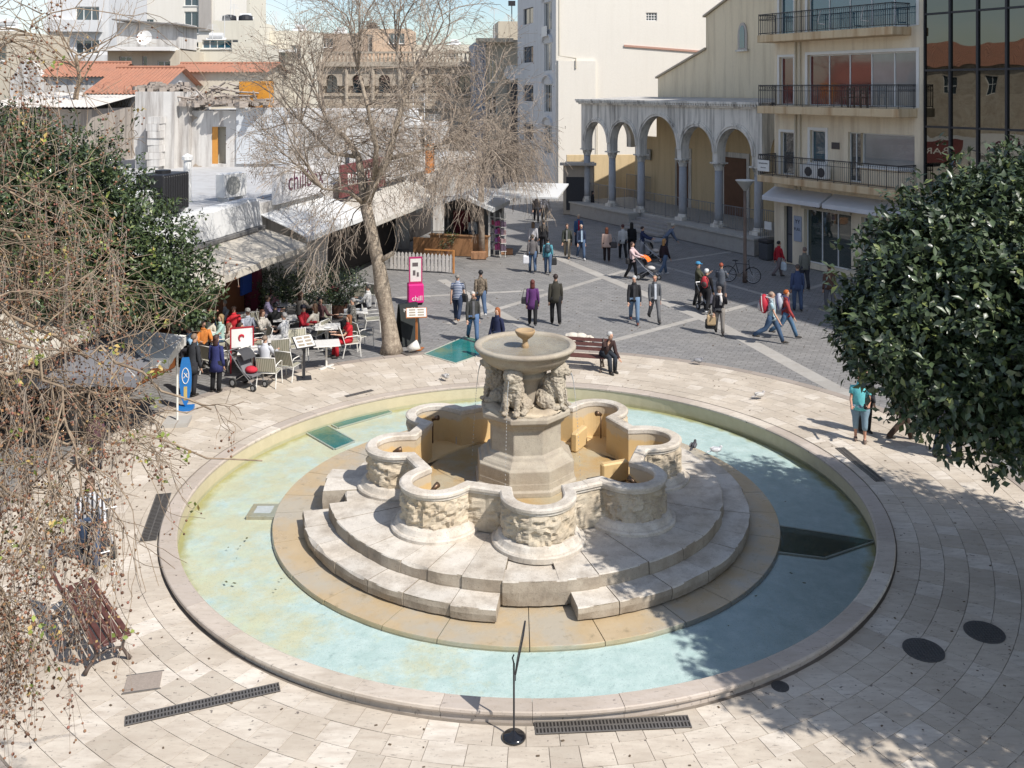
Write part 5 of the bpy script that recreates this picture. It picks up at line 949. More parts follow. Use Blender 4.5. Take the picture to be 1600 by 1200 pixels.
# -------- plane tree hanging into the picture from the near left
PT = empty('plane_tree', (-9.5, 7.2, gz(0, 7.2)), 0, 'near plane tree with pale bare boughs and hanging brown seed balls at the left edge', 'tree'); po = -Vector(PT.location); m = MB(); tips = []; rnd = random.Random(17); BR = []
m.tube([(0, 0, 0), (.1, .1, 2.5), (.2, .2, 5), (0, .3, 8), (.2, .2, 10.5)], [.42, .36, .3, .24, .15], 12)
def bough(pts, rad):
    rad *= .72; q0 = [PD(u, v, d)+po for u, v, d in pts]; q = []
    for a_, b_ in zip(q0, q0[1:]): q += [a_.lerp(b_, k_/4)+Vector((rnd.gauss(0, .035), rnd.gauss(0, .035), rnd.gauss(0, .045))) for k_ in range(4)]
    q.append(q0[-1]); m.tube(q, [rad+(rad*.35-rad)*i/(len(q)-1) for i in range(len(q))], 6); BR.append((q, rad))
boughs = [([(-350, 380, 7.6), (-120, 420, 8), (60, 500, 8.4), (180, 570, 8.8), (330, 640, 9.2)], .035), ([(-350, 480, 7.4), (-60, 560, 7.8), (60, 600, 8.2), (150, 615, 8.8), (220, 640, 9)], .032), ([(-350, 300, 8), (-80, 330, 8.4), (20, 360, 8.8), (90, 420, 9.2), (150, 490, 9.6)], .03), ([(-350, 650, 7), (-60, 720, 7.4), (30, 780, 7.8), (75, 850, 8.0)], .03), ([(-300, 150, 8), (-80, 110, 8.3), (20, 60, 8.6), (70, 20, 8.8)], .022), ([(-350, 560, 8.2), (-40, 640, 8.6), (110, 700, 9), (230, 690, 9.4), (410, 720, 9.8)], .028), ([(-350, 240, 8.6), (-60, 260, 8.8), (10, 300, 9.1), (60, 335, 9.4)], .026), ([(-350, 820, 6.6), (-80, 860, 6.9), (0, 920, 7.2), (25, 985, 7.4)], .026), ([(-350, 740, 7.8), (-20, 780, 8.2), (70, 760, 8.5), (140, 740, 8.8)], .024), ([(-350, 420, 7), (-80, 460, 7.3), (40, 540, 7.6), (100, 640, 7.8), (125, 740, 7.9)], .03), ([(-320, 60, 8.2), (-90, 20, 8.4), (0, -20, 8.6)], .02), ([(-350, 520, 9), (-40, 480, 9.3), (50, 450, 9.6), (130, 470, 10)], .026), ([(-350, 900, 7.4), (-60, 960, 7.7), (30, 1010, 7.9)], .024)]
for pts, rad in boughs: bough(pts, rad); p0 = PD(*pts[0])+po; m.tube([(.15, .2, max(2.5, min(9.5, p0.z-.6))), tuple(Vector((.1, .2, p0.z)).lerp(p0, .5)), tuple(p0)], [.09, .06, rad], 7)
for q, rad in BR:
    for i in range(1, len(q)):
        u0_ = 800+(q[i].x-po.x)*F/(q[i].y-po.y)
        for k in range((1 if rnd.random() < .38 else 0) if u0_ > 200 else (1 if u0_ > 60 or rnd.random() < .45 else 2)):
            a = q[i-1].lerp(q[i], rnd.random()); dv = (q[i]-q[i-1]).normalized()*.6+Vector((rnd.gauss(0, .6), rnd.gauss(0, .6), rnd.gauss(-.05, .6)))
            reach = PD(0, 0, 1); u_ = 800+(a.x-po.x)*F/(a.y-po.y); v_ = VH+(H-(a.z-po.z))*F/(a.y-po.y); lim = (1.0 if u_ < 170 else .55)*(.5 if v_ > 800 else 1)
            grow(m, tips, a, dv, rnd.uniform(.4, .85)*lim, .0085, 2, rnd, .05, .42, 4, (2, 4), .75, .8, .0030)
m.build('boughs', M_PTWIG, PT, True)
# seed balls on thin strings
ico = bmesh.new(); bmesh.ops.create_icosphere(ico, subdivisions=1, radius=1); iv = np.array([v.co for v in ico.verts]); itf = np.array([[v.index for v in f.verts] for f in ico.faces]); ico.free()
rng = np.random.default_rng(4); balls = []; strings = MB()
for (p, dv) in tips:
    up_ = 800+(p.x-po.x)*F/(p.y-po.y); vp = VH+(H-(p.z-po.z))*F/(p.y-po.y)
    if up_ > 500 or rnd.random() < (.22 if up_ < 200 else .6): continue
    nb_ = rnd.choice((2, 3, 4, 6, 9, 13) if up_ < 200 else (1, 2, 3, 4)); a = p
    for k in range(nb_):
        q = p+Vector((rnd.gauss(0, .05), rnd.gauss(0, .05), -.04-.05*k-rnd.random()*.05)); balls.append((q, rnd.uniform(.009, .0145))); strings.tube([a, q], .0018, 3, cap=False); a = q if rnd.random() < .6 else p
bc = np.array([tuple(b[0]) for b in balls]); brd = np.array([b[1] for b in balls]); nbal = len(balls)
v = (bc[:, None, :]+iv[None]*brd[:, None, None]).reshape(-1, 3); f = (np.arange(nbal)[:, None, None]*len(iv)+itf[None]).reshape(-1, 3)
def m_ball():
    b = NB('seed_ball'); r = b.geo.outputs['Random Per Island']; b.col(b.ramp(r, [(0, (.10, .055, .04)), (.45, (.20, .105, .065)), (.75, (.27, .155, .09)), (1, (.30, .13, .10))])); b.rough(.95); b.spec(.1); b.bump(b.noise(260, 2), .7, .004); return b.mat
tag(np_mesh('seed_balls', v, f, m_ball(), PT, True), None, None, None, 'stuff'); tag(strings.build('stalks', M_TWIG, PT), None, None, None, 'stuff')
k = [i for i, t_ in enumerate(tips) if rnd.random() < .07]; P0 = np.array([tips[i][0] for i in k]); P0 = np.repeat(P0, 7, 0)+rng.normal(size=(len(P0)*7, 3))*.03
v, f = leaves(P0, rng.normal(size=P0.shape)+np.array([0, 0, .3]), rng.normal(size=P0.shape)+np.array([0, -.3, 1.2]), .055, .034, rng)
M_YOUNG = leaf_mat('young_leaf', (.13, .17, .035), (.24, .28, .06), (.42, .30, .10), .55, .3, .3); tag(np_mesh('young_leaves', v, f, M_YOUNG, PT), None, None, None, 'stuff')
# dry fallen-back foliage: brown withered leaves caught in the boughs
tl = [i for i, t_ in enumerate(tips) if 800+(t_[0].x-po.x)*F/(t_[0].y-po.y) < 215]; k = rng.choice(tl, 3600); P0 = np.array([tips[i][0] for i in k])+rng.normal(size=(3600, 3))*.06; v, f = leaves(P0, rng.normal(size=P0.shape)+np.array([0, 0, -.6]), rng.normal(size=P0.shape), .032, .02, rng)
tag(np_mesh('dry_leaves', v, f, leaf_mat('dry_leaf', (.13, .075, .04), (.27, .15, .07), (.34, .24, .10), .8, .2, .2), PT), None, None, None, 'stuff')
# -------- shrubs in tubs on the terrace, and a dark shrub far down the street
def shrub(u, v, r, label, seed, n=620, z0=.35):
    g_ = on_ground(u, v); t = empty('potted_shrub', g_, 0, label, 'shrub', 'potted shrubs on the terrace'); rng = np.random.default_rng(seed); d = rng.normal(size=(n, 3)); d /= np.linalg.norm(d, axis=1, keepdims=True); c = d*(r*rng.uniform(.5, 1.08, n)*(1+.2*np.sin(d[:, 0]*6+seed)))[:, None]*np.array([1, 1, .85])+np.array([0, 0, z0+r*.85]); per = 7
    b = np.repeat(c, per, 0)+rng.normal(size=(n*per, 3))*.05; ax = np.repeat(d, per, 0)*.6+rng.normal(size=(n*per, 3))*.7; vv, ff = leaves(b, ax, np.repeat(d, per, 0)+np.array([0, 0, .6]), .09, .04, rng); np_mesh('foliage', vv, ff, M_FIC, t); mm = MB(); mm.lathe([(.22, 0), (.3, .4), (.32, .48), (.27, .48), (.25, .42)], 12); mm.build('tub', plain((.22, .11, .07), .8), t); mm = MB(); mm.tube([(0, 0, .3), (0, 0, z0+r)], .03, 5); mm.build('stem', M_TWIG, t)
shrub(425, 502, .95, 'dark potted shrub under the awning edge, the one nearest the interior', 1); shrub(478, 500, 1.0, 'dark potted shrub in the middle of the planting row on the terrace', 2); shrub(530, 495, .9, 'dark potted shrub on the terrace nearest the bare tree trunk', 3, 560); shrub(700, 398, .5, 'small dark shrub beside the reed counter of the kiosk', 4, 120)

# dead creeper on the tiled house wall
r4 = PD(214, 240, 55.7); r4.z = 0; VN = empty('dead_creeper', r4, 0, 'leafless creeper clinging to the grey tiled house wall', 'creeper'); m = MB(); tips = []; rnd = random.Random(12)
for k in range(9): grow(m, tips, Vector((rnd.uniform(-.9, .6), -.06, rnd.uniform(3.5, 5.2))), Vector((rnd.gauss(0, .35), 0, 1)), 2.2, .035, 3, rnd, -.02, .28, 4, (2, 3), .75, .6, .010)
m.v = [(x, max(-.35, min(-.03, y*.15-.08)), min(z, 8.6)) for x, y, z in m.v]; tag(m.build('stems', M_TWIG, VN), None, None, None, 'stuff')
# ================================================================ street furniture and cafe things
M_WTUBE = plain((.70, .68, .63), .4, .06, 5); M_STRIPE = NB('striped_sling'); _w = M_STRIPE.node('ShaderNodeTexWave'); _w.inputs['Scale'].default_value = 6; _w.bands_direction = 'X'; M_STRIPE.l(M_STRIPE.tcn.outputs['Object'], _w.inputs['Vector']); M_STRIPE.col(M_STRIPE.ramp(_w.outputs['Fac'], [(.3, (.50, .46, .36)), (.6, (.24, .24, .18))])); M_STRIPE.rough(.8); M_STRIPE = M_STRIPE.mat
M_WOODR = plain((.105, .042, .034), .5, .45, 7, 0, .4, .3); M_CAST = plain((.13, .10, .085), .55, .3, 8, .5); M_STEEL = plain((.25, .23, .21), .5, .3, 14, .7)
# grates
def grate(a, b, wd, label, nslot):
    d = (b-a); L_ = d.length; rz = math.atan2(d.y, d.x); c = (a+b)/2; t = empty('drain_grate', (c.x, c.y, gz(c.x, c.y)+.004), rz, label, 'grate', 'drain grates round the pool'); t.rotation_euler = (math.atan(.0225)*math.cos(rz), -math.atan2(gz(b.x, b.y)-gz(a.x, a.y), L_), rz); t.location.z += .004
    m = MB(); hw = wd/2
    for y0, y1 in ((-hw, -hw+.02), (hw-.02, hw), (-.012, .012)): m.bx(-L_/2, L_/2, y0, y1, -.02, .008)
    for i in range(nslot+1): x = -L_/2+L_*i/nslot; m.bx(max(-L_/2, x-.011), min(L_/2, x+.011), -hw+.02, hw-.02, -.02, .006)
    m.build('bars', M_STEEL, t); m = MB(); m.bx(-L_/2, L_/2, -hw, hw, -.02, .0015); m.build('sump', plain((.02, .017, .015), .9), t)
grate(*grates[0], 'long double-row drain grate in front of the pool, near the wooden bench', 46); grate(*grates[1], 'long double-row drain grate in front of the pool, beside the sign stand', 44); grate(*grates[2], 'wide fine-barred drain grate against the left side of the pool rim', 34); grate(*grates[3], 'narrow drain grate on the right of the pool beside the standing people', 34); grate(*grates[4], 'short dark drain slot behind the pool below the menu lectern', 8)
def manhole(p, r, label, rows=9):
    t = empty('manhole_cover', (p.x, p.y, gz(p.x, p.y)+.004), 0, label, 'manhole cover', 'manhole covers'); t.rotation_euler.x = math.atan(.0225); m = MB(); m.lathe([(r, -.02), (r, .006), (r-.03, .008), (.01, .008)], 36); m.build('lid', plain((.10, .095, .092), .6, .3, 20, .4, .4, .8), t)
    m = MB(); s = r*.16
    for i in range(-5, 6):
        for j in range(-5, 6):
            if math.hypot(i*s, j*s) < r*.85: m.box((i*s, j*s, .012), (s*.55, s*.55, .008), .78)
    tag(m.build('stud_pattern', plain((.13, .125, .12), .55, .3, 20, .4), t), None, None, None, 'stuff')
manhole(holes[0], 0, '') if False else None
m_cov = [on_ground(1443, 1016), on_ground(1538, 988), on_ground(1219, 1073)]
manhole(m_cov[0], .30, 'round dark manhole cover in the tree shade, the one nearer the pool'); manhole(m_cov[1], .30, 'round dark manhole cover in the tree shade, the one nearer the picture edge'); manhole(m_cov[2], .125, 'small round drain lid at the foot of the pool rim')
p = on_ground(224, 1066); t = empty('square_cover', (p.x, p.y, gz(p.x, p.y)+.004), R_(14), 'square speckled access cover in the paving beside the wooden bench', 'cover'); m = MB(); m.bx(-.24, .24, -.2, .2, -.02, .007); m.build('plate', plain((.30, .25, .21), .8, .3, 40), t); m = MB(); m.bx(-.26, .26, -.22, -.2, -.02, .006); m.bx(-.26, .26, .2, .22, -.02, .006); m.build('frame', M_STEEL, t)
# benches
def bench(loc, rz, L_, label, legs=2):
    t = empty('park_bench', loc, rz, label, 'bench', 'slatted benches')     # faces -y
    for i in range(5): m = MB(); y = -.24+i*.105; m.bx(-L_/2, L_/2, y-.042, y+.042, .405-.012*abs(i-.5), .44-.012*abs(i-.5)); m.build('seat_slat', M_WOODR, t, bevel=.008)
    for i in range(3): m = MB(); z = .53+i*.125; y = .27+i*.05; m.add([(x, y+dy, z+dz) for x in (-L_/2, L_/2) for dy, dz in ((-.02, -.045), (.015, -.05), (.05, .045), (.015, .05))], [(3, 2, 1, 0), (4, 5, 6, 7), (0, 1, 5, 4), (1, 2, 6, 5), (2, 3, 7, 6), (3, 0, 4, 7)]); m.build('back_slat', M_WOODR, t)
    for i in range(legs):
        x = -L_/2+.14+(L_-.28)*i/(legs-1); m = MB(); m.tube([(x, -.30, 0), (x, -.27, .05), (x, -.19, .2), (x, -.24, .39), (x, .2, .37), (x, .25, .45), (x, .38, .86)], [.04, .03, .026, .028, .028, .03, .022], 6); m.tube([(x, .34, 0), (x, .30, .06), (x, .18, .2), (x, .2, .37)], [.04, .03, .026, .028], 6); m.tube([(x, -.2, .2), (x, 0, .25), (x, .18, .2)], .02, 5); m.build('iron_leg', M_CAST, t, True)
    return t
bench((-6.52, 14.75, gz(0, 14.75)), math.atan2(.62, .78)+R_(90), 2.1, 'dark red slatted bench beside the pool in the near left corner', 3)
pbn = on_ground(912, 576); bench((pbn.x-.35, pbn.y+.1, 0), R_(-14), 2.1, 'red slatted bench behind the fountain with an old person sitting on it')
# sign stand in front
p = on_ground(803, 1153); t = empty('sign_stand', (p.x, p.y, gz(p.x, p.y)+.003), 0, 'thin black iron sign stand on a round base in front of the pool', 'sign stand'); m = MB(); m.lathe([(.155, 0), (.16, .02), (.13, .045), (.05, .06), (.02, .09)], 24); m.build('base', plain((.012, .012, .014), .15, .2, 5, 0, .7), t, True); m = MB(); m.tube([(0, 0, .05), (0, 0, .98)], .013, 8); m.tube([(0, 0, .98), (-.02, .02, 1.04), (0, .06, 1.06)], .01, 6); m.build('post', M_IRON, t); m = MB()
def pp(a, b): return Vector((.02+.10*b+.03*a, -.15+.34*a, .93+.50*b))
for q in (((0, 0), (1, 0)), ((1, 0), (1, 1)), ((1, 1), (0, 1)), ((0, 1), (0, 0))): m.tube([pp(*q[0]), pp(*q[1])], .012, 6)
for e0 in (0, 1): c = pp(e0, .0); m.tube([c+Vector((0, .05*math.cos(a)*(1-a/9), -.05+.05*math.sin(a)*(1-a/9))) for a in [x*.6 for x in range(14)]], .007, 5)
m.build('frame', M_IRON, t); m = MB(); m.add([tuple(pp(*q)+Vector((dx, 0, 0))) for dx in (-.004, .004) for q in ((0.02, .02), (.98, .02), (.98, .98), (.02, .98))], [(0, 1, 2, 3), (7, 6, 5, 4), (1, 0, 4, 5), (2, 1, 5, 6), (3, 2, 6, 7), (0, 3, 7, 4)]); m.build('panel', plain((.55, .54, .5), .4), t)
# cafe chair and table
def make_chair():
    t = empty('cafe_chair', (0, 0, 0), 0, 'x', 'chair', 'white cafe chairs'); m = MB(); w_ = .27    # faces -y
    for s in (-1, 1): m.tube([(s*w_, -.24, .43), (s*w_, -.26, .64), (s*w_, -.18, .665), (s*w_, .18, .65), (s*w_, .24, .60)], .016, 6)
    m.tube([(-w_, -.24, .43), (w_, -.24, .43)], .015, 6); m.tube([(-w_, .22, .41), (w_, .22, .41)], .015, 6); m.tube([(-w_, -.24, .43), (-w_, .22, .41), (-w_, .36, .88), (w_, .36, .88), (w_, .22, .41), (w_, -.24, .43)], .015, 6); m.build('frame', M_WTUBE, t, True)
    for s in (-1, 1):
        m = MB(); m.tube([(s*w_, -.24, .43), (s*(w_+.01), -.27, 0)], .016, 6); m.build('leg', M_WTUBE, t); m = MB(); m.tube([(s*w_, .2, .41), (s*(w_+.01), .30, 0)], .016, 6); m.build('leg', M_WTUBE, t)
    m = MB(); m.add([(x, y, z+dz) for dz in (0, .012) for x, y, z in ((-w_, -.23, .43), (w_, -.23, .43), (w_, .2, .405), (-w_, .2, .405))], [(3, 2, 1, 0), (4, 5, 6, 7), (0, 1, 5, 4), (1, 2, 6, 5), (2, 3, 7, 6), (3, 0, 4, 7)]); m.build('seat', M_STRIPE, t)
    m = MB(); m.add([(x, y+dy, z) for dy in (0, .012) for x, y, z in ((-w_+.01, .235, .46), (w_-.01, .235, .46), (w_-.01, .35, .86), (-w_+.01, .35, .86))], [(0, 1, 2, 3), (7, 6, 5, 4), (1, 0, 4, 5), (2, 1, 5, 6), (3, 2, 6, 7), (0, 3, 7, 4)]); m.build('backrest', M_STRIPE, t); return t
def make_table():
    t = empty('cafe_table', (0, 0, 0), 0, 'x', 'table', 'white cafe tables'); m = MB(); m.bx(-.4, .4, -.4, .4, .715, .745); m.build('table_top', plain((.70, .68, .64), .35, .05), t, bevel=.01); m = MB(); m.tube([(0, 0, .03), (0, 0, .72)], .03, 8); m.build('pedestal', M_WTUBE, t); m = MB(); m.box((0, 0, .02), (.6, .07, .035), .78); m.box((0, 0, .02), (.6, .07, .034), -.78); m.build('foot', M_WTUBE, t); return t
ch0, tb0 = make_chair(), make_table(); first = {'c': True, 't': True}; CT = {}
def put(kind, loc, rz, label):
    src = ch0 if kind == 'c' else tb0
    if first[kind]: o_ = src; first[kind] = False
    else: o_ = copy_tree(src)
    o_.location = loc; o_.rotation_euler = (0, 0, rz); o_['label'] = label; return o_
tabs = [(510, 536, 'bare white cafe table standing out in front beside the menu lectern', .25), (512, 510, 'white cafe table with food between the red-dressed woman and the capped man', .2), (445, 497, 'white cafe table behind the white-haired standing guest', .3), (447, 474, 'white cafe table laid with plates in front of the shrubs', .3), (392, 468, 'bare cafe table in the awning shade', .3), (386, 491, 'bare cafe table between the shaded chairs and the man in red', .3), (338, 515, 'white cafe table with two blue bottles near the parasol', .3), (394, 547, 'white cafe table strewn with papers behind the pushchair', .2), (430, 529, 'white cafe table between the two seated friends', .25), (556, 486, 'white cafe table beside the bare tree trunk', .2), (560, 445, 'far cafe table with orange cloth by the shutters', .2)]
TABP = []
for u, v, l, rz in tabs: q = P(u, v, .74); put('t', (q.x, q.y, 0), rz, l); TABP.append(q)
def cpos(u, v): q = P(u, v, .44); return (q.x, q.y, 0)
chairs = [(421, 578, 175, 'cafe chair with its striped back turned to the viewer, in front of the pushchair table'), (452, 568, 160, 'cafe chair at an angle next to the menu lectern'), (548, 533, 110, 'cafe chair under the woman in the red dress'), (566, 522, 130, 'cafe chair pushed in behind the red dress, nearest the tree trunk'), (582, 497, 100, 'cafe chair with armrests beside the tree trunk'), (466, 540, 20, 'cafe chair facing out at the front white table'), (470, 516, 330, 'cafe chair of the man in red jacket and cap'), (505, 500, 10, 'cafe chair of the guest with black hair'), (413, 483, 60, 'striped cafe chair in the awning shade facing the bare table'), (364, 487, 250, 'striped cafe chair half hidden by the ficus crown'), (400, 512, 20, 'cafe chair behind the woman in sunglasses'), (384, 526, 330, 'cafe chair of the man in the grey cap'), (366, 520, 350, 'cafe chair of the bald man in red'), (436, 548, 200, 'cafe chair of the man in the white shirt'), (405, 535, 300, 'cafe chair turned towards the papers table'), (335, 560, 150, 'cafe chair of the woman in the navy waistcoat'), (318, 548, 30, 'cafe chair under the man in the orange jacket'), (345, 538, 300, 'cafe chair under the woman in the mint cardigan'), (376, 552, 80, 'cafe chair beside the papers table, its back to the parasol'), (300, 530, 60, 'cafe chair half hidden under the parasol edge'), (418, 505, 100, 'cafe chair under the guest in the lilac shirt'), (492, 520, 250, 'cafe chair between the food table and the bare front table'), (556, 462, 200, 'cafe chair with pink cushion by the far table'), (585, 458, 150, 'far empty cafe chair beside the trunk, next to the shutters'), (497, 478, 200, 'empty cafe chair between shrub and laid table'), (533, 474, 160, 'empty cafe chair behind the pink cushion chair')]
for u, v, a, l in chairs: put('c', cpos(u, v), R_(a), l)
# crockery, glasses, bottles, papers lying on the tables
M_CHINA = plain((.74, .73, .70), .25, .04); M_PAPER = plain((.66, .64, .6), .8, .15, 9); M_BOT = glass_mat('blue_bottle', (.01, .03, .14)); random.seed(9)
for ti, (q, tb) in enumerate(zip(TABP, tabs)):
    if ti in (0, 4, 5): continue
    nm = {1: 'the food table', 2: 'the table behind the white-haired guest', 3: 'the laid table in front of the shrubs', 6: 'the table with blue bottles', 7: 'the papers table behind the pushchair', 8: 'the middle table', 9: 'the table beside the tree trunk', 10: 'the far table by the shutters'}[ti]
    for k, kind in enumerate(random.sample(('plate', 'cup', 'menu_sheet', 'glass'), 4)):
        x, y = q.x+random.uniform(-.32, .32), q.y+random.uniform(-.32, .32); m = MB()
        if kind == 'plate': m.lathe([(.05, 0), (.11, .015), (.12, .02), (.05, .008)], 16); mt = M_CHINA
        elif kind == 'cup': m.lathe([(.03, 0), (.045, .08), (.042, .08), (.03, .01)], 12); mt = M_CHINA
        elif kind == 'glass': m.lathe([(.03, 0), (.035, .13), (.031, .13), (.027, .01)], 12); mt = M_CURT
        else: m.box((0, 0, .004), (.21, .29, .004), random.uniform(0, 3)); mt = M_PAPER
        o_ = m.build(kind, mt, loc=(x, y, .747+.002*k)); tag(o_, {'plate': 'small white plate', 'cup': 'white coffee cup', 'menu_sheet': 'loose paper menu sheet', 'glass': 'clear drinking glass'}[kind]+' lying on '+nm, kind.replace('_sheet', ''), 'tableware on the cafe tables')
for k in (-1, 1):
    q = TABP[6]; m = MB(); m.lathe([(.04, 0), (.04, .2), (.015, .26), (.015, .32), (.01, .33)], 12); o_ = m.build('water_bottle', M_BOT, loc=(q.x+k*.06, q.y+.1, .747), smooth=True); tag(o_, 'dark blue bottle on the table near the parasol, '+('the one on its parasol side' if k < 0 else 'the one on its far side'), 'bottle', 'bottles on the cafe table')
# menu lectern, menu board, boards
def lectern(u, v, label, h, bw, bh, post, pm, bm_, rz=0, base=.42, tilt=35):
    p = on_ground(u, v); t = empty('menu_lectern', p, rz, label, 'menu stand'); m = MB(); m.bx(-base/2, base/2, -base/2, base/2, 0, .015); m.build('base', pm, t); m = MB(); m.bx(-post, post, -post, post, .015, h); m.build('post', pm, t)
    m = MB(); m.box((0, 0, 0), (bw, bh, .03)); o_ = m.build('board', bm_, t); o_.location = (0, -.02, h+.05); o_.rotation_euler = (R_(tilt), 0, R_(20)); m = MB()
    for i in range(2):
        for j in range(3): m.box((-bw*.22+i*bw*.44, -bh*.3+j*bh*.3, .017), (bw*.34, bh*.2, .002))
    m.build('menu_print', plain((.28, .24, .19), .6, .5, 30), o_); m = MB(); m.box((0, 0, -.012), (bw+.05, bh+.05, .02)); m.build('frame', pm, o_); return t
lectern(475, 591, 'black menu lectern with an open menu at the edge of the cafe terrace', 1.02, .55, .42, .035, M_IRON, M_PAPER, R_(15))
lectern(651, 545, 'orange wooden menu stand with slanted white menu beside the chalkboard', 1.12, .62, .32, .03, plain((.40, .14, .04), .5, .3), M_PAPER, R_(-12), .4, 45)
p = on_ground(638, 540); t = empty('chalkboard', p+Vector((-.05, .3, 0)), R_(35), 'tall black chalkboard easel by the bare tree trunk', 'board'); 
for s, nm in ((-1, 'front_panel'), (1, 'back_panel')): m = MB(); m.add([(x, s*y+dy, z) for dy in (-.012, .012) for x, y, z in ((-.34, .28, 0), (.34, .28, 0), (.34, .04, 1.32), (-.34, .04, 1.32))], [(0, 1, 2, 3), (7, 6, 5, 4), (1, 0, 4, 5), (2, 1, 5, 6), (3, 2, 6, 7), (0, 3, 7, 4)]); m.build(nm, plain((.02, .024, .024), .7, .4, 7), t)
text('MENU', .16, M_WHT, t, (0, -.115, 1.12), (R_(80), 0, 0), 'chalk_writing')
p = on_ground(649, 474); t = empty('pink_sign_box', p, R_(12), 'bright pink box sign reading chill with a poster frame on top', 'sign'); m = MB(); m.bx(-.3, .3, -.28, .28, .06, .78); m.build('box', plain((.62, .02, .20), .5, .08), t, bevel=.03); text('chill', .27, M_WHT, t, (.04, -.285, .25), (R_(90), 0, 0)); m = MB(); m.bx(-.25, .27, -.03, .03, .79, 1.82); m.build('poster_frame', plain((.40, .03, .13), .5), t); m = MB(); m.bx(-.2, .22, -.036, -.031, .86, 1.75); m.bx(-.2, .22, .031, .036, .86, 1.75); m.build('poster', M_PAPER, t); m = MB(); m.bx(-.1, .0, -.042, -.037, 1.1, 1.3); m.bx(.05, .13, -.042, -.037, 1.05, 1.22); m.bx(-.12, .1, -.042, -.037, 1.45, 1.6); m.build('poster_print', plain((.12, .10, .10), .6), t)
for sx in (-.22, .22): m = MB(); m.bx(sx-.04, sx+.04, -.2, .2, 0, .06); m.build('foot', M_IRON, t)
p = on_ground(372, 588); t = empty('logo_board', p+Vector((0, .4, 0)), R_(20), 'white menu board with a red swirl logo in a red frame behind the pushchair', 'board'); m = MB(); m.bx(-.30, .30, -.03, .03, .75, 1.3); m.build('panel', M_WHT, t); m = MB(); m.bx(-.34, -.30, -.035, .035, 0, 1.34); m.bx(.30, .34, -.035, .035, 0, 1.34); m.bx(-.30, .30, -.034, .034, 1.3, 1.34); m.build('frame', plain((.33, .02, .03), .5), t); m = MB(); m.tube([(.09*math.cos(a)*(.5+a/7), -.035, 1.03+.10*math.sin(a)*(.5+a/7)) for a in [x*.35 for x in range(13)]], [.012+.025*math.sin(math.pi*i/12) for i in range(13)], 6); m.build('swirl_logo', plain((.40, .015, .03), .5), t)
p = on_ground(290, 640); t = empty('surfboard_sign', p, R_(10), 'blue surfboard-shaped standing sign with white oval logo beside the parasol', 'sign'); n = 14; pts = [(-.16*math.sin(math.pi*min(1, .12+.88*(1-i/n)))**.6, 1.5*i/n+.1) for i in range(n+1)]; poly = [(-x, z) for x, z in pts]+[(x, z) for x, z in pts[::-1]]; m = MB(); m.extr([(-x*1.0, z) for x, z in poly][::-1] if False else poly, -.03, .03); m.build('board', plain((.02, .16, .45), .35, .1), t); m = MB(); m.tube([(.09*math.cos(a), -.036, 1.05+.24*math.sin(a)) for a in [x*math.pi/10 for x in range(21)]], .012, 5); m.tube([(-.05, -.036, .98), (.05, -.036, 1.12), (-.04, -.036, 1.14), (.05, -.036, 1.0)], .012, 5); m.build('oval_logo', M_WHT, t); m = MB(); m.bx(-.045, .045, -.036, -.031, .3, .72); m.build('yellow_strip', plain((.5, .38, .14), .5), t); m = MB(); m.bx(-.22, .22, -.16, .16, 0, .1); m.build('base', plain((.02, .16, .45), .4), t); t.scale = (.95, .95, .85)
# parasols
def parasol(u, v, hw, z0, z1, label, mat, rz=0, zoff=(0, 0)):
    p = on_ground(u, v); t = empty('parasol', p, rz, label, 'parasol', 'cafe parasols'); c = Vector((zoff[0], zoff[1], 0)); cs = [Vector((sx*hw, sy*hw, z0))+c for sx, sy in ((-1, -1), (1, -1), (1, 1), (-1, 1))]; ap = c+Vector((0, 0, z1)); m = MB(); N_ = 10
    for k in range(4):
        a, b = cs[k], cs[(k+1) % 4]
        for i in range(N_):
            p0, p1 = a.lerp(b, i/N_), a.lerp(b, (i+1)/N_); s0, s1 = -.05*math.sin(math.pi*i/N_), -.05*math.sin(math.pi*(i+1)/N_); q0, q1 = p0+Vector((0, 0, -s0*1.0)), p1+Vector((0, 0, -s1*1.0)); m.add([q0, q1, ap], [(0, 1, 2)]); m.add([q0, q1, q1-Vector((0, 0, .22+.03*(i % 2))), q0-Vector((0, 0, .22+.03*((i+1) % 2)))], [(3, 2, 1, 0)])
    m.build('canopy', mat, t); m = MB(); m.tube([(0, 0, 0), (0, 0, z0 if zoff != (0, 0) else z1)], .028, 8); m.build('pole', M_WTUBE, t); m = MB()
    for q in cs: m.tube([q, ap-Vector((0, 0, .04))], .014, 4)
    m.build('ribs', M_WTUBE, t); m = MB(); m.box((0, 0, .05), (.6, .6, .1)); m.build('base', plain((.4, .38, .35), .9), t); return t
parasol(277, 662, 1.05, 1.98, 2.45, 'white square parasol under the sunlit ficus beside the blue sign', plain((.62, .60, .56), .8, .08, 2), R_(8), (-1.0, -.2))
parasol(150, 690, 1.3, 1.9, 2.5, 'grey square parasol half hidden by the plane tree boughs', plain((.17, .17, .185), .8, .15, 2), R_(5))
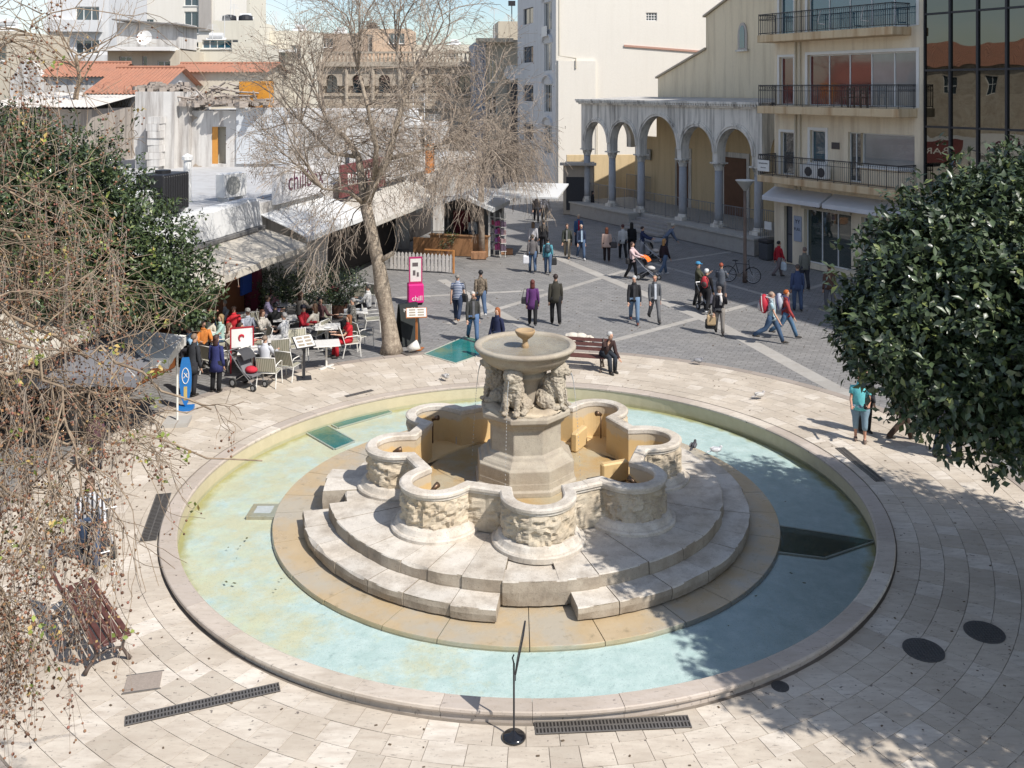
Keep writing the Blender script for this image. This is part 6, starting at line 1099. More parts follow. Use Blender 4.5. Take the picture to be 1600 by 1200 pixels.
# pushchairs
def pushchair(loc, rz, label, col, hood, extra=None):
    t = empty('pushchair', loc, rz, label, 'pushchair', 'pushchairs')      # faces -y, handle at +y
    m = MB()
    for s in (-1, 1): m.tube([(s*.22, .55, 1.0), (s*.22, .1, .55), (s*.23, -.42, .16)], .013, 6); m.tube([(s*.22, -.1, .45), (s*.23, .36, .15)], .013, 6); m.tube([(s*.22, -.3, .35), (s*.22, .22, .62)], .011, 6)
    m.tube([(-.22, .55, 1.0), (.22, .55, 1.0)], .016, 6); m.tube([(-.23, .36, .15), (.23, .36, .15)], .012, 6); m.build('frame', plain((.42, .42, .43), .35, .1, 5, .6), t)
    for s in (-1, 1):
        for y, r in ((-.42, .10), (.36, .13)): m = MB(); m.tube([(s*.23-.025, y, r), (s*.23+.025, y, r)], r, 14); o_ = m.build('wheel', plain((.03, .03, .03), .7), t); m = MB(); m.tube([(s*.23-.03, y, r), (s*.23+.03, y, r)], r*.55, 12); m.build('hub', plain((.4, .4, .4), .4), o_)
    m = MB(); m.add([(x, y, z) for x in (-.2, .2) for y, z in ((-.35, .42), (-.05, .42), (.24, .86), (.27, .84), (-.02, .37), (-.35, .37))], [(0, 1, 2, 3, 4, 5), (11, 10, 9, 8, 7, 6), (1, 0, 6, 7), (2, 1, 7, 8), (3, 2, 8, 9), (4, 3, 9, 10), (5, 4, 10, 11), (0, 5, 11, 6)]); m.build('seat', plain(col, .85, .15), t)
    m = MB(); m.rings([[(x, .26-.36*math.sin(a)*1.0, .62+.42*math.cos(a)) for x in (-.23, -.2, .2, .23)] for a in [R_(d) for d in range(-12, 78, 15)]], 0, closed=False); m.build('hood', plain(hood, .8, .12), t); m = MB(); m.bx(-.18, .18, .0, .3, .2, .3); m.build('basket', plain((.04, .04, .045), .8), t)
    if extra: m = MB(); m.ball((0, -.12, .52), (.16, .2, .1), 10, 7); m.build('blanket', plain(extra, .9, .3, 20), t, True)
    return t
def G2(u, v): p = on_ground(u, v); return (p.x, p.y, p.z)
pushchair(G2(1013, 437), R_(62), 'black pushchair with bright orange hood pushed across the square', (.05, .05, .055), (.80, .16, .02), (.5, .48, .46)); pushchair(G2(1020, 408), R_(70), 'pale grey pushchair behind the orange-hooded one', (.34, .31, .28), (.36, .33, .31), (.5, .45, .4)); pushchair(G2(1107, 486), R_(20), 'dark pushchair among the group with the red rucksack', (.06, .06, .08), (.05, .06, .12)); pushchair(G2(388, 605), R_(60), 'grey and black folding pushchair parked at the cafe edge', (.16, .16, .17), (.06, .06, .065), (.50, .03, .05)); pushchair(G2(150, 865), R_(215), 'black pushchair by the woman with the striped top under the plane tree', (.05, .05, .055), (.10, .10, .11))
# bicycle and lamp post
def bike(loc, rz, label):
    t = empty('bicycle', loc, rz, label, 'bicycle'); R = .335
    for x in (-.52, .52):
        m = MB(); m.tube([(x+R*math.cos(a), 0, R+R*math.sin(a)) for a in [2*math.pi*k/24 for k in range(25)]], .018, 6, cap=False); o_ = m.build('wheel', plain((.02, .02, .02), .7), t); m = MB(); m.tube([(x+R*.94*math.cos(a), 0, R+R*.94*math.sin(a)) for a in [2*math.pi*k/24 for k in range(25)]], .009, 4, cap=False); m.build('rim', plain((.5, .5, .5), .3, .1, 5, .8), o_); m = MB()
        for k in range(14): a = 2*math.pi*k/14; m.tube([(x, 0, R), (x+R*.93*math.cos(a), 0, R+R*.93*math.sin(a))], .0025, 3)
        m.build('spokes', M_ALU, o_)
    m = MB(); bb, st_, hd, re_, fr_ = (-.06, 0, .30), (-.2, 0, .80), (.36, 0, .80), (-.52, 0, R), (.52, 0, R)
    for a, b in ((bb, st_), (bb, (.38, 0, .68)), (st_, hd), (bb, re_), (st_, re_), (hd, (.40, 0, .6)), ((.40, 0, .6), fr_), (st_, (-.22, 0, .9))): m.tube([a, b], .016, 6)
    m.build('frame', plain((.03, .03, .035), .35, .1), t); m = MB(); m.tube([(.36, 0, .8), (.35, 0, .98)], .013, 6); m.tube([(.33, -.28, .98), (.38, -.12, 1.0), (.38, .12, 1.0), (.33, .28, .98)], .013, 6); m.build('handlebar', M_IRON, t); m = MB(); m.ball((-.23, 0, .93), (.14, .075, .035), 10, 6); m.build('saddle', M_IRON, t, True); m = MB(); m.tube([(-.06, -.06, .30), (-.06, .06, .30)], .09, 14); m.tube([(-.06, .08, .3), (.08, .08, .18)], .01, 5); m.tube([(-.06, -.08, .3), (-.2, -.08, .42)], .01, 5); m.build('crank', M_STEEL, t); return t
bike(G2(1157, 441), R_(-22), 'black city bicycle leaning at the street lamp')
p = on_ground(1164, 441); t = empty('street_lamp', p, 0, 'street lamp with funnel-shaped head in front of the church porch', 'lamp'); m = MB(); m.lathe([(.11, 0), (.10, .5), (.075, .55), (.07, 2.6), (.06, 4.0)], 12); m.build('post', plain((.14, .10, .08), .6, .5, 3), t, True); m = MB(); m.lathe([(.06, 3.95), (.08, 4.0), (.36, 4.35), (.38, 4.38), (.36, 4.40)], 20); m.build('lamp_head', plain((.30, .30, .28), .5), t, True); m = MB(); m.lathe([(.40, 4.4), (.41, 4.43), (.05, 4.46)], 20); m.build('lid', plain((.62, .62, .60), .4), t)
p = on_ground(1197, 405); t = empty('litter_bin', p, R_(-60), 'dark grey litter bin at the end of the church railing', 'bin'); m = MB(); m.box((0, 0, .4), (.55, .45, .8), 0, 0, 1.08); m.build('body', plain((.06, .065, .075), .5), t, bevel=.03); m = MB(); m.box((0, 0, .9), (.62, .5, .16)); m.build('rim', plain((.035, .035, .04), .5), t, bevel=.03)
# kiosk with reed counter, fence, racks, boxes
p = on_ground(655, 424); q = on_ground(708, 427); t = empty('picket_fence', p, math.atan2(q.y-p.y, q.x-p.x), 'low white picket fence with orange end post before the kiosk', 'fence'); Lf = (on_ground(708, 427)-on_ground(606, 423)).length; x0 = -(p-on_ground(606, 423)).length
for i in range(17): m = MB(); x = x0+Lf*(i+.5)/17; m.extr([(x-.055, .05), (x+.055, .05), (x+.055, .78), (x, .86), (x-.055, .78)], -.012, .012); m.build('picket', plain((.62, .58, .54), .7, .15), t)
for z in (.22, .62): m = MB(); m.bx(x0, x0+Lf, .014, .04, z-.04, z+.04); m.build('rail', plain((.60, .56, .52), .7, .15), t)
m = MB(); m.bx(x0+Lf, x0+Lf+.07, -.04, .04, 0, 1.05); m.build('end_post', plain((.50, .22, .07), .6), t)
m = MB(); m.bx(x0+Lf*.55, x0+Lf, .05, .09, .98, 1.04); m.build('hand_rail', plain((.50, .22, .07), .6), t)
p = on_ground(672, 398); q = on_ground(762, 402); dx = q-p; KR = empty('market_kiosk', p, math.atan2(dx.y, dx.x), 'open market kiosk with reed counter and white tent roof', 'kiosk'); L_ = dx.length; M_REED = NB('reed'); _w = M_REED.node('ShaderNodeTexWave'); _w.inputs['Scale'].default_value = 9; _w.inputs['Distortion'].default_value = 2; _w.inputs['Detail'].default_value = 4; _w.bands_direction = 'Z'; M_REED.l(M_REED.tcn.outputs['Object'], _w.inputs['Vector']); M_REED.col(M_REED.ramp(_w.outputs['Fac'], [(.2, (.22, .10, .04)), (.7, (.42, .22, .10))])); M_REED.rough(.8); M_REED = M_REED.mat
m = MB(); m.bx(0, L_, 0, .08, 0, 1.0); m.build('reed_panel', M_REED, KR); m = MB(); m.bx(-.9, 0, .0, .08, 0, .85); o_ = m.build('reed_panel', M_REED, KR); m = MB(); m.bx(-.05, L_+.05, -.05, .35, 1.0, 1.05); m.build('counter_top', plain((.36, .2, .1), .6), KR)
for x, y in ((0, .3), (L_, .3), (0, 3), (L_, 3)): m = MB(); m.bx(x-.04, x+.04, y-.04, y+.04, 0, 2.6); m.build('post', M_WTUBE, KR)
m = MB(); xm = L_*.6; m.rings([[(-.6, y, 2.35), (xm, y, 3.15), (L_+.4, y, 2.5), (L_+.4, y, 2.3), (xm, y, 2.98), (-.6, y, 2.15)] for y in (-.5, 3.4)][::-1]); m.build('tent_roof', M_TARP, KR)
m = MB(); m.bx(-.3, L_, 3.2, 3.3, 0, 2.6); m.build('back_wall', plain((.20, .20, .20), .8, .6, 1.5), KR); m = MB(); m.bx(.4, 1.2, 2.6, 3.1, 0, 1.9); m.build('red_display', plain((.22, .03, .04), .6, .5, 6), KR)
m = MB(); m.rings([[(L_+.3, -.3, 3.1), (L_+.3, 2.6, 3.5), (L_+.3, 2.6, 3.42), (L_+.3, -.3, 3.02)], [(L_+3.6, -.3, 3.1), (L_+3.6, 2.6, 3.5), (L_+3.6, 2.6, 3.42), (L_+3.6, -.3, 3.02)]]); m.build('canopy', M_TARP, KR)
random.seed(31)
for k in range(3):
    pk = on_ground(768+k*9, 398+k*2); t = empty('souvenir_rack', pk, R_(10*k), ['white wire souvenir rack next to the kiosk counter', 'pink and purple souvenir rack, middle one beside the kiosk', 'dark souvenir rack on the street side of the kiosk'][k], 'rack', 'souvenir racks'); m = MB()
    for sx in (-.12, .12): m.tube([(sx, 0, 0), (sx, 0, 2.2)], .015, 5)
    for z in (.3, .7, 1.1, 1.5, 1.9): m.bx(-.14, .14, -.12, .1, z, z+.02)
    m.build('wire_frame', M_WTUBE, t); pal = [((.6, .58, .55), (.45, .1, .15)), ((.45, .08, .22), (.28, .12, .32)), ((.10, .07, .10), (.3, .2, .2))][k]
    for z in (.32, .72, 1.12, 1.52):
        for j in range(2): m = MB(); m.bx(-.13+j*.135, -.01+j*.135, -.1, .08, z, z+random.uniform(.18, .34)); m.build('goods', plain(random.choice(pal), .7, .6, 18), t)
for u, v, s, l in ((748, 404, .42, 'brown cardboard box on the ground in front of the reed counter'), (792, 397, .34, 'small cardboard box beside the souvenir racks')):
    p = on_ground(u, v); m = MB(); m.bx(-s*.9, s*.9, -s*.5, s*.5, 0, s*.8); o_ = m.build('cardboard_box', plain((.36, .19, .10), .85, .15), loc=p, bevel=.01); tag(o_, l, 'box', 'cardboard boxes')
# grey handcart / display table near the church steps
p = on_ground(1018, 402); t = empty('display_cart', p, R_(-10), 'grey round-topped display cart below the church steps', 'cart'); m = MB(); m.lathe([(.62, .82), (.66, .86), (.64, .9), (.1, .92)], 20); m.build('top', plain((.22, .24, .27), .5), t); m = MB(); m.lathe([(.1, 0), (.08, .82)], 10); m.build('post', M_IRON, t); m = MB(); m.box((0, 0, .03), (.8, .1, .05), .5); m.box((0, 0, .03), (.8, .1, .049), -.9); m.build('foot', M_IRON, t)
# white spot lamp at the tree foot
p = on_ground(638, 552); t = empty('ground_spotlight', p, R_(40), 'white tilted spotlight on the ground at the tree foot', 'spotlight'); m = MB(); m.tube([(0, 0, .12), (.12, -.1, .2), (.26, -.2, .28)], [.10, .13, .16], 12); m.build('housing', M_WTUBE, t, True); m = MB(); m.bx(-.2, .25, -.2, .2, 0, .03); m.build('plate', M_STEEL, t)
# a few fallen leaves and litter on the square
lf = MB(); random.seed(77)
for i in range(240):
    a = random.uniform(0, 6.283); r = random.uniform(7.3, 10.3); x, y = CX+r*math.sin(a), CY-r*math.cos(a); s = random.uniform(.012, .03); lf.box((x, y, gz(x, y)+.008), (s*1.6, s, .004), random.uniform(0, 3))
for i in range(260):
    x, y = random.uniform(-8, 14), random.uniform(30.8, 50); s = random.uniform(.015, .045); lf.box((x, y, -.02), (s*1.6, s, .01), random.uniform(0, 3))
tag(lf.build('fallen_leaves', plain((.12, .085, .055), .9, .5, 3)), 'dry leaf scraps scattered over the paving', None, None, 'stuff')
lw = MB()
for i in range(14):
    a = random.choice((random.uniform(-1.3, -.9), random.uniform(.5, 1.6))); r = random.uniform(5.3, 6.8); x, y = CX+r*math.sin(a), CY-r*math.cos(a); s = random.uniform(.02, .05); lw.box((x, y, WZ+.003), (s*1.3, s*.7, .003), random.uniform(0, 3))
tag(lw.build('floating_leaves', plain((.10, .10, .05), .8, .5, 3)), 'leaf scraps floating on the pool water', None, None, 'stuff')
# ================================================================ people and animals
SKIN = {}
def skin_mat(c): return plain(c, .55, .06, 20, 0, .35, key='skin')
def cloth(c, kind=None):
    if kind is None: return plain(c, .88, .22, 14, 0, .2, .35, key='cloth')
    k = ('cl', tuple(c), kind)
    if k in _mc: return _mc[k]
    b = NB('patterned_cloth')
    if kind == 'stripes':
        w_ = b.node('ShaderNodeTexWave'); w_.bands_direction = 'Z'; w_.inputs['Scale'].default_value = 5.5; b.l(b.tcn.outputs['Object'], w_.inputs['Vector']); b.col(b.mix(b.ramp(w_.outputs['Fac'], [(.45, 0), (.6, 1)]), c, (.42, .45, .52)))
    elif kind == 'camo': b.col(b.ramp(b.noise(16, 3), [(.38, sc_(c, .45)), (.5, c), (.64, sc_(c, 1.7))]))
    elif kind == 'plaid':
        w_ = b.node('ShaderNodeTexWave'); w_.bands_direction = 'Z'; w_.inputs['Scale'].default_value = 9; b.l(b.tcn.outputs['Object'], w_.inputs['Vector']); w2 = b.node('ShaderNodeTexWave'); w2.bands_direction = 'X'; w2.inputs['Scale'].default_value = 9; b.l(b.tcn.outputs['Object'], w2.inputs['Vector']); b.col(b.mix(b.math('MULTIPLY', b.math('ADD', w_.outputs['Fac'], w2.outputs['Fac']), .5), c, (.55, .56, .58)))
    elif kind == 'bigstripe':
        w_ = b.node('ShaderNodeTexWave'); w_.bands_direction = 'X'; w_.inputs['Scale'].default_value = 4; b.l(b.tcn.outputs['Object'], w_.inputs['Vector']); b.col(b.mix(b.ramp(w_.outputs['Fac'], [(.5, 0), (.6, 1)]), c, (.05, .05, .06)))
    b.rough(.88); b.spec(.2); _mc[k] = b.mat; return b.mat
def person(loc, rz, label, h=1.72, top=(.1, .1, .1), legs=(.08, .1, .16), hair=(.06, .04, .03), shoe=(.04, .035, .03), skin=(.50, .30, .21), stride=.0, pose='stand', lean=0.0, hem=.47, fat=1.0, longhair=False, hat=None, kind=None, sleeves=True, armL=None, armR=None, shirt=None, bald=False, skirt=None, capri=False, scarf=None, turn=0.0, skip_hands=False, collar=True):
    """standing, walking or seated figure facing local -y; heights in units of body height"""
    t = empty('person', loc, rz, label, 'person'); seat = pose == 'sit'
    hipz = .53*h; V = Vector; drop = 0.0
    def leg(s):
        if seat: a, b = R_(84), R_(82+s*6)
        else:
            f = stride*s; a = R_(26*f); b = R_(6 if f >= 0 else 30*abs(f)+4)
        hip = V((s*.055*h, 0, hipz)); kn = hip+.245*h*V((s*.03, -math.sin(a), -math.cos(a))); an = kn+.24*h*V((0, -math.sin(a-b), -math.cos(a-b))); return hip, kn, an, a-b
    Lg = [leg(-1), leg(1)]; low = min(q[2].z for q in Lg); dz = .045*h-low; sh = V((0, 0, dz))
    Lg = [(a+sh, b+sh, c+sh, d) for a, b, c, d in Lg]; hz = hipz+dz
    def tor(x, y, zr):                    # torso point: zr is height above hip, leaned forward
        return V((x, y-math.sin(lean)*zr, hz+zr*math.cos(lean)))
    S = [tor(s*.096*h*fat**.3, .005*h, .252*h) for s in (-1, 1)]; arms = []
    for i, (s, spec) in enumerate(((-1, armL), (1, armR))):
        if spec is None: c = R_(-18*stride*s) if not seat else R_(38); e_ = R_(14 if not seat else 62); sp = .13
        else: c, e_, sp = R_(spec[0]), R_(spec[1]), (spec[2] if len(spec) > 2 else .13)
        el = S[i]+.185*h*V((s*sp, -math.sin(c), -math.cos(c))).normalized(); wr = el+.15*h*V((-s*sp*.6 if e_ > .4 else s*.04, -math.sin(c+e_), -math.cos(c+e_))).normalized(); arms.append((S[i], el, wr))
    # ---- body: one skinned figure
    vs, es, rd = [], [], []
    def nv(p, r, par=None):
        vs.append(tuple(p)); rd.append((r*h, r*h) if not hasattr(r, '__len__') else (r[0]*h, r[1]*h))
        if par is not None: es.append((par, len(vs)-1))
        return len(vs)-1
    ct, st_ = math.cos(turn), math.sin(turn)
    def hd(x, y, z):                      # head point in head frame, turned
        b = tor(0, 0, .325*h); return b+V((x*ct-y*st_, x*st_+y*ct, z))
    pel = nv(tor(0, 0, .01*h), .045); bel = nv(tor(0, 0, .12*h), .042, pel); chs = nv(tor(0, 0, .22*h), .040, bel); nk = nv(tor(0, 0, .31*h), .027, chs)
    jw = nv(hd(0, -.008*h, .030*h), (.037, .043), nk); md = nv(hd(0, -.002*h, .075*h), (.047, .055), jw); nv(hd(0, .004*h, .115*h), (.036, .042), md)
    nv(hd(0, -.062*h, .058*h), .008, md)
    for i in range(2):
        a, k, an, d = Lg[i]; x = nv(a, .036, pel); x = nv(k, .030, x); x = nv(an, .020, x); fw = V((0, -math.cos(d*.3), 0)); nv(an+fw*.05*h+V((0, 0, -.02*h)), .012, x)
        s_, el, wr = arms[i]; x = nv(s_, .020, chs); x = nv(el, .021, x); x = nv(wr, .017, x); dr = (wr-el).normalized(); sd = V((1, 0, 0)) if abs(dr.x) < .8 else V((0, 1, 0)); pm = nv(wr+dr*.035*h, (.018, .012), x)
        for j in range(4): f1 = wr+dr*(.065+.004*(j in (1, 2)))*h+sd*(j-1.5)*.009*h; y = nv(f1, .0055, pm); nv(f1+dr*(.022 if j in (1, 2) else .017)*h+V((0, -.012*h, -.002*h)), .005, y)
        y = nv(wr+dr*.035*h+sd*(-.03 if i else .03)*h, .006, pm); nv(wr+dr*.058*h+sd*(-.032 if i else .032)*h, .0055, y)
    me = bpy.data.meshes.new('body'); me.from_pydata(vs, es, []); o = bpy.data.objects.new('body', me); COL.objects.link(o); o.parent = t; me.materials.append(skin_mat(skin))
    sm = o.modifiers.new('skin', 'SKIN'); sm.use_smooth_shade = True; lay = me.skin_vertices[0].data if me.skin_vertices else None
    if lay is None:
        bm2 = bmesh.new(); bm2.from_mesh(me); bm2.verts.layers.skin.verify(); bm2.to_mesh(me); bm2.free(); lay = me.skin_vertices[0].data
    for i, r in enumerate(rd): lay[i].radius = r; lay[i].use_root = (i == 0)
    ss = o.modifiers.new('smooth', 'SUBSURF'); ss.levels = 1; ss.render_levels = 1
    # ---- eyes and mouth
    fm = MB()
    for s in (-1, 1): fm.ball(hd(s*.018*h, -.048*h, .074*h), .0065*h, 6, 4)
    p0, p1 = hd(-.013*h, -.048*h, .036*h), hd(.013*h, -.048*h, .036*h); fm.tube([p0, (p0+p1)/2+V((0, -.004*h, 0)), p1], .0035*h, 4); fm.build('face_features', plain((.10, .045, .04), .5), t)
    # ---- clothes
    mt = cloth(top, kind); ml = cloth(legs); n = 14
    def ring(zr, rx, ry, oy=0): return [tor(rx*h*math.cos(2*math.pi*j/n), ry*h*math.sin(2*math.pi*j/n)+oy*h, zr*h) for j in range(n)]
    jk = MB(); hr = hem-.53; f = fat; rows = ([ring(hr, .128*f, .092*f), ring(-.06, .116*f, .084*f)] if hem < .43 else [ring(hr, .108*f, .078*f)]) if not seat else [ring(max(hr, -.02), .100*f, .078*f)]
    for zr, rx, ry in ((.0, .098*f, .072*f), (.08, .088*f, .066*f), (.16, .092*f, .068*f), (.215, .098*f, .068), (.25, .088, .062), (.275, .064, .052), (.295, .045, .042), (.32, .035, .035)):
        if zr > hr+.02: rows.append(ring(zr, rx, ry, .004))
    jk.rings(rows)
    for (s_, el, wr) in arms:
        dd = (s_-V((0, 0, 0))); inn = s_+(tor(0, 0, .23*h)-s_)*.45
        if sleeves: jk.tube([inn, s_, s_.lerp(el, .5), el, el.lerp(wr, .5), wr], [.034*h, .036*h, .037*h, .033*h, .030*h, .026*h], 9)
        else: jk.tube([inn, s_, s_.lerp(el, .55)], [.034*h, .037*h, .039*h], 9)
    jo = jk.build('coat' if hem < .43 else 'top', mt, t, True)
    if shirt:
        sb = MB(); 
        sb.rings([[tor(-.022*h+.044*h*i/3, -(.074 if zr < .1 else .071 if zr < .22 else .062)*f*h, zr*h) for i in range(4)] for zr in (-.03, .05, .12, .2, .26, .29)], 0, closed=False); sb.build('shirt_front', cloth(shirt), jo)
    if scarf:
        sc2 = MB(); sc2.rings([ring(.285, .058, .056), ring(.305, .064, .060), ring(.33, .052, .05)]); sc2.tube([tor(.02*h, -.06*h, .29*h), tor(.03*h, -.085*h, .2*h), tor(.02*h, -.09*h, .1*h)], [.025*h, .03*h, .03*h], 7); sc2.build('scarf', cloth(scarf), t, True)
    elif collar:
        cl = MB(); cl.rings([ring(.295, .050, .048), ring(.328, .043, .043), ring(.318, .037, .037)], 0, False, False); cl.build('collar', mt, jo, True)
    tr = MB(); rows = [ring(.03, .088*f, .066*f), ring(-.02, .094*f, .072*f), ring(-.055, .088*f, .068*f)]; tr.rings(rows)
    for (a, k, an, d) in Lg:
        end = an+V((0, 0, -.008*h)) if not capri else k.lerp(an, .45); md_ = k.lerp(an, .5) if not capri else k.lerp(an, .25)
        tr.tube([a+V((0, 0, .02*h)), a.lerp(k, .35), a.lerp(k, .75), k, md_, end], [.062*h*f, .060*h*f, .048*h, .044*h, .040*h, .036*h], 10)
    if skirt:
        tr.rings([ring(.02, .09*f, .07*f), ring(-.1, .11*f, .09*f), ring(-skirt, .125*f, .10*f)])
    tr.build('trousers' if not skirt else 'skirt', ml, t, True)
    for (a, k, an, d) in Lg:
        s2 = MB(); fw = V((0, -1, 0)); pt = d*.5 if not seat else 0; up_ = V((0, 0, math.sin(max(-.5, min(.5, -pt)))*.1*h*0)); s2.tube([an+V((0, .028*h, -.018*h)), an+V((0, .02*h, -.022*h)), an+V((0, -.04*h, -.022*h))+up_, an+V((0, -.085*h, -.028*h))+up_, an+V((0, -.105*h, -.032*h))+up_], [.014*h, .026*h, .026*h, .023*h, .012*h], 8, 0, (1.0, .85)); s2.build('shoe', plain(shoe, .6), t, True)
    # ---- hair or hat
    hm = MB(); N1, N2 = 14, 10; rx, ry, rz_ = .053*h, .063*h, .063*h
    rs = []
    for i in range(N2+1):
        th = math.pi*i/N2; row = []
        for j in range(N1):
            ph = 2*math.pi*j/N1; x, y, z = math.sin(th)*math.cos(ph), math.sin(th)*math.sin(ph), math.cos(th)
            front = y < -.15; lowf = z < (.42 if front else (-.15 if abs(x) > .6 else -.55)); k = .72 if lowf else 1.0
            if bald and z > .35: k = .80
            if not lowf: k *= 1+.05*mnoise.noise((x*3, y*3, z*3+h*9))
            row.append(hd(x*rx*k, .004*h+y*ry*k, .079*h+z*rz_*k))
        rs.append(row)
    hm.rings(rs[::-1])
    if longhair:
        hm.rings([[hd((.052*math.cos(a))*h, (.018+.040*math.sin(a))*h, zz*h) for a in [math.pi*k/8-.25+.0*k for k in range(9)]]+[hd((.03*math.cos(a))*h, (.010+.018*math.sin(a))*h, zz*h) for a in [math.pi-math.pi*k/8 for k in range(9)]] for zz in (-.055, -.01, .04, .09)])
    hm.build('hair', plain(hair, .6, .25, 30, 0, .35), t, True)
    if hat:
        hb = MB(); hb.rings([[hd(r*h*math.cos(2*math.pi*j/14), .003*h+r*1.12*h*math.sin(2*math.pi*j/14), z*h) for j in range(14)] for r, z in ((.053, .088), (.054, .10), (.048, .128), (.03, .143), (.005, .148))]); hb.rings([[hd(x*h, y*h, z*h) for x, y in ((-.035, -.04), (-.028, -.095), (.028, -.095), (.035, -.04))] for z in (.094, .099)]); hb.build('hat', cloth(hat), t, True)
    return t
M_BAG = lambda c: plain(c, .6, .15, 8)
def bag(loc, rz, label, c, size=(.3, .12, .32), strap=.35, kind='shoulder_bag', cat='bag'):
    t = empty(kind, loc, rz, label, cat); m = MB(); w_, d_, h_ = size; m.rings([[(x*k, y*k2, z) for x, y in ((-w_/2, -d_/2), (w_/2, -d_/2), (w_/2, d_/2), (-w_/2, d_/2))] for k, k2, z in ((.85, .8, -h_), (1, 1, -h_*.85), (.95, .9, -h_*.2), (.85, .4, 0))]); m.build('bag_body', M_BAG(c), t, bevel=.02); m = MB(); m.tube([(-w_*.35, 0, -.02), (-w_*.1, 0, strap), (w_*.1, 0, strap), (w_*.35, 0, -.02)], .010, 5); m.build('handle', M_BAG(sc_(c, .7)), t); return t
def backpack(loc, rz, label, c, trim, s=1.0):
    t = empty('rucksack', loc, rz, label, 'rucksack'); t.scale = (s,)*3; m = MB(); m.ball((0, 0, 0), (.17, .12, .25), 12, 8); m.build('pack', M_BAG(c), t, True); m = MB(); m.ball((0, .10, -.08), (.12, .06, .12), 10, 7); m.build('pocket', M_BAG(trim), t, True); m = MB()
    for sx in (-1, 1): m.tube([(sx*.1, -.05, .2), (sx*.12, -.24, .16), (sx*.13, -.26, -.05), (sx*.12, -.08, -.2)], .02, 5); m.tube([(sx*.15, .02, -.18), (sx*.17, .05, .0), (sx*.1, .06, .22)], .014, 5)
    m.build('strap', M_BAG(trim), t); return t
A, T_ = 180, 0
def pl(u, v, label, head, **k): p = on_ground(u, v); return person(p, R_(head), label, **k), p
def rel(p, head, x, y, z): a = R_(head); return (p.x+x*math.cos(a)-y*math.sin(a), p.y+x*math.sin(a)+y*math.cos(a), p.z+z)
JE = (.075, .115, .19); JD = (.035, .05, .09); BK = (.018, .018, .02)
_, p = pl(715, 502, 'man in striped blue polo and jeans walking away past the pink sign', 172, top=(.05, .075, .15), kind='stripes', legs=JD, hair=(.22, .20, .18), bald=True, stride=.7, sleeves=False, shoe=(.35, .2, .12), fat=1.12, h=1.76)
bag(rel(p, 172, -.24, .05, 1.02), R_(150), 'black shoulder bag of the man in the striped polo', BK, (.3, .14, .3), .42)
pl(751, 494, 'man in brown camouflage jacket and jeans walking away', 190, top=(.15, .12, .09), kind='camo', legs=JE, hair=BK, stride=.8, h=1.76, shoe=(.5, .5, .5))
pl(739, 534, 'grey-haired man in open dark jacket walking towards the glass floor panel', 12, top=(.05, .05, .048), shirt=(.12, .12, .13), legs=(.09, .15, .27), hair=(.5, .48, .45), stride=.6, h=1.7, fat=1.08, turn=.2)
pl(777, 563, 'woman with copper hair in navy top half hidden behind the fountain bowl', -40, top=(.02, .025, .06), legs=JD, hair=(.28, .09, .03), longhair=True, stride=.5, h=1.66)
_, p = pl(832, 508, 'woman in purple coat and black leggings walking away', 178, top=(.10, .035, .13), legs=BK, hair=(.11, .03, .025), longhair=True, hem=.36, stride=.5, h=1.64, shoe=BK)
bag(rel(p, 178, .26, .02, 1.0), R_(178), 'black handbag of the woman in the purple coat', BK, (.28, .12, .24), .3, 'handbag')
pl(868, 506, 'man in dark olive parka and black trousers walking away', 186, top=(.045, .042, .034), legs=BK, hair=(.03, .02, .018), hem=.43, stride=.35, h=1.8, fat=1.1)
_, p = pl(832, 425, 'person in taupe jacket carrying a white plastic bag, seen from behind', 182, top=(.13, .12, .12), legs=JE, hair=(.10, .08, .06), stride=.4, h=1.74)
bag(rel(p, 182, .3, .0, .78), R_(182), 'white plastic carrier bag beside the taupe jacket', (.62, .62, .64), (.28, .14, .4), .12, 'carrier_bag')
_, p = pl(856, 427, 'woman in teal top with dark rucksack walking away', 176, top=(.10, .30, .36), legs=JE, hair=BK, stride=.4, h=1.62)
backpack(rel(p, 176, 0, .20, 1.15), R_(176), 'small dark blue rucksack on the teal top', (.03, .05, .07), (.04, .07, .09), .85); bag(rel(p, 176, -.27, 0, .72), R_(176), 'black and white shopping bag hanging beside the teal top', (.03, .03, .03), (.28, .12, .34), .15, 'shopping_bag')
pl(833, 398, 'woman in pale plaid shirt walking away ahead of the taupe jacket', 180, top=(.42, .38, .40), kind='plaid', legs=BK, hair=(.16, .10, .06), stride=.4, h=1.68, longhair=True)
pl(849, 396, 'man in black jacket walking away next to the plaid shirt', 185, top=(.025, .025, .028), legs=BK, hair=BK, stride=.4, h=1.76)
pl(886, 403, 'man in dark leather jacket and khaki trousers walking towards the fountain', -8, top=(.05, .055, .045), shirt=(.2, .2, .2), legs=(.28, .24, .18), hair=(.12, .08, .06), stride=.5, h=1.72, shoe=(.3, .2, .13))
pl(908, 405, 'bald man in navy waistcoat over light blue shirt walking towards the fountain', 12, top=(.03, .04, .07), shirt=(.35, .45, .55), legs=JE, hair=(.35, .3, .26), bald=True, stride=.5, h=1.76, shoe=(.6, .6, .6))
pl(904, 386, 'person in blue jacket with a red bundle behind the navy waistcoat', 5, top=(.06, .12, .24), shirt=(.45, .02, .04), legs=JD, hair=(.5, .42, .3), stride=.3, h=1.74)
_, p = pl(948, 408, 'woman in beige padded jacket and dark leggings, back turned', 174, top=(.50, .36, .30), legs=(.03, .02, .02), hair=(.18, .06, .03), hem=.42, stride=.3, h=1.66, fat=1.15, shoe=(.08, .04, .03), longhair=True)
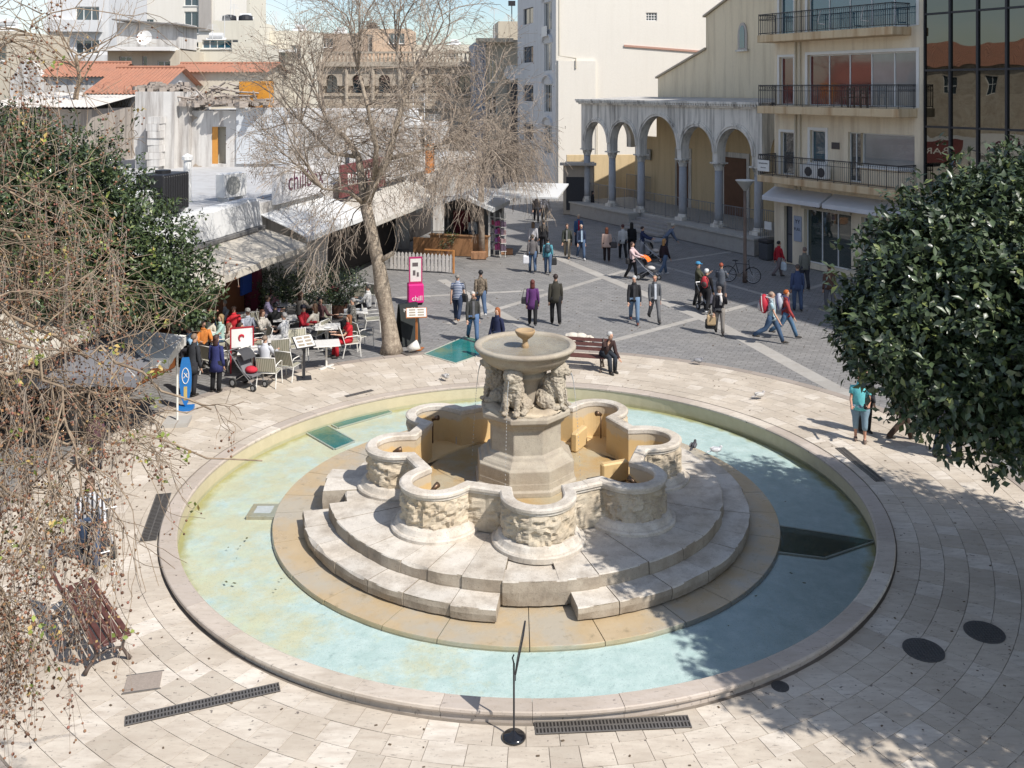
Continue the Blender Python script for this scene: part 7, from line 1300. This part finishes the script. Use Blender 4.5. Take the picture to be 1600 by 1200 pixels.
bag(rel(p, 174, -.33, .0, .95), R_(174), 'dark handbag between the beige jacket and the white sweater', (.05, .045, .045), (.34, .16, .3), .2, 'handbag')
pl(973, 404, 'woman in off-white sweater and black trousers, back turned', 188, top=(.46, .46, .46), legs=BK, hair=(.08, .03, .03), hem=.44, stride=.45, h=1.72)
pl(987, 399, 'woman with long black hair in black jacket, back turned', 175, top=BK, legs=BK, hair=(.015, .013, .012), longhair=True, stride=.2, h=1.68)
_, p = pl(988, 436, 'woman in pale pink cardigan pushing the orange-hooded pushchair', 58, top=(.55, .42, .42), legs=BK, hair=(.07, .04, .03), longhair=True, stride=.5, h=1.66, armL=(45, 35), armR=(45, 35))
bag(rel(p, 58, -.2, .1, .95), R_(58), 'black handbag slung over the pink cardigan', BK, (.32, .14, .26), .4, 'handbag')
pl(1004, 406, 'woman in navy jacket at the pale grey pushchair', 75, top=(.03, .04, .09), legs=(.30, .30, .32), hair=(.03, .02, .02), stride=.3, h=1.66, armL=(50, 30), armR=(50, 30))
_, p = pl(1038, 429, 'blonde woman in black jacket, jeans and white trainers', 120, top=(.03, .02, .025), legs=(.09, .13, .20), hair=(.36, .20, .07), longhair=True, stride=.6, h=1.66, shoe=(.6, .6, .6))
pl(1040, 398, 'person in flat cap and blue-grey shirt bending over the display cart', 100, top=(.12, .15, .21), legs=(.05, .06, .08), hair=(.3, .28, .25), hat=(.45, .42, .36), lean=.75, armL=(20, 15), armR=(28, 15), h=1.72)
pl(991, 505, 'grey-haired man in black jacket and light jeans strolling beside the suited man', -4, top=(.025, .025, .028), shirt=(.05, .05, .055), legs=(.14, .21, .31), hair=(.42, .42, .42), stride=.6, h=1.74, shoe=(.12, .04, .03), turn=-.5)
pl(1023, 503, 'man in grey suit and sunglasses walking towards the fountain', 6, top=(.085, .09, .10), shirt=(.50, .53, .58), legs=(.15, .15, .155), hair=(.30, .2, .13), bald=True, stride=.7, h=1.74, skin=(.50, .25, .17), turn=-.3, shoe=(.03, .03, .03))
pl(1091, 478, 'man in olive jacket and blue cap, standing in the group', 70, top=(.06, .06, .04), legs=(.03, .03, .03), hair=(.1, .08, .06), hat=(.06, .24, .42), h=1.72, hem=.44, stride=.2, armL=(40, 90), armR=(40, 90))
_, p = pl(1104, 488, 'woman with white cap and black clothes wearing a red rucksack', 150, top=BK, legs=BK, hair=(.5, .5, .48), hat=(.62, .62, .6), h=1.66, stride=.6, shoe=(.6, .6, .6))
backpack(rel(p, 150, 0, .20, 1.17), R_(150), 'red and black rucksack on the woman with the white cap', (.45, .04, .05), (.05, .03, .03), .9)
pl(1127, 476, 'red-haired woman in slate grey jacket behind the dark pushchair', 160, top=(.09, .10, .12), legs=(.06, .06, .07), hair=(.26, .06, .03), h=1.64, hem=.43, armL=(40, 60), armR=(40, 60))
_, p = pl(1124, 522, 'woman in black jacket with white scarf and grey trousers carrying bags', -6, top=(.028, .026, .03), legs=(.22, .20, .18), hair=(.09, .07, .06), hat=(.12, .10, .09), scarf=(.55, .53, .52), stride=.35, h=1.64, armR=(60, 100), shoe=BK)
bag(rel(p, -6, -.28, -.02, .66), R_(-6), 'beige paper shopping bag held by the woman with the white scarf', (.42, .30, .17), (.3, .14, .36), .16, 'paper_bag'); bag(rel(p, -6, -.30, .14, .48), R_(-10), 'black shopping bag behind the beige paper bag', BK, (.34, .14, .34), .2, 'shopping_bag')
_, p = pl(1206, 536, 'man in plaid shirt and jeans striding under a big red rucksack', 72, top=(.16, .36, .42), kind='plaid', legs=(.06, .10, .17), hair=(.3, .22, .17), bald=True, stride=1.0, h=1.8, sleeves=False, fat=1.1)
backpack(rel(p, 72, 0, .25, 1.28), R_(72), 'big red rucksack with white trim carried by the striding man', (.42, .02, .04), (.50, .47, .46), 1.3)
_, p = pl(1229, 528, 'orange-haired woman in jeans striding beside the man with the red rucksack', 75, top=(.30, .05, .05), legs=(.08, .15, .24), hair=(.40, .10, .02), stride=1.0, h=1.7)
backpack(rel(p, 75, 0, .24, 1.2), R_(75), 'white and navy rucksack on the orange-haired woman', (.38, .40, .46), (.05, .05, .13), 1.2)
_, p = pl(1217, 433, 'person in red jacket and grey trousers walking past the litter bin', 110, top=(.35, .02, .03), legs=(.16, .13, .13), hair=BK, stride=.7, h=1.66)
bag(rel(p, 110, -.28, -.05, .72), R_(110), 'white and blue plastic bag carried by the person in red', (.55, .62, .66), (.3, .14, .38), .14, 'carrier_bag')
pl(1246, 485, 'man in two-tone navy jacket and jeans, back turned, in the house shade', 175, top=(.05, .07, .14), legs=(.06, .09, .16), hair=(.08, .06, .05), hem=.44, stride=.2, h=1.76, fat=1.1)
pl(1257, 452, 'man in grey-green pullover walking away towards the optician shop', 190, top=(.15, .15, .13), legs=(.04, .04, .05), hair=(.16, .11, .09), stride=.2, h=1.78, fat=1.1)
pl(1296, 484, 'man in brown jacket and grey trousers walking past the shop window', 178, top=(.10, .055, .042), legs=(.12, .12, .13), hair=(.05, .04, .035), hat=(.05, .04, .035), hem=.45, stride=.25, h=1.74, fat=1.08)
pl(905, 333, 'person in grey jacket walking along the church podium', 150, top=(.14, .14, .15), legs=(.03, .03, .035), hair=BK, stride=.6, h=1.7); pl(890, 333, 'person in brown coat at the church corner beside the kiosk', 170, top=(.09, .06, .045), legs=(.03, .03, .03), hair=BK, stride=.4, h=1.7)
pl(926, 337, 'woman dressed in black leaning at the church podium', 100, top=(.02, .02, .022), legs=BK, hair=BK, longhair=True, h=1.66, hem=.4)
pl(850, 345, 'person in grey patterned top far down the street', 180, top=(.2, .2, .22), kind='camo', legs=BK, hair=BK, stride=.5, h=1.7); pl(838, 347, 'dark-clothed person far down the street under the weeping tree', 0, top=(.04, .035, .035), legs=(.03, .03, .035), hair=BK, stride=.5, h=1.72)
pq = on_ground(738, 388); person(pq, R_(10), 'kiosk keeper in white shirt behind the reed counter', top=(.62, .62, .62), legs=(.06, .1, .16), hair=(.05, .04, .03), h=1.7); pq = on_ground(727, 391); person(pq, R_(30), 'child in dark top behind the reed counter', top=(.03, .03, .03), legs=(.3, .28, .1), hair=BK, h=1.3)
_, p = pl(1344, 690, 'stout woman in turquoise shirt and denim capri trousers with a white cap', -20, top=(.16, .55, .58), legs=(.20, .29, .36), hair=(.2, .14, .1), hat=(.62, .62, .62), capri=True, sleeves=False, h=1.66, fat=1.25, armL=(20, 55), armR=(25, 60), skin=(.48, .25, .17), shoe=(.14, .10, .08), stride=.15, turn=.3); bag(rel(p, -20, .15, -.24, 1.0), R_(20), 'small black camera bag at the waist of the turquoise shirt', BK, (.16, .1, .14), .4, 'camera_bag')
pl(1352, 676, 'companion in black trousers behind the turquoise woman', 10, top=(.05, .05, .06), legs=BK, hair=BK, h=1.62); pl(1412, 690, 'walker in brown trousers hidden to the knees by the ficus', 100, top=(.1, .05, .04), legs=(.06, .04, .03), hair=BK, stride=.8, h=1.72)
pl(1474, 716, 'person in navy trousers standing under the ficus boughs', 20, top=(.05, .05, .08), legs=(.035, .05, .09), hair=BK, stride=.2, h=1.72); pl(1490, 712, 'person in dark jeans half behind the navy trousers', 10, top=(.1, .1, .1), legs=(.02, .022, .035), hair=BK, stride=.2, h=1.72)
_, p = pl(140, 884, 'woman in black and white striped top and jeans bending over a pushchair', 25, top=(.55, .55, .56), kind='bigstripe', legs=(.05, .075, .13), hair=(.10, .06, .04), longhair=True, stride=.7, lean=.35, h=1.7, armL=(50, 20), armR=(50, 20), shoe=(.05, .05, .05)); bag(rel(p, 25, .1, .05, 1.12), R_(25), 'black handbag on the striped top under the plane tree', (.03, .035, .04), (.34, .16, .26), .3, 'handbag')
# seated
def sit(x, y, head, label, **k): k.setdefault('pose', 'sit'); g_ = .0; return person((x, y, k.pop('z', -.005)), R_(head), label, **k)
person((pbn.x+.62, pbn.y-.12, .0), R_(28), 'old person in dark brown coat sitting on the bench, head resting on a hand', pose='sit', top=(.05, .03, .028), legs=(.03, .035, .045), hair=(.5, .49, .47), lean=.55, turn=.3, h=1.66, armL=(35, 130), armR=(12, 45), hem=.44, fat=1.12)
def cs_(u, v, dy=0): q = P(u, v, .5); return q.x, q.y+dy
for u, v, hd_, l, kw in ((545, 531, 290, 'woman in sleeveless red dress sitting at the food table', dict(top=(.45, .02, .03), legs=(.42, .02, .03), hair=(.22, .09, .04), sleeves=False, longhair=True)), (474, 514, 60, 'man in red jacket and dark cap sitting back in his chair', dict(top=(.32, .02, .03), legs=(.15, .15, .16), hair=BK, hat=(.03, .03, .04))), (500, 501, 40, 'guest with black hair leaning over the food table', dict(top=(.10, .05, .05), legs=BK, hair=BK)), (551, 502, 300, 'grey-haired guest in patterned shirt behind the red dress', dict(top=(.2, .19, .17), kind='camo', legs=BK, hair=(.3, .29, .27))), (444, 527, 250, 'white-haired man in white shirt at the middle table', dict(top=(.60, .60, .60), legs=(.2, .2, .2), hair=(.40, .38, .36), sleeves=False, fat=1.1)), (410, 522, 60, 'woman in white blouse and sunglasses facing the white-haired man', dict(top=(.52, .48, .42), legs=(.08, .08, .09), hair=(.12, .05, .03), longhair=True)), (387, 520, 30, 'man in grey cap and blue checked shirt in the terrace middle', dict(top=(.14, .17, .26), kind='plaid', legs=BK, hair=(.3, .3, .3), hat=(.3, .29, .28))), (365, 515, 20, 'bald man in red shirt at the table with blue bottles', dict(top=(.50, .03, .04), legs=BK, hair=(.3, .2, .15), bald=True)), (414, 566, 170, 'man in white plaid shirt, back to the viewer, on the front chair', dict(top=(.50, .51, .56), kind='plaid', legs=(.14, .12, .12), hair=(.22, .16, .12), bald=True, sleeves=True)), (306, 547, 250, 'man in light blue shirt bent over a table near the parasol', dict(top=(.26, .42, .58), legs=(.05, .05, .06), hair=(.16, .12, .1), lean=.5)), (358, 545, 120, 'pair-side woman with brown curls beside the navy waistcoat', dict(top=(.4, .3, .25), legs=BK, hair=(.15, .07, .04), longhair=True)), (520, 470, 200, 'far guest with white hair behind the shrubs', dict(top=(.3, .08, .1), legs=BK, hair=(.4, .4, .4)))):
    x, y = cs_(u, v); sit(x, y, hd_, l, h=1.68, **kw)
for u, v, hd_, l, kw in ((325, 530, 40, 'woman in cream jacket at the table with blue bottles', dict(top=(.5, .46, .38), legs=BK, hair=(.2, .1, .05), longhair=True)), (350, 505, 330, 'guest in pale grey shirt behind the bald man', dict(top=(.4, .4, .42), legs=BK, hair=(.25, .22, .2))), (430, 510, 200, 'guest in black pullover between the two middle tables', dict(top=(.03, .03, .03), legs=BK, hair=BK)), (470, 490, 150, 'guest in beige blouse at the laid table by the shrubs', dict(top=(.45, .38, .3), legs=BK, hair=(.1, .05, .03), longhair=True)), (425, 484, 20, 'guest in pink shirt in the awning shade', dict(top=(.5, .25, .28), legs=BK, hair=(.08, .05, .04))), (318, 540, 30, 'man in orange jacket near the parasol', dict(top=(.55, .2, .05), legs=BK, hair=(.2, .17, .15))), (345, 530, 300, 'woman in mint cardigan at the terrace table', dict(top=(.35, .5, .45), legs=JE, hair=(.3, .2, .1), longhair=True)), (418, 497, 100, 'guest in lilac shirt with back to the shrubs', dict(top=(.4, .35, .5), legs=BK, hair=(.05, .04, .03))), (492, 512, 250, 'guest in cream pullover between the food table and front table', dict(top=(.56, .52, .44), legs=BK, hair=(.12, .07, .04), longhair=True)), (376, 545, 80, 'woman in coral blouse beside the papers table', dict(top=(.5, .2, .16), legs=BK, hair=(.06, .04, .03), longhair=True)), (575, 478, 260, 'guest in white shirt by the tree trunk', dict(top=(.58, .57, .55), legs=BK, hair=(.2, .18, .16)))):
    x, y = cs_(u, v); sit(x, y, hd_, l, h=1.68, **kw)
pl(338, 612, 'woman with long brown hair in navy waistcoat standing at the terrace edge', 165, top=(.035, .04, .13), legs=BK, hair=(.06, .03, .025), longhair=True, h=1.6, hem=.36); pl(300, 618, 'waiter in dark grey coat standing beside the blue sign', 150, top=(.035, .037, .042), legs=(.03, .03, .035), hair=(.2, .14, .1), hem=.38, h=1.7, lean=.15); pl(424, 472, 'person in dark clothes under the awning by the shrubs', 10, top=(.02, .02, .022), legs=BK, hair=BK, h=1.7)
pl(150, 735, 'child in maroon jacket with orange bag under the plane tree', 200, top=(.10, .05, .06), legs=(.03, .03, .04), hair=BK, h=1.3)
# ---- dog and pigeons
p = on_ground(902, 531); d = empty('dog', p, R_(-10), 'white dog lying asleep on the square behind the bench', 'dog'); m = MB()
for c, r in (((-.15, 0, .12), (.24, .16, .12)), ((.12, 0, .12), (.22, .15, .12)), ((.36, -.04, .10), (.10, .08, .08)), ((.47, -.09, .09), (.11, .085, .075)), ((.58, -.13, .06), (.06, .045, .04)), ((-.32, .02, .10), (.13, .14, .1))): m.ball(c, r, 12, 8)
for a in ([(.15, -.1, .08), (.3, -.26, .04), (.42, -.3, .03)], [(.2, -.1, .08), (.36, -.2, .04), (.5, -.26, .03)], [(-.3, -.08, .08), (-.2, -.26, .05), (-.02, -.34, .03)], [(-.36, -.08, .08), (-.34, -.28, .05), (-.18, -.38, .03)]): m.tube(a, [.06, .045, .03], 7)
m.tube([(-.42, .04, .08), (-.58, .0, .04), (-.68, -.1, .03)], [.04, .03, .015], 6)
for s in (-1, 1): m.ball((.45, -.09+s*.07, .14), (.045, .02, .05), 7, 5)
o = m.build('body', plain((.60, .55, .47), .9, .15, 9), d, True); r = o.modifiers.new('fuse', 'REMESH'); r.mode = 'VOXEL'; r.voxel_size = .014
def pigeon(p, rz, label, c, wing):
    t = empty('pigeon', p, rz, label, 'pigeon', 'pigeons'); m = MB(); m.ball((0, .0, .13), (.06, .12, .065), 12, 8); m.ball((0, -.10, .20), (.032, .035, .035), 9, 6); m.tube([(0, -.07, .15), (0, -.10, .2)], [.045, .03], 8); m.tube([(0, -.13, .2), (0, -.165, .19)], [.009, .003], 5); m.tube([(0, .1, .12), (0, .2, .09), (0, .25, .08)], [.04, .035, .03], 6, 0, (1, .3))
    for s in (-.025, .025): m.tube([(s, 0, .09), (s, -.01, 0), (s, -.05, .0)], .006, 4)
    o_ = m.build('body', plain(c, .7, .2, 20), t, True); r = o_.modifiers.new('fuse', 'REMESH'); r.mode = 'VOXEL'; r.voxel_size = .006
    for s in (-1, 1): m = MB(); m.ball((s*.055, .04, .14), (.018, .12, .05), 9, 6); m.build('wing', plain(wing, .7, .3, 25), t, True)
    return t
p = on_ground(1092, 570); pigeon(p, R_(70), 'grey pigeon at the edge of the travertine ring nearest the bench', (.22, .22, .24), (.3, .3, .31)); p = on_ground(1188, 624); pigeon(p, R_(100), 'pale pigeon on the travertine ring in front of the turquoise woman', (.45, .42, .4), (.5, .48, .45)); pigeon(P(1084, 704, SZ1+.003), R_(150), 'dark pigeon on the fountain step', (.05, .05, .055), (.12, .12, .13)); pigeon(P(1120, 711, SZ0+.003), R_(95), 'white pigeon at the water edge of the fountain disc', (.68, .68, .68), (.68, .68, .68)); pigeon(P(1010, 930, 0) if False else P(697, 595, 0.01), R_(40), 'pale pigeon on the ring left of the lion bowl', (.5, .48, .46), (.5, .48, .46))
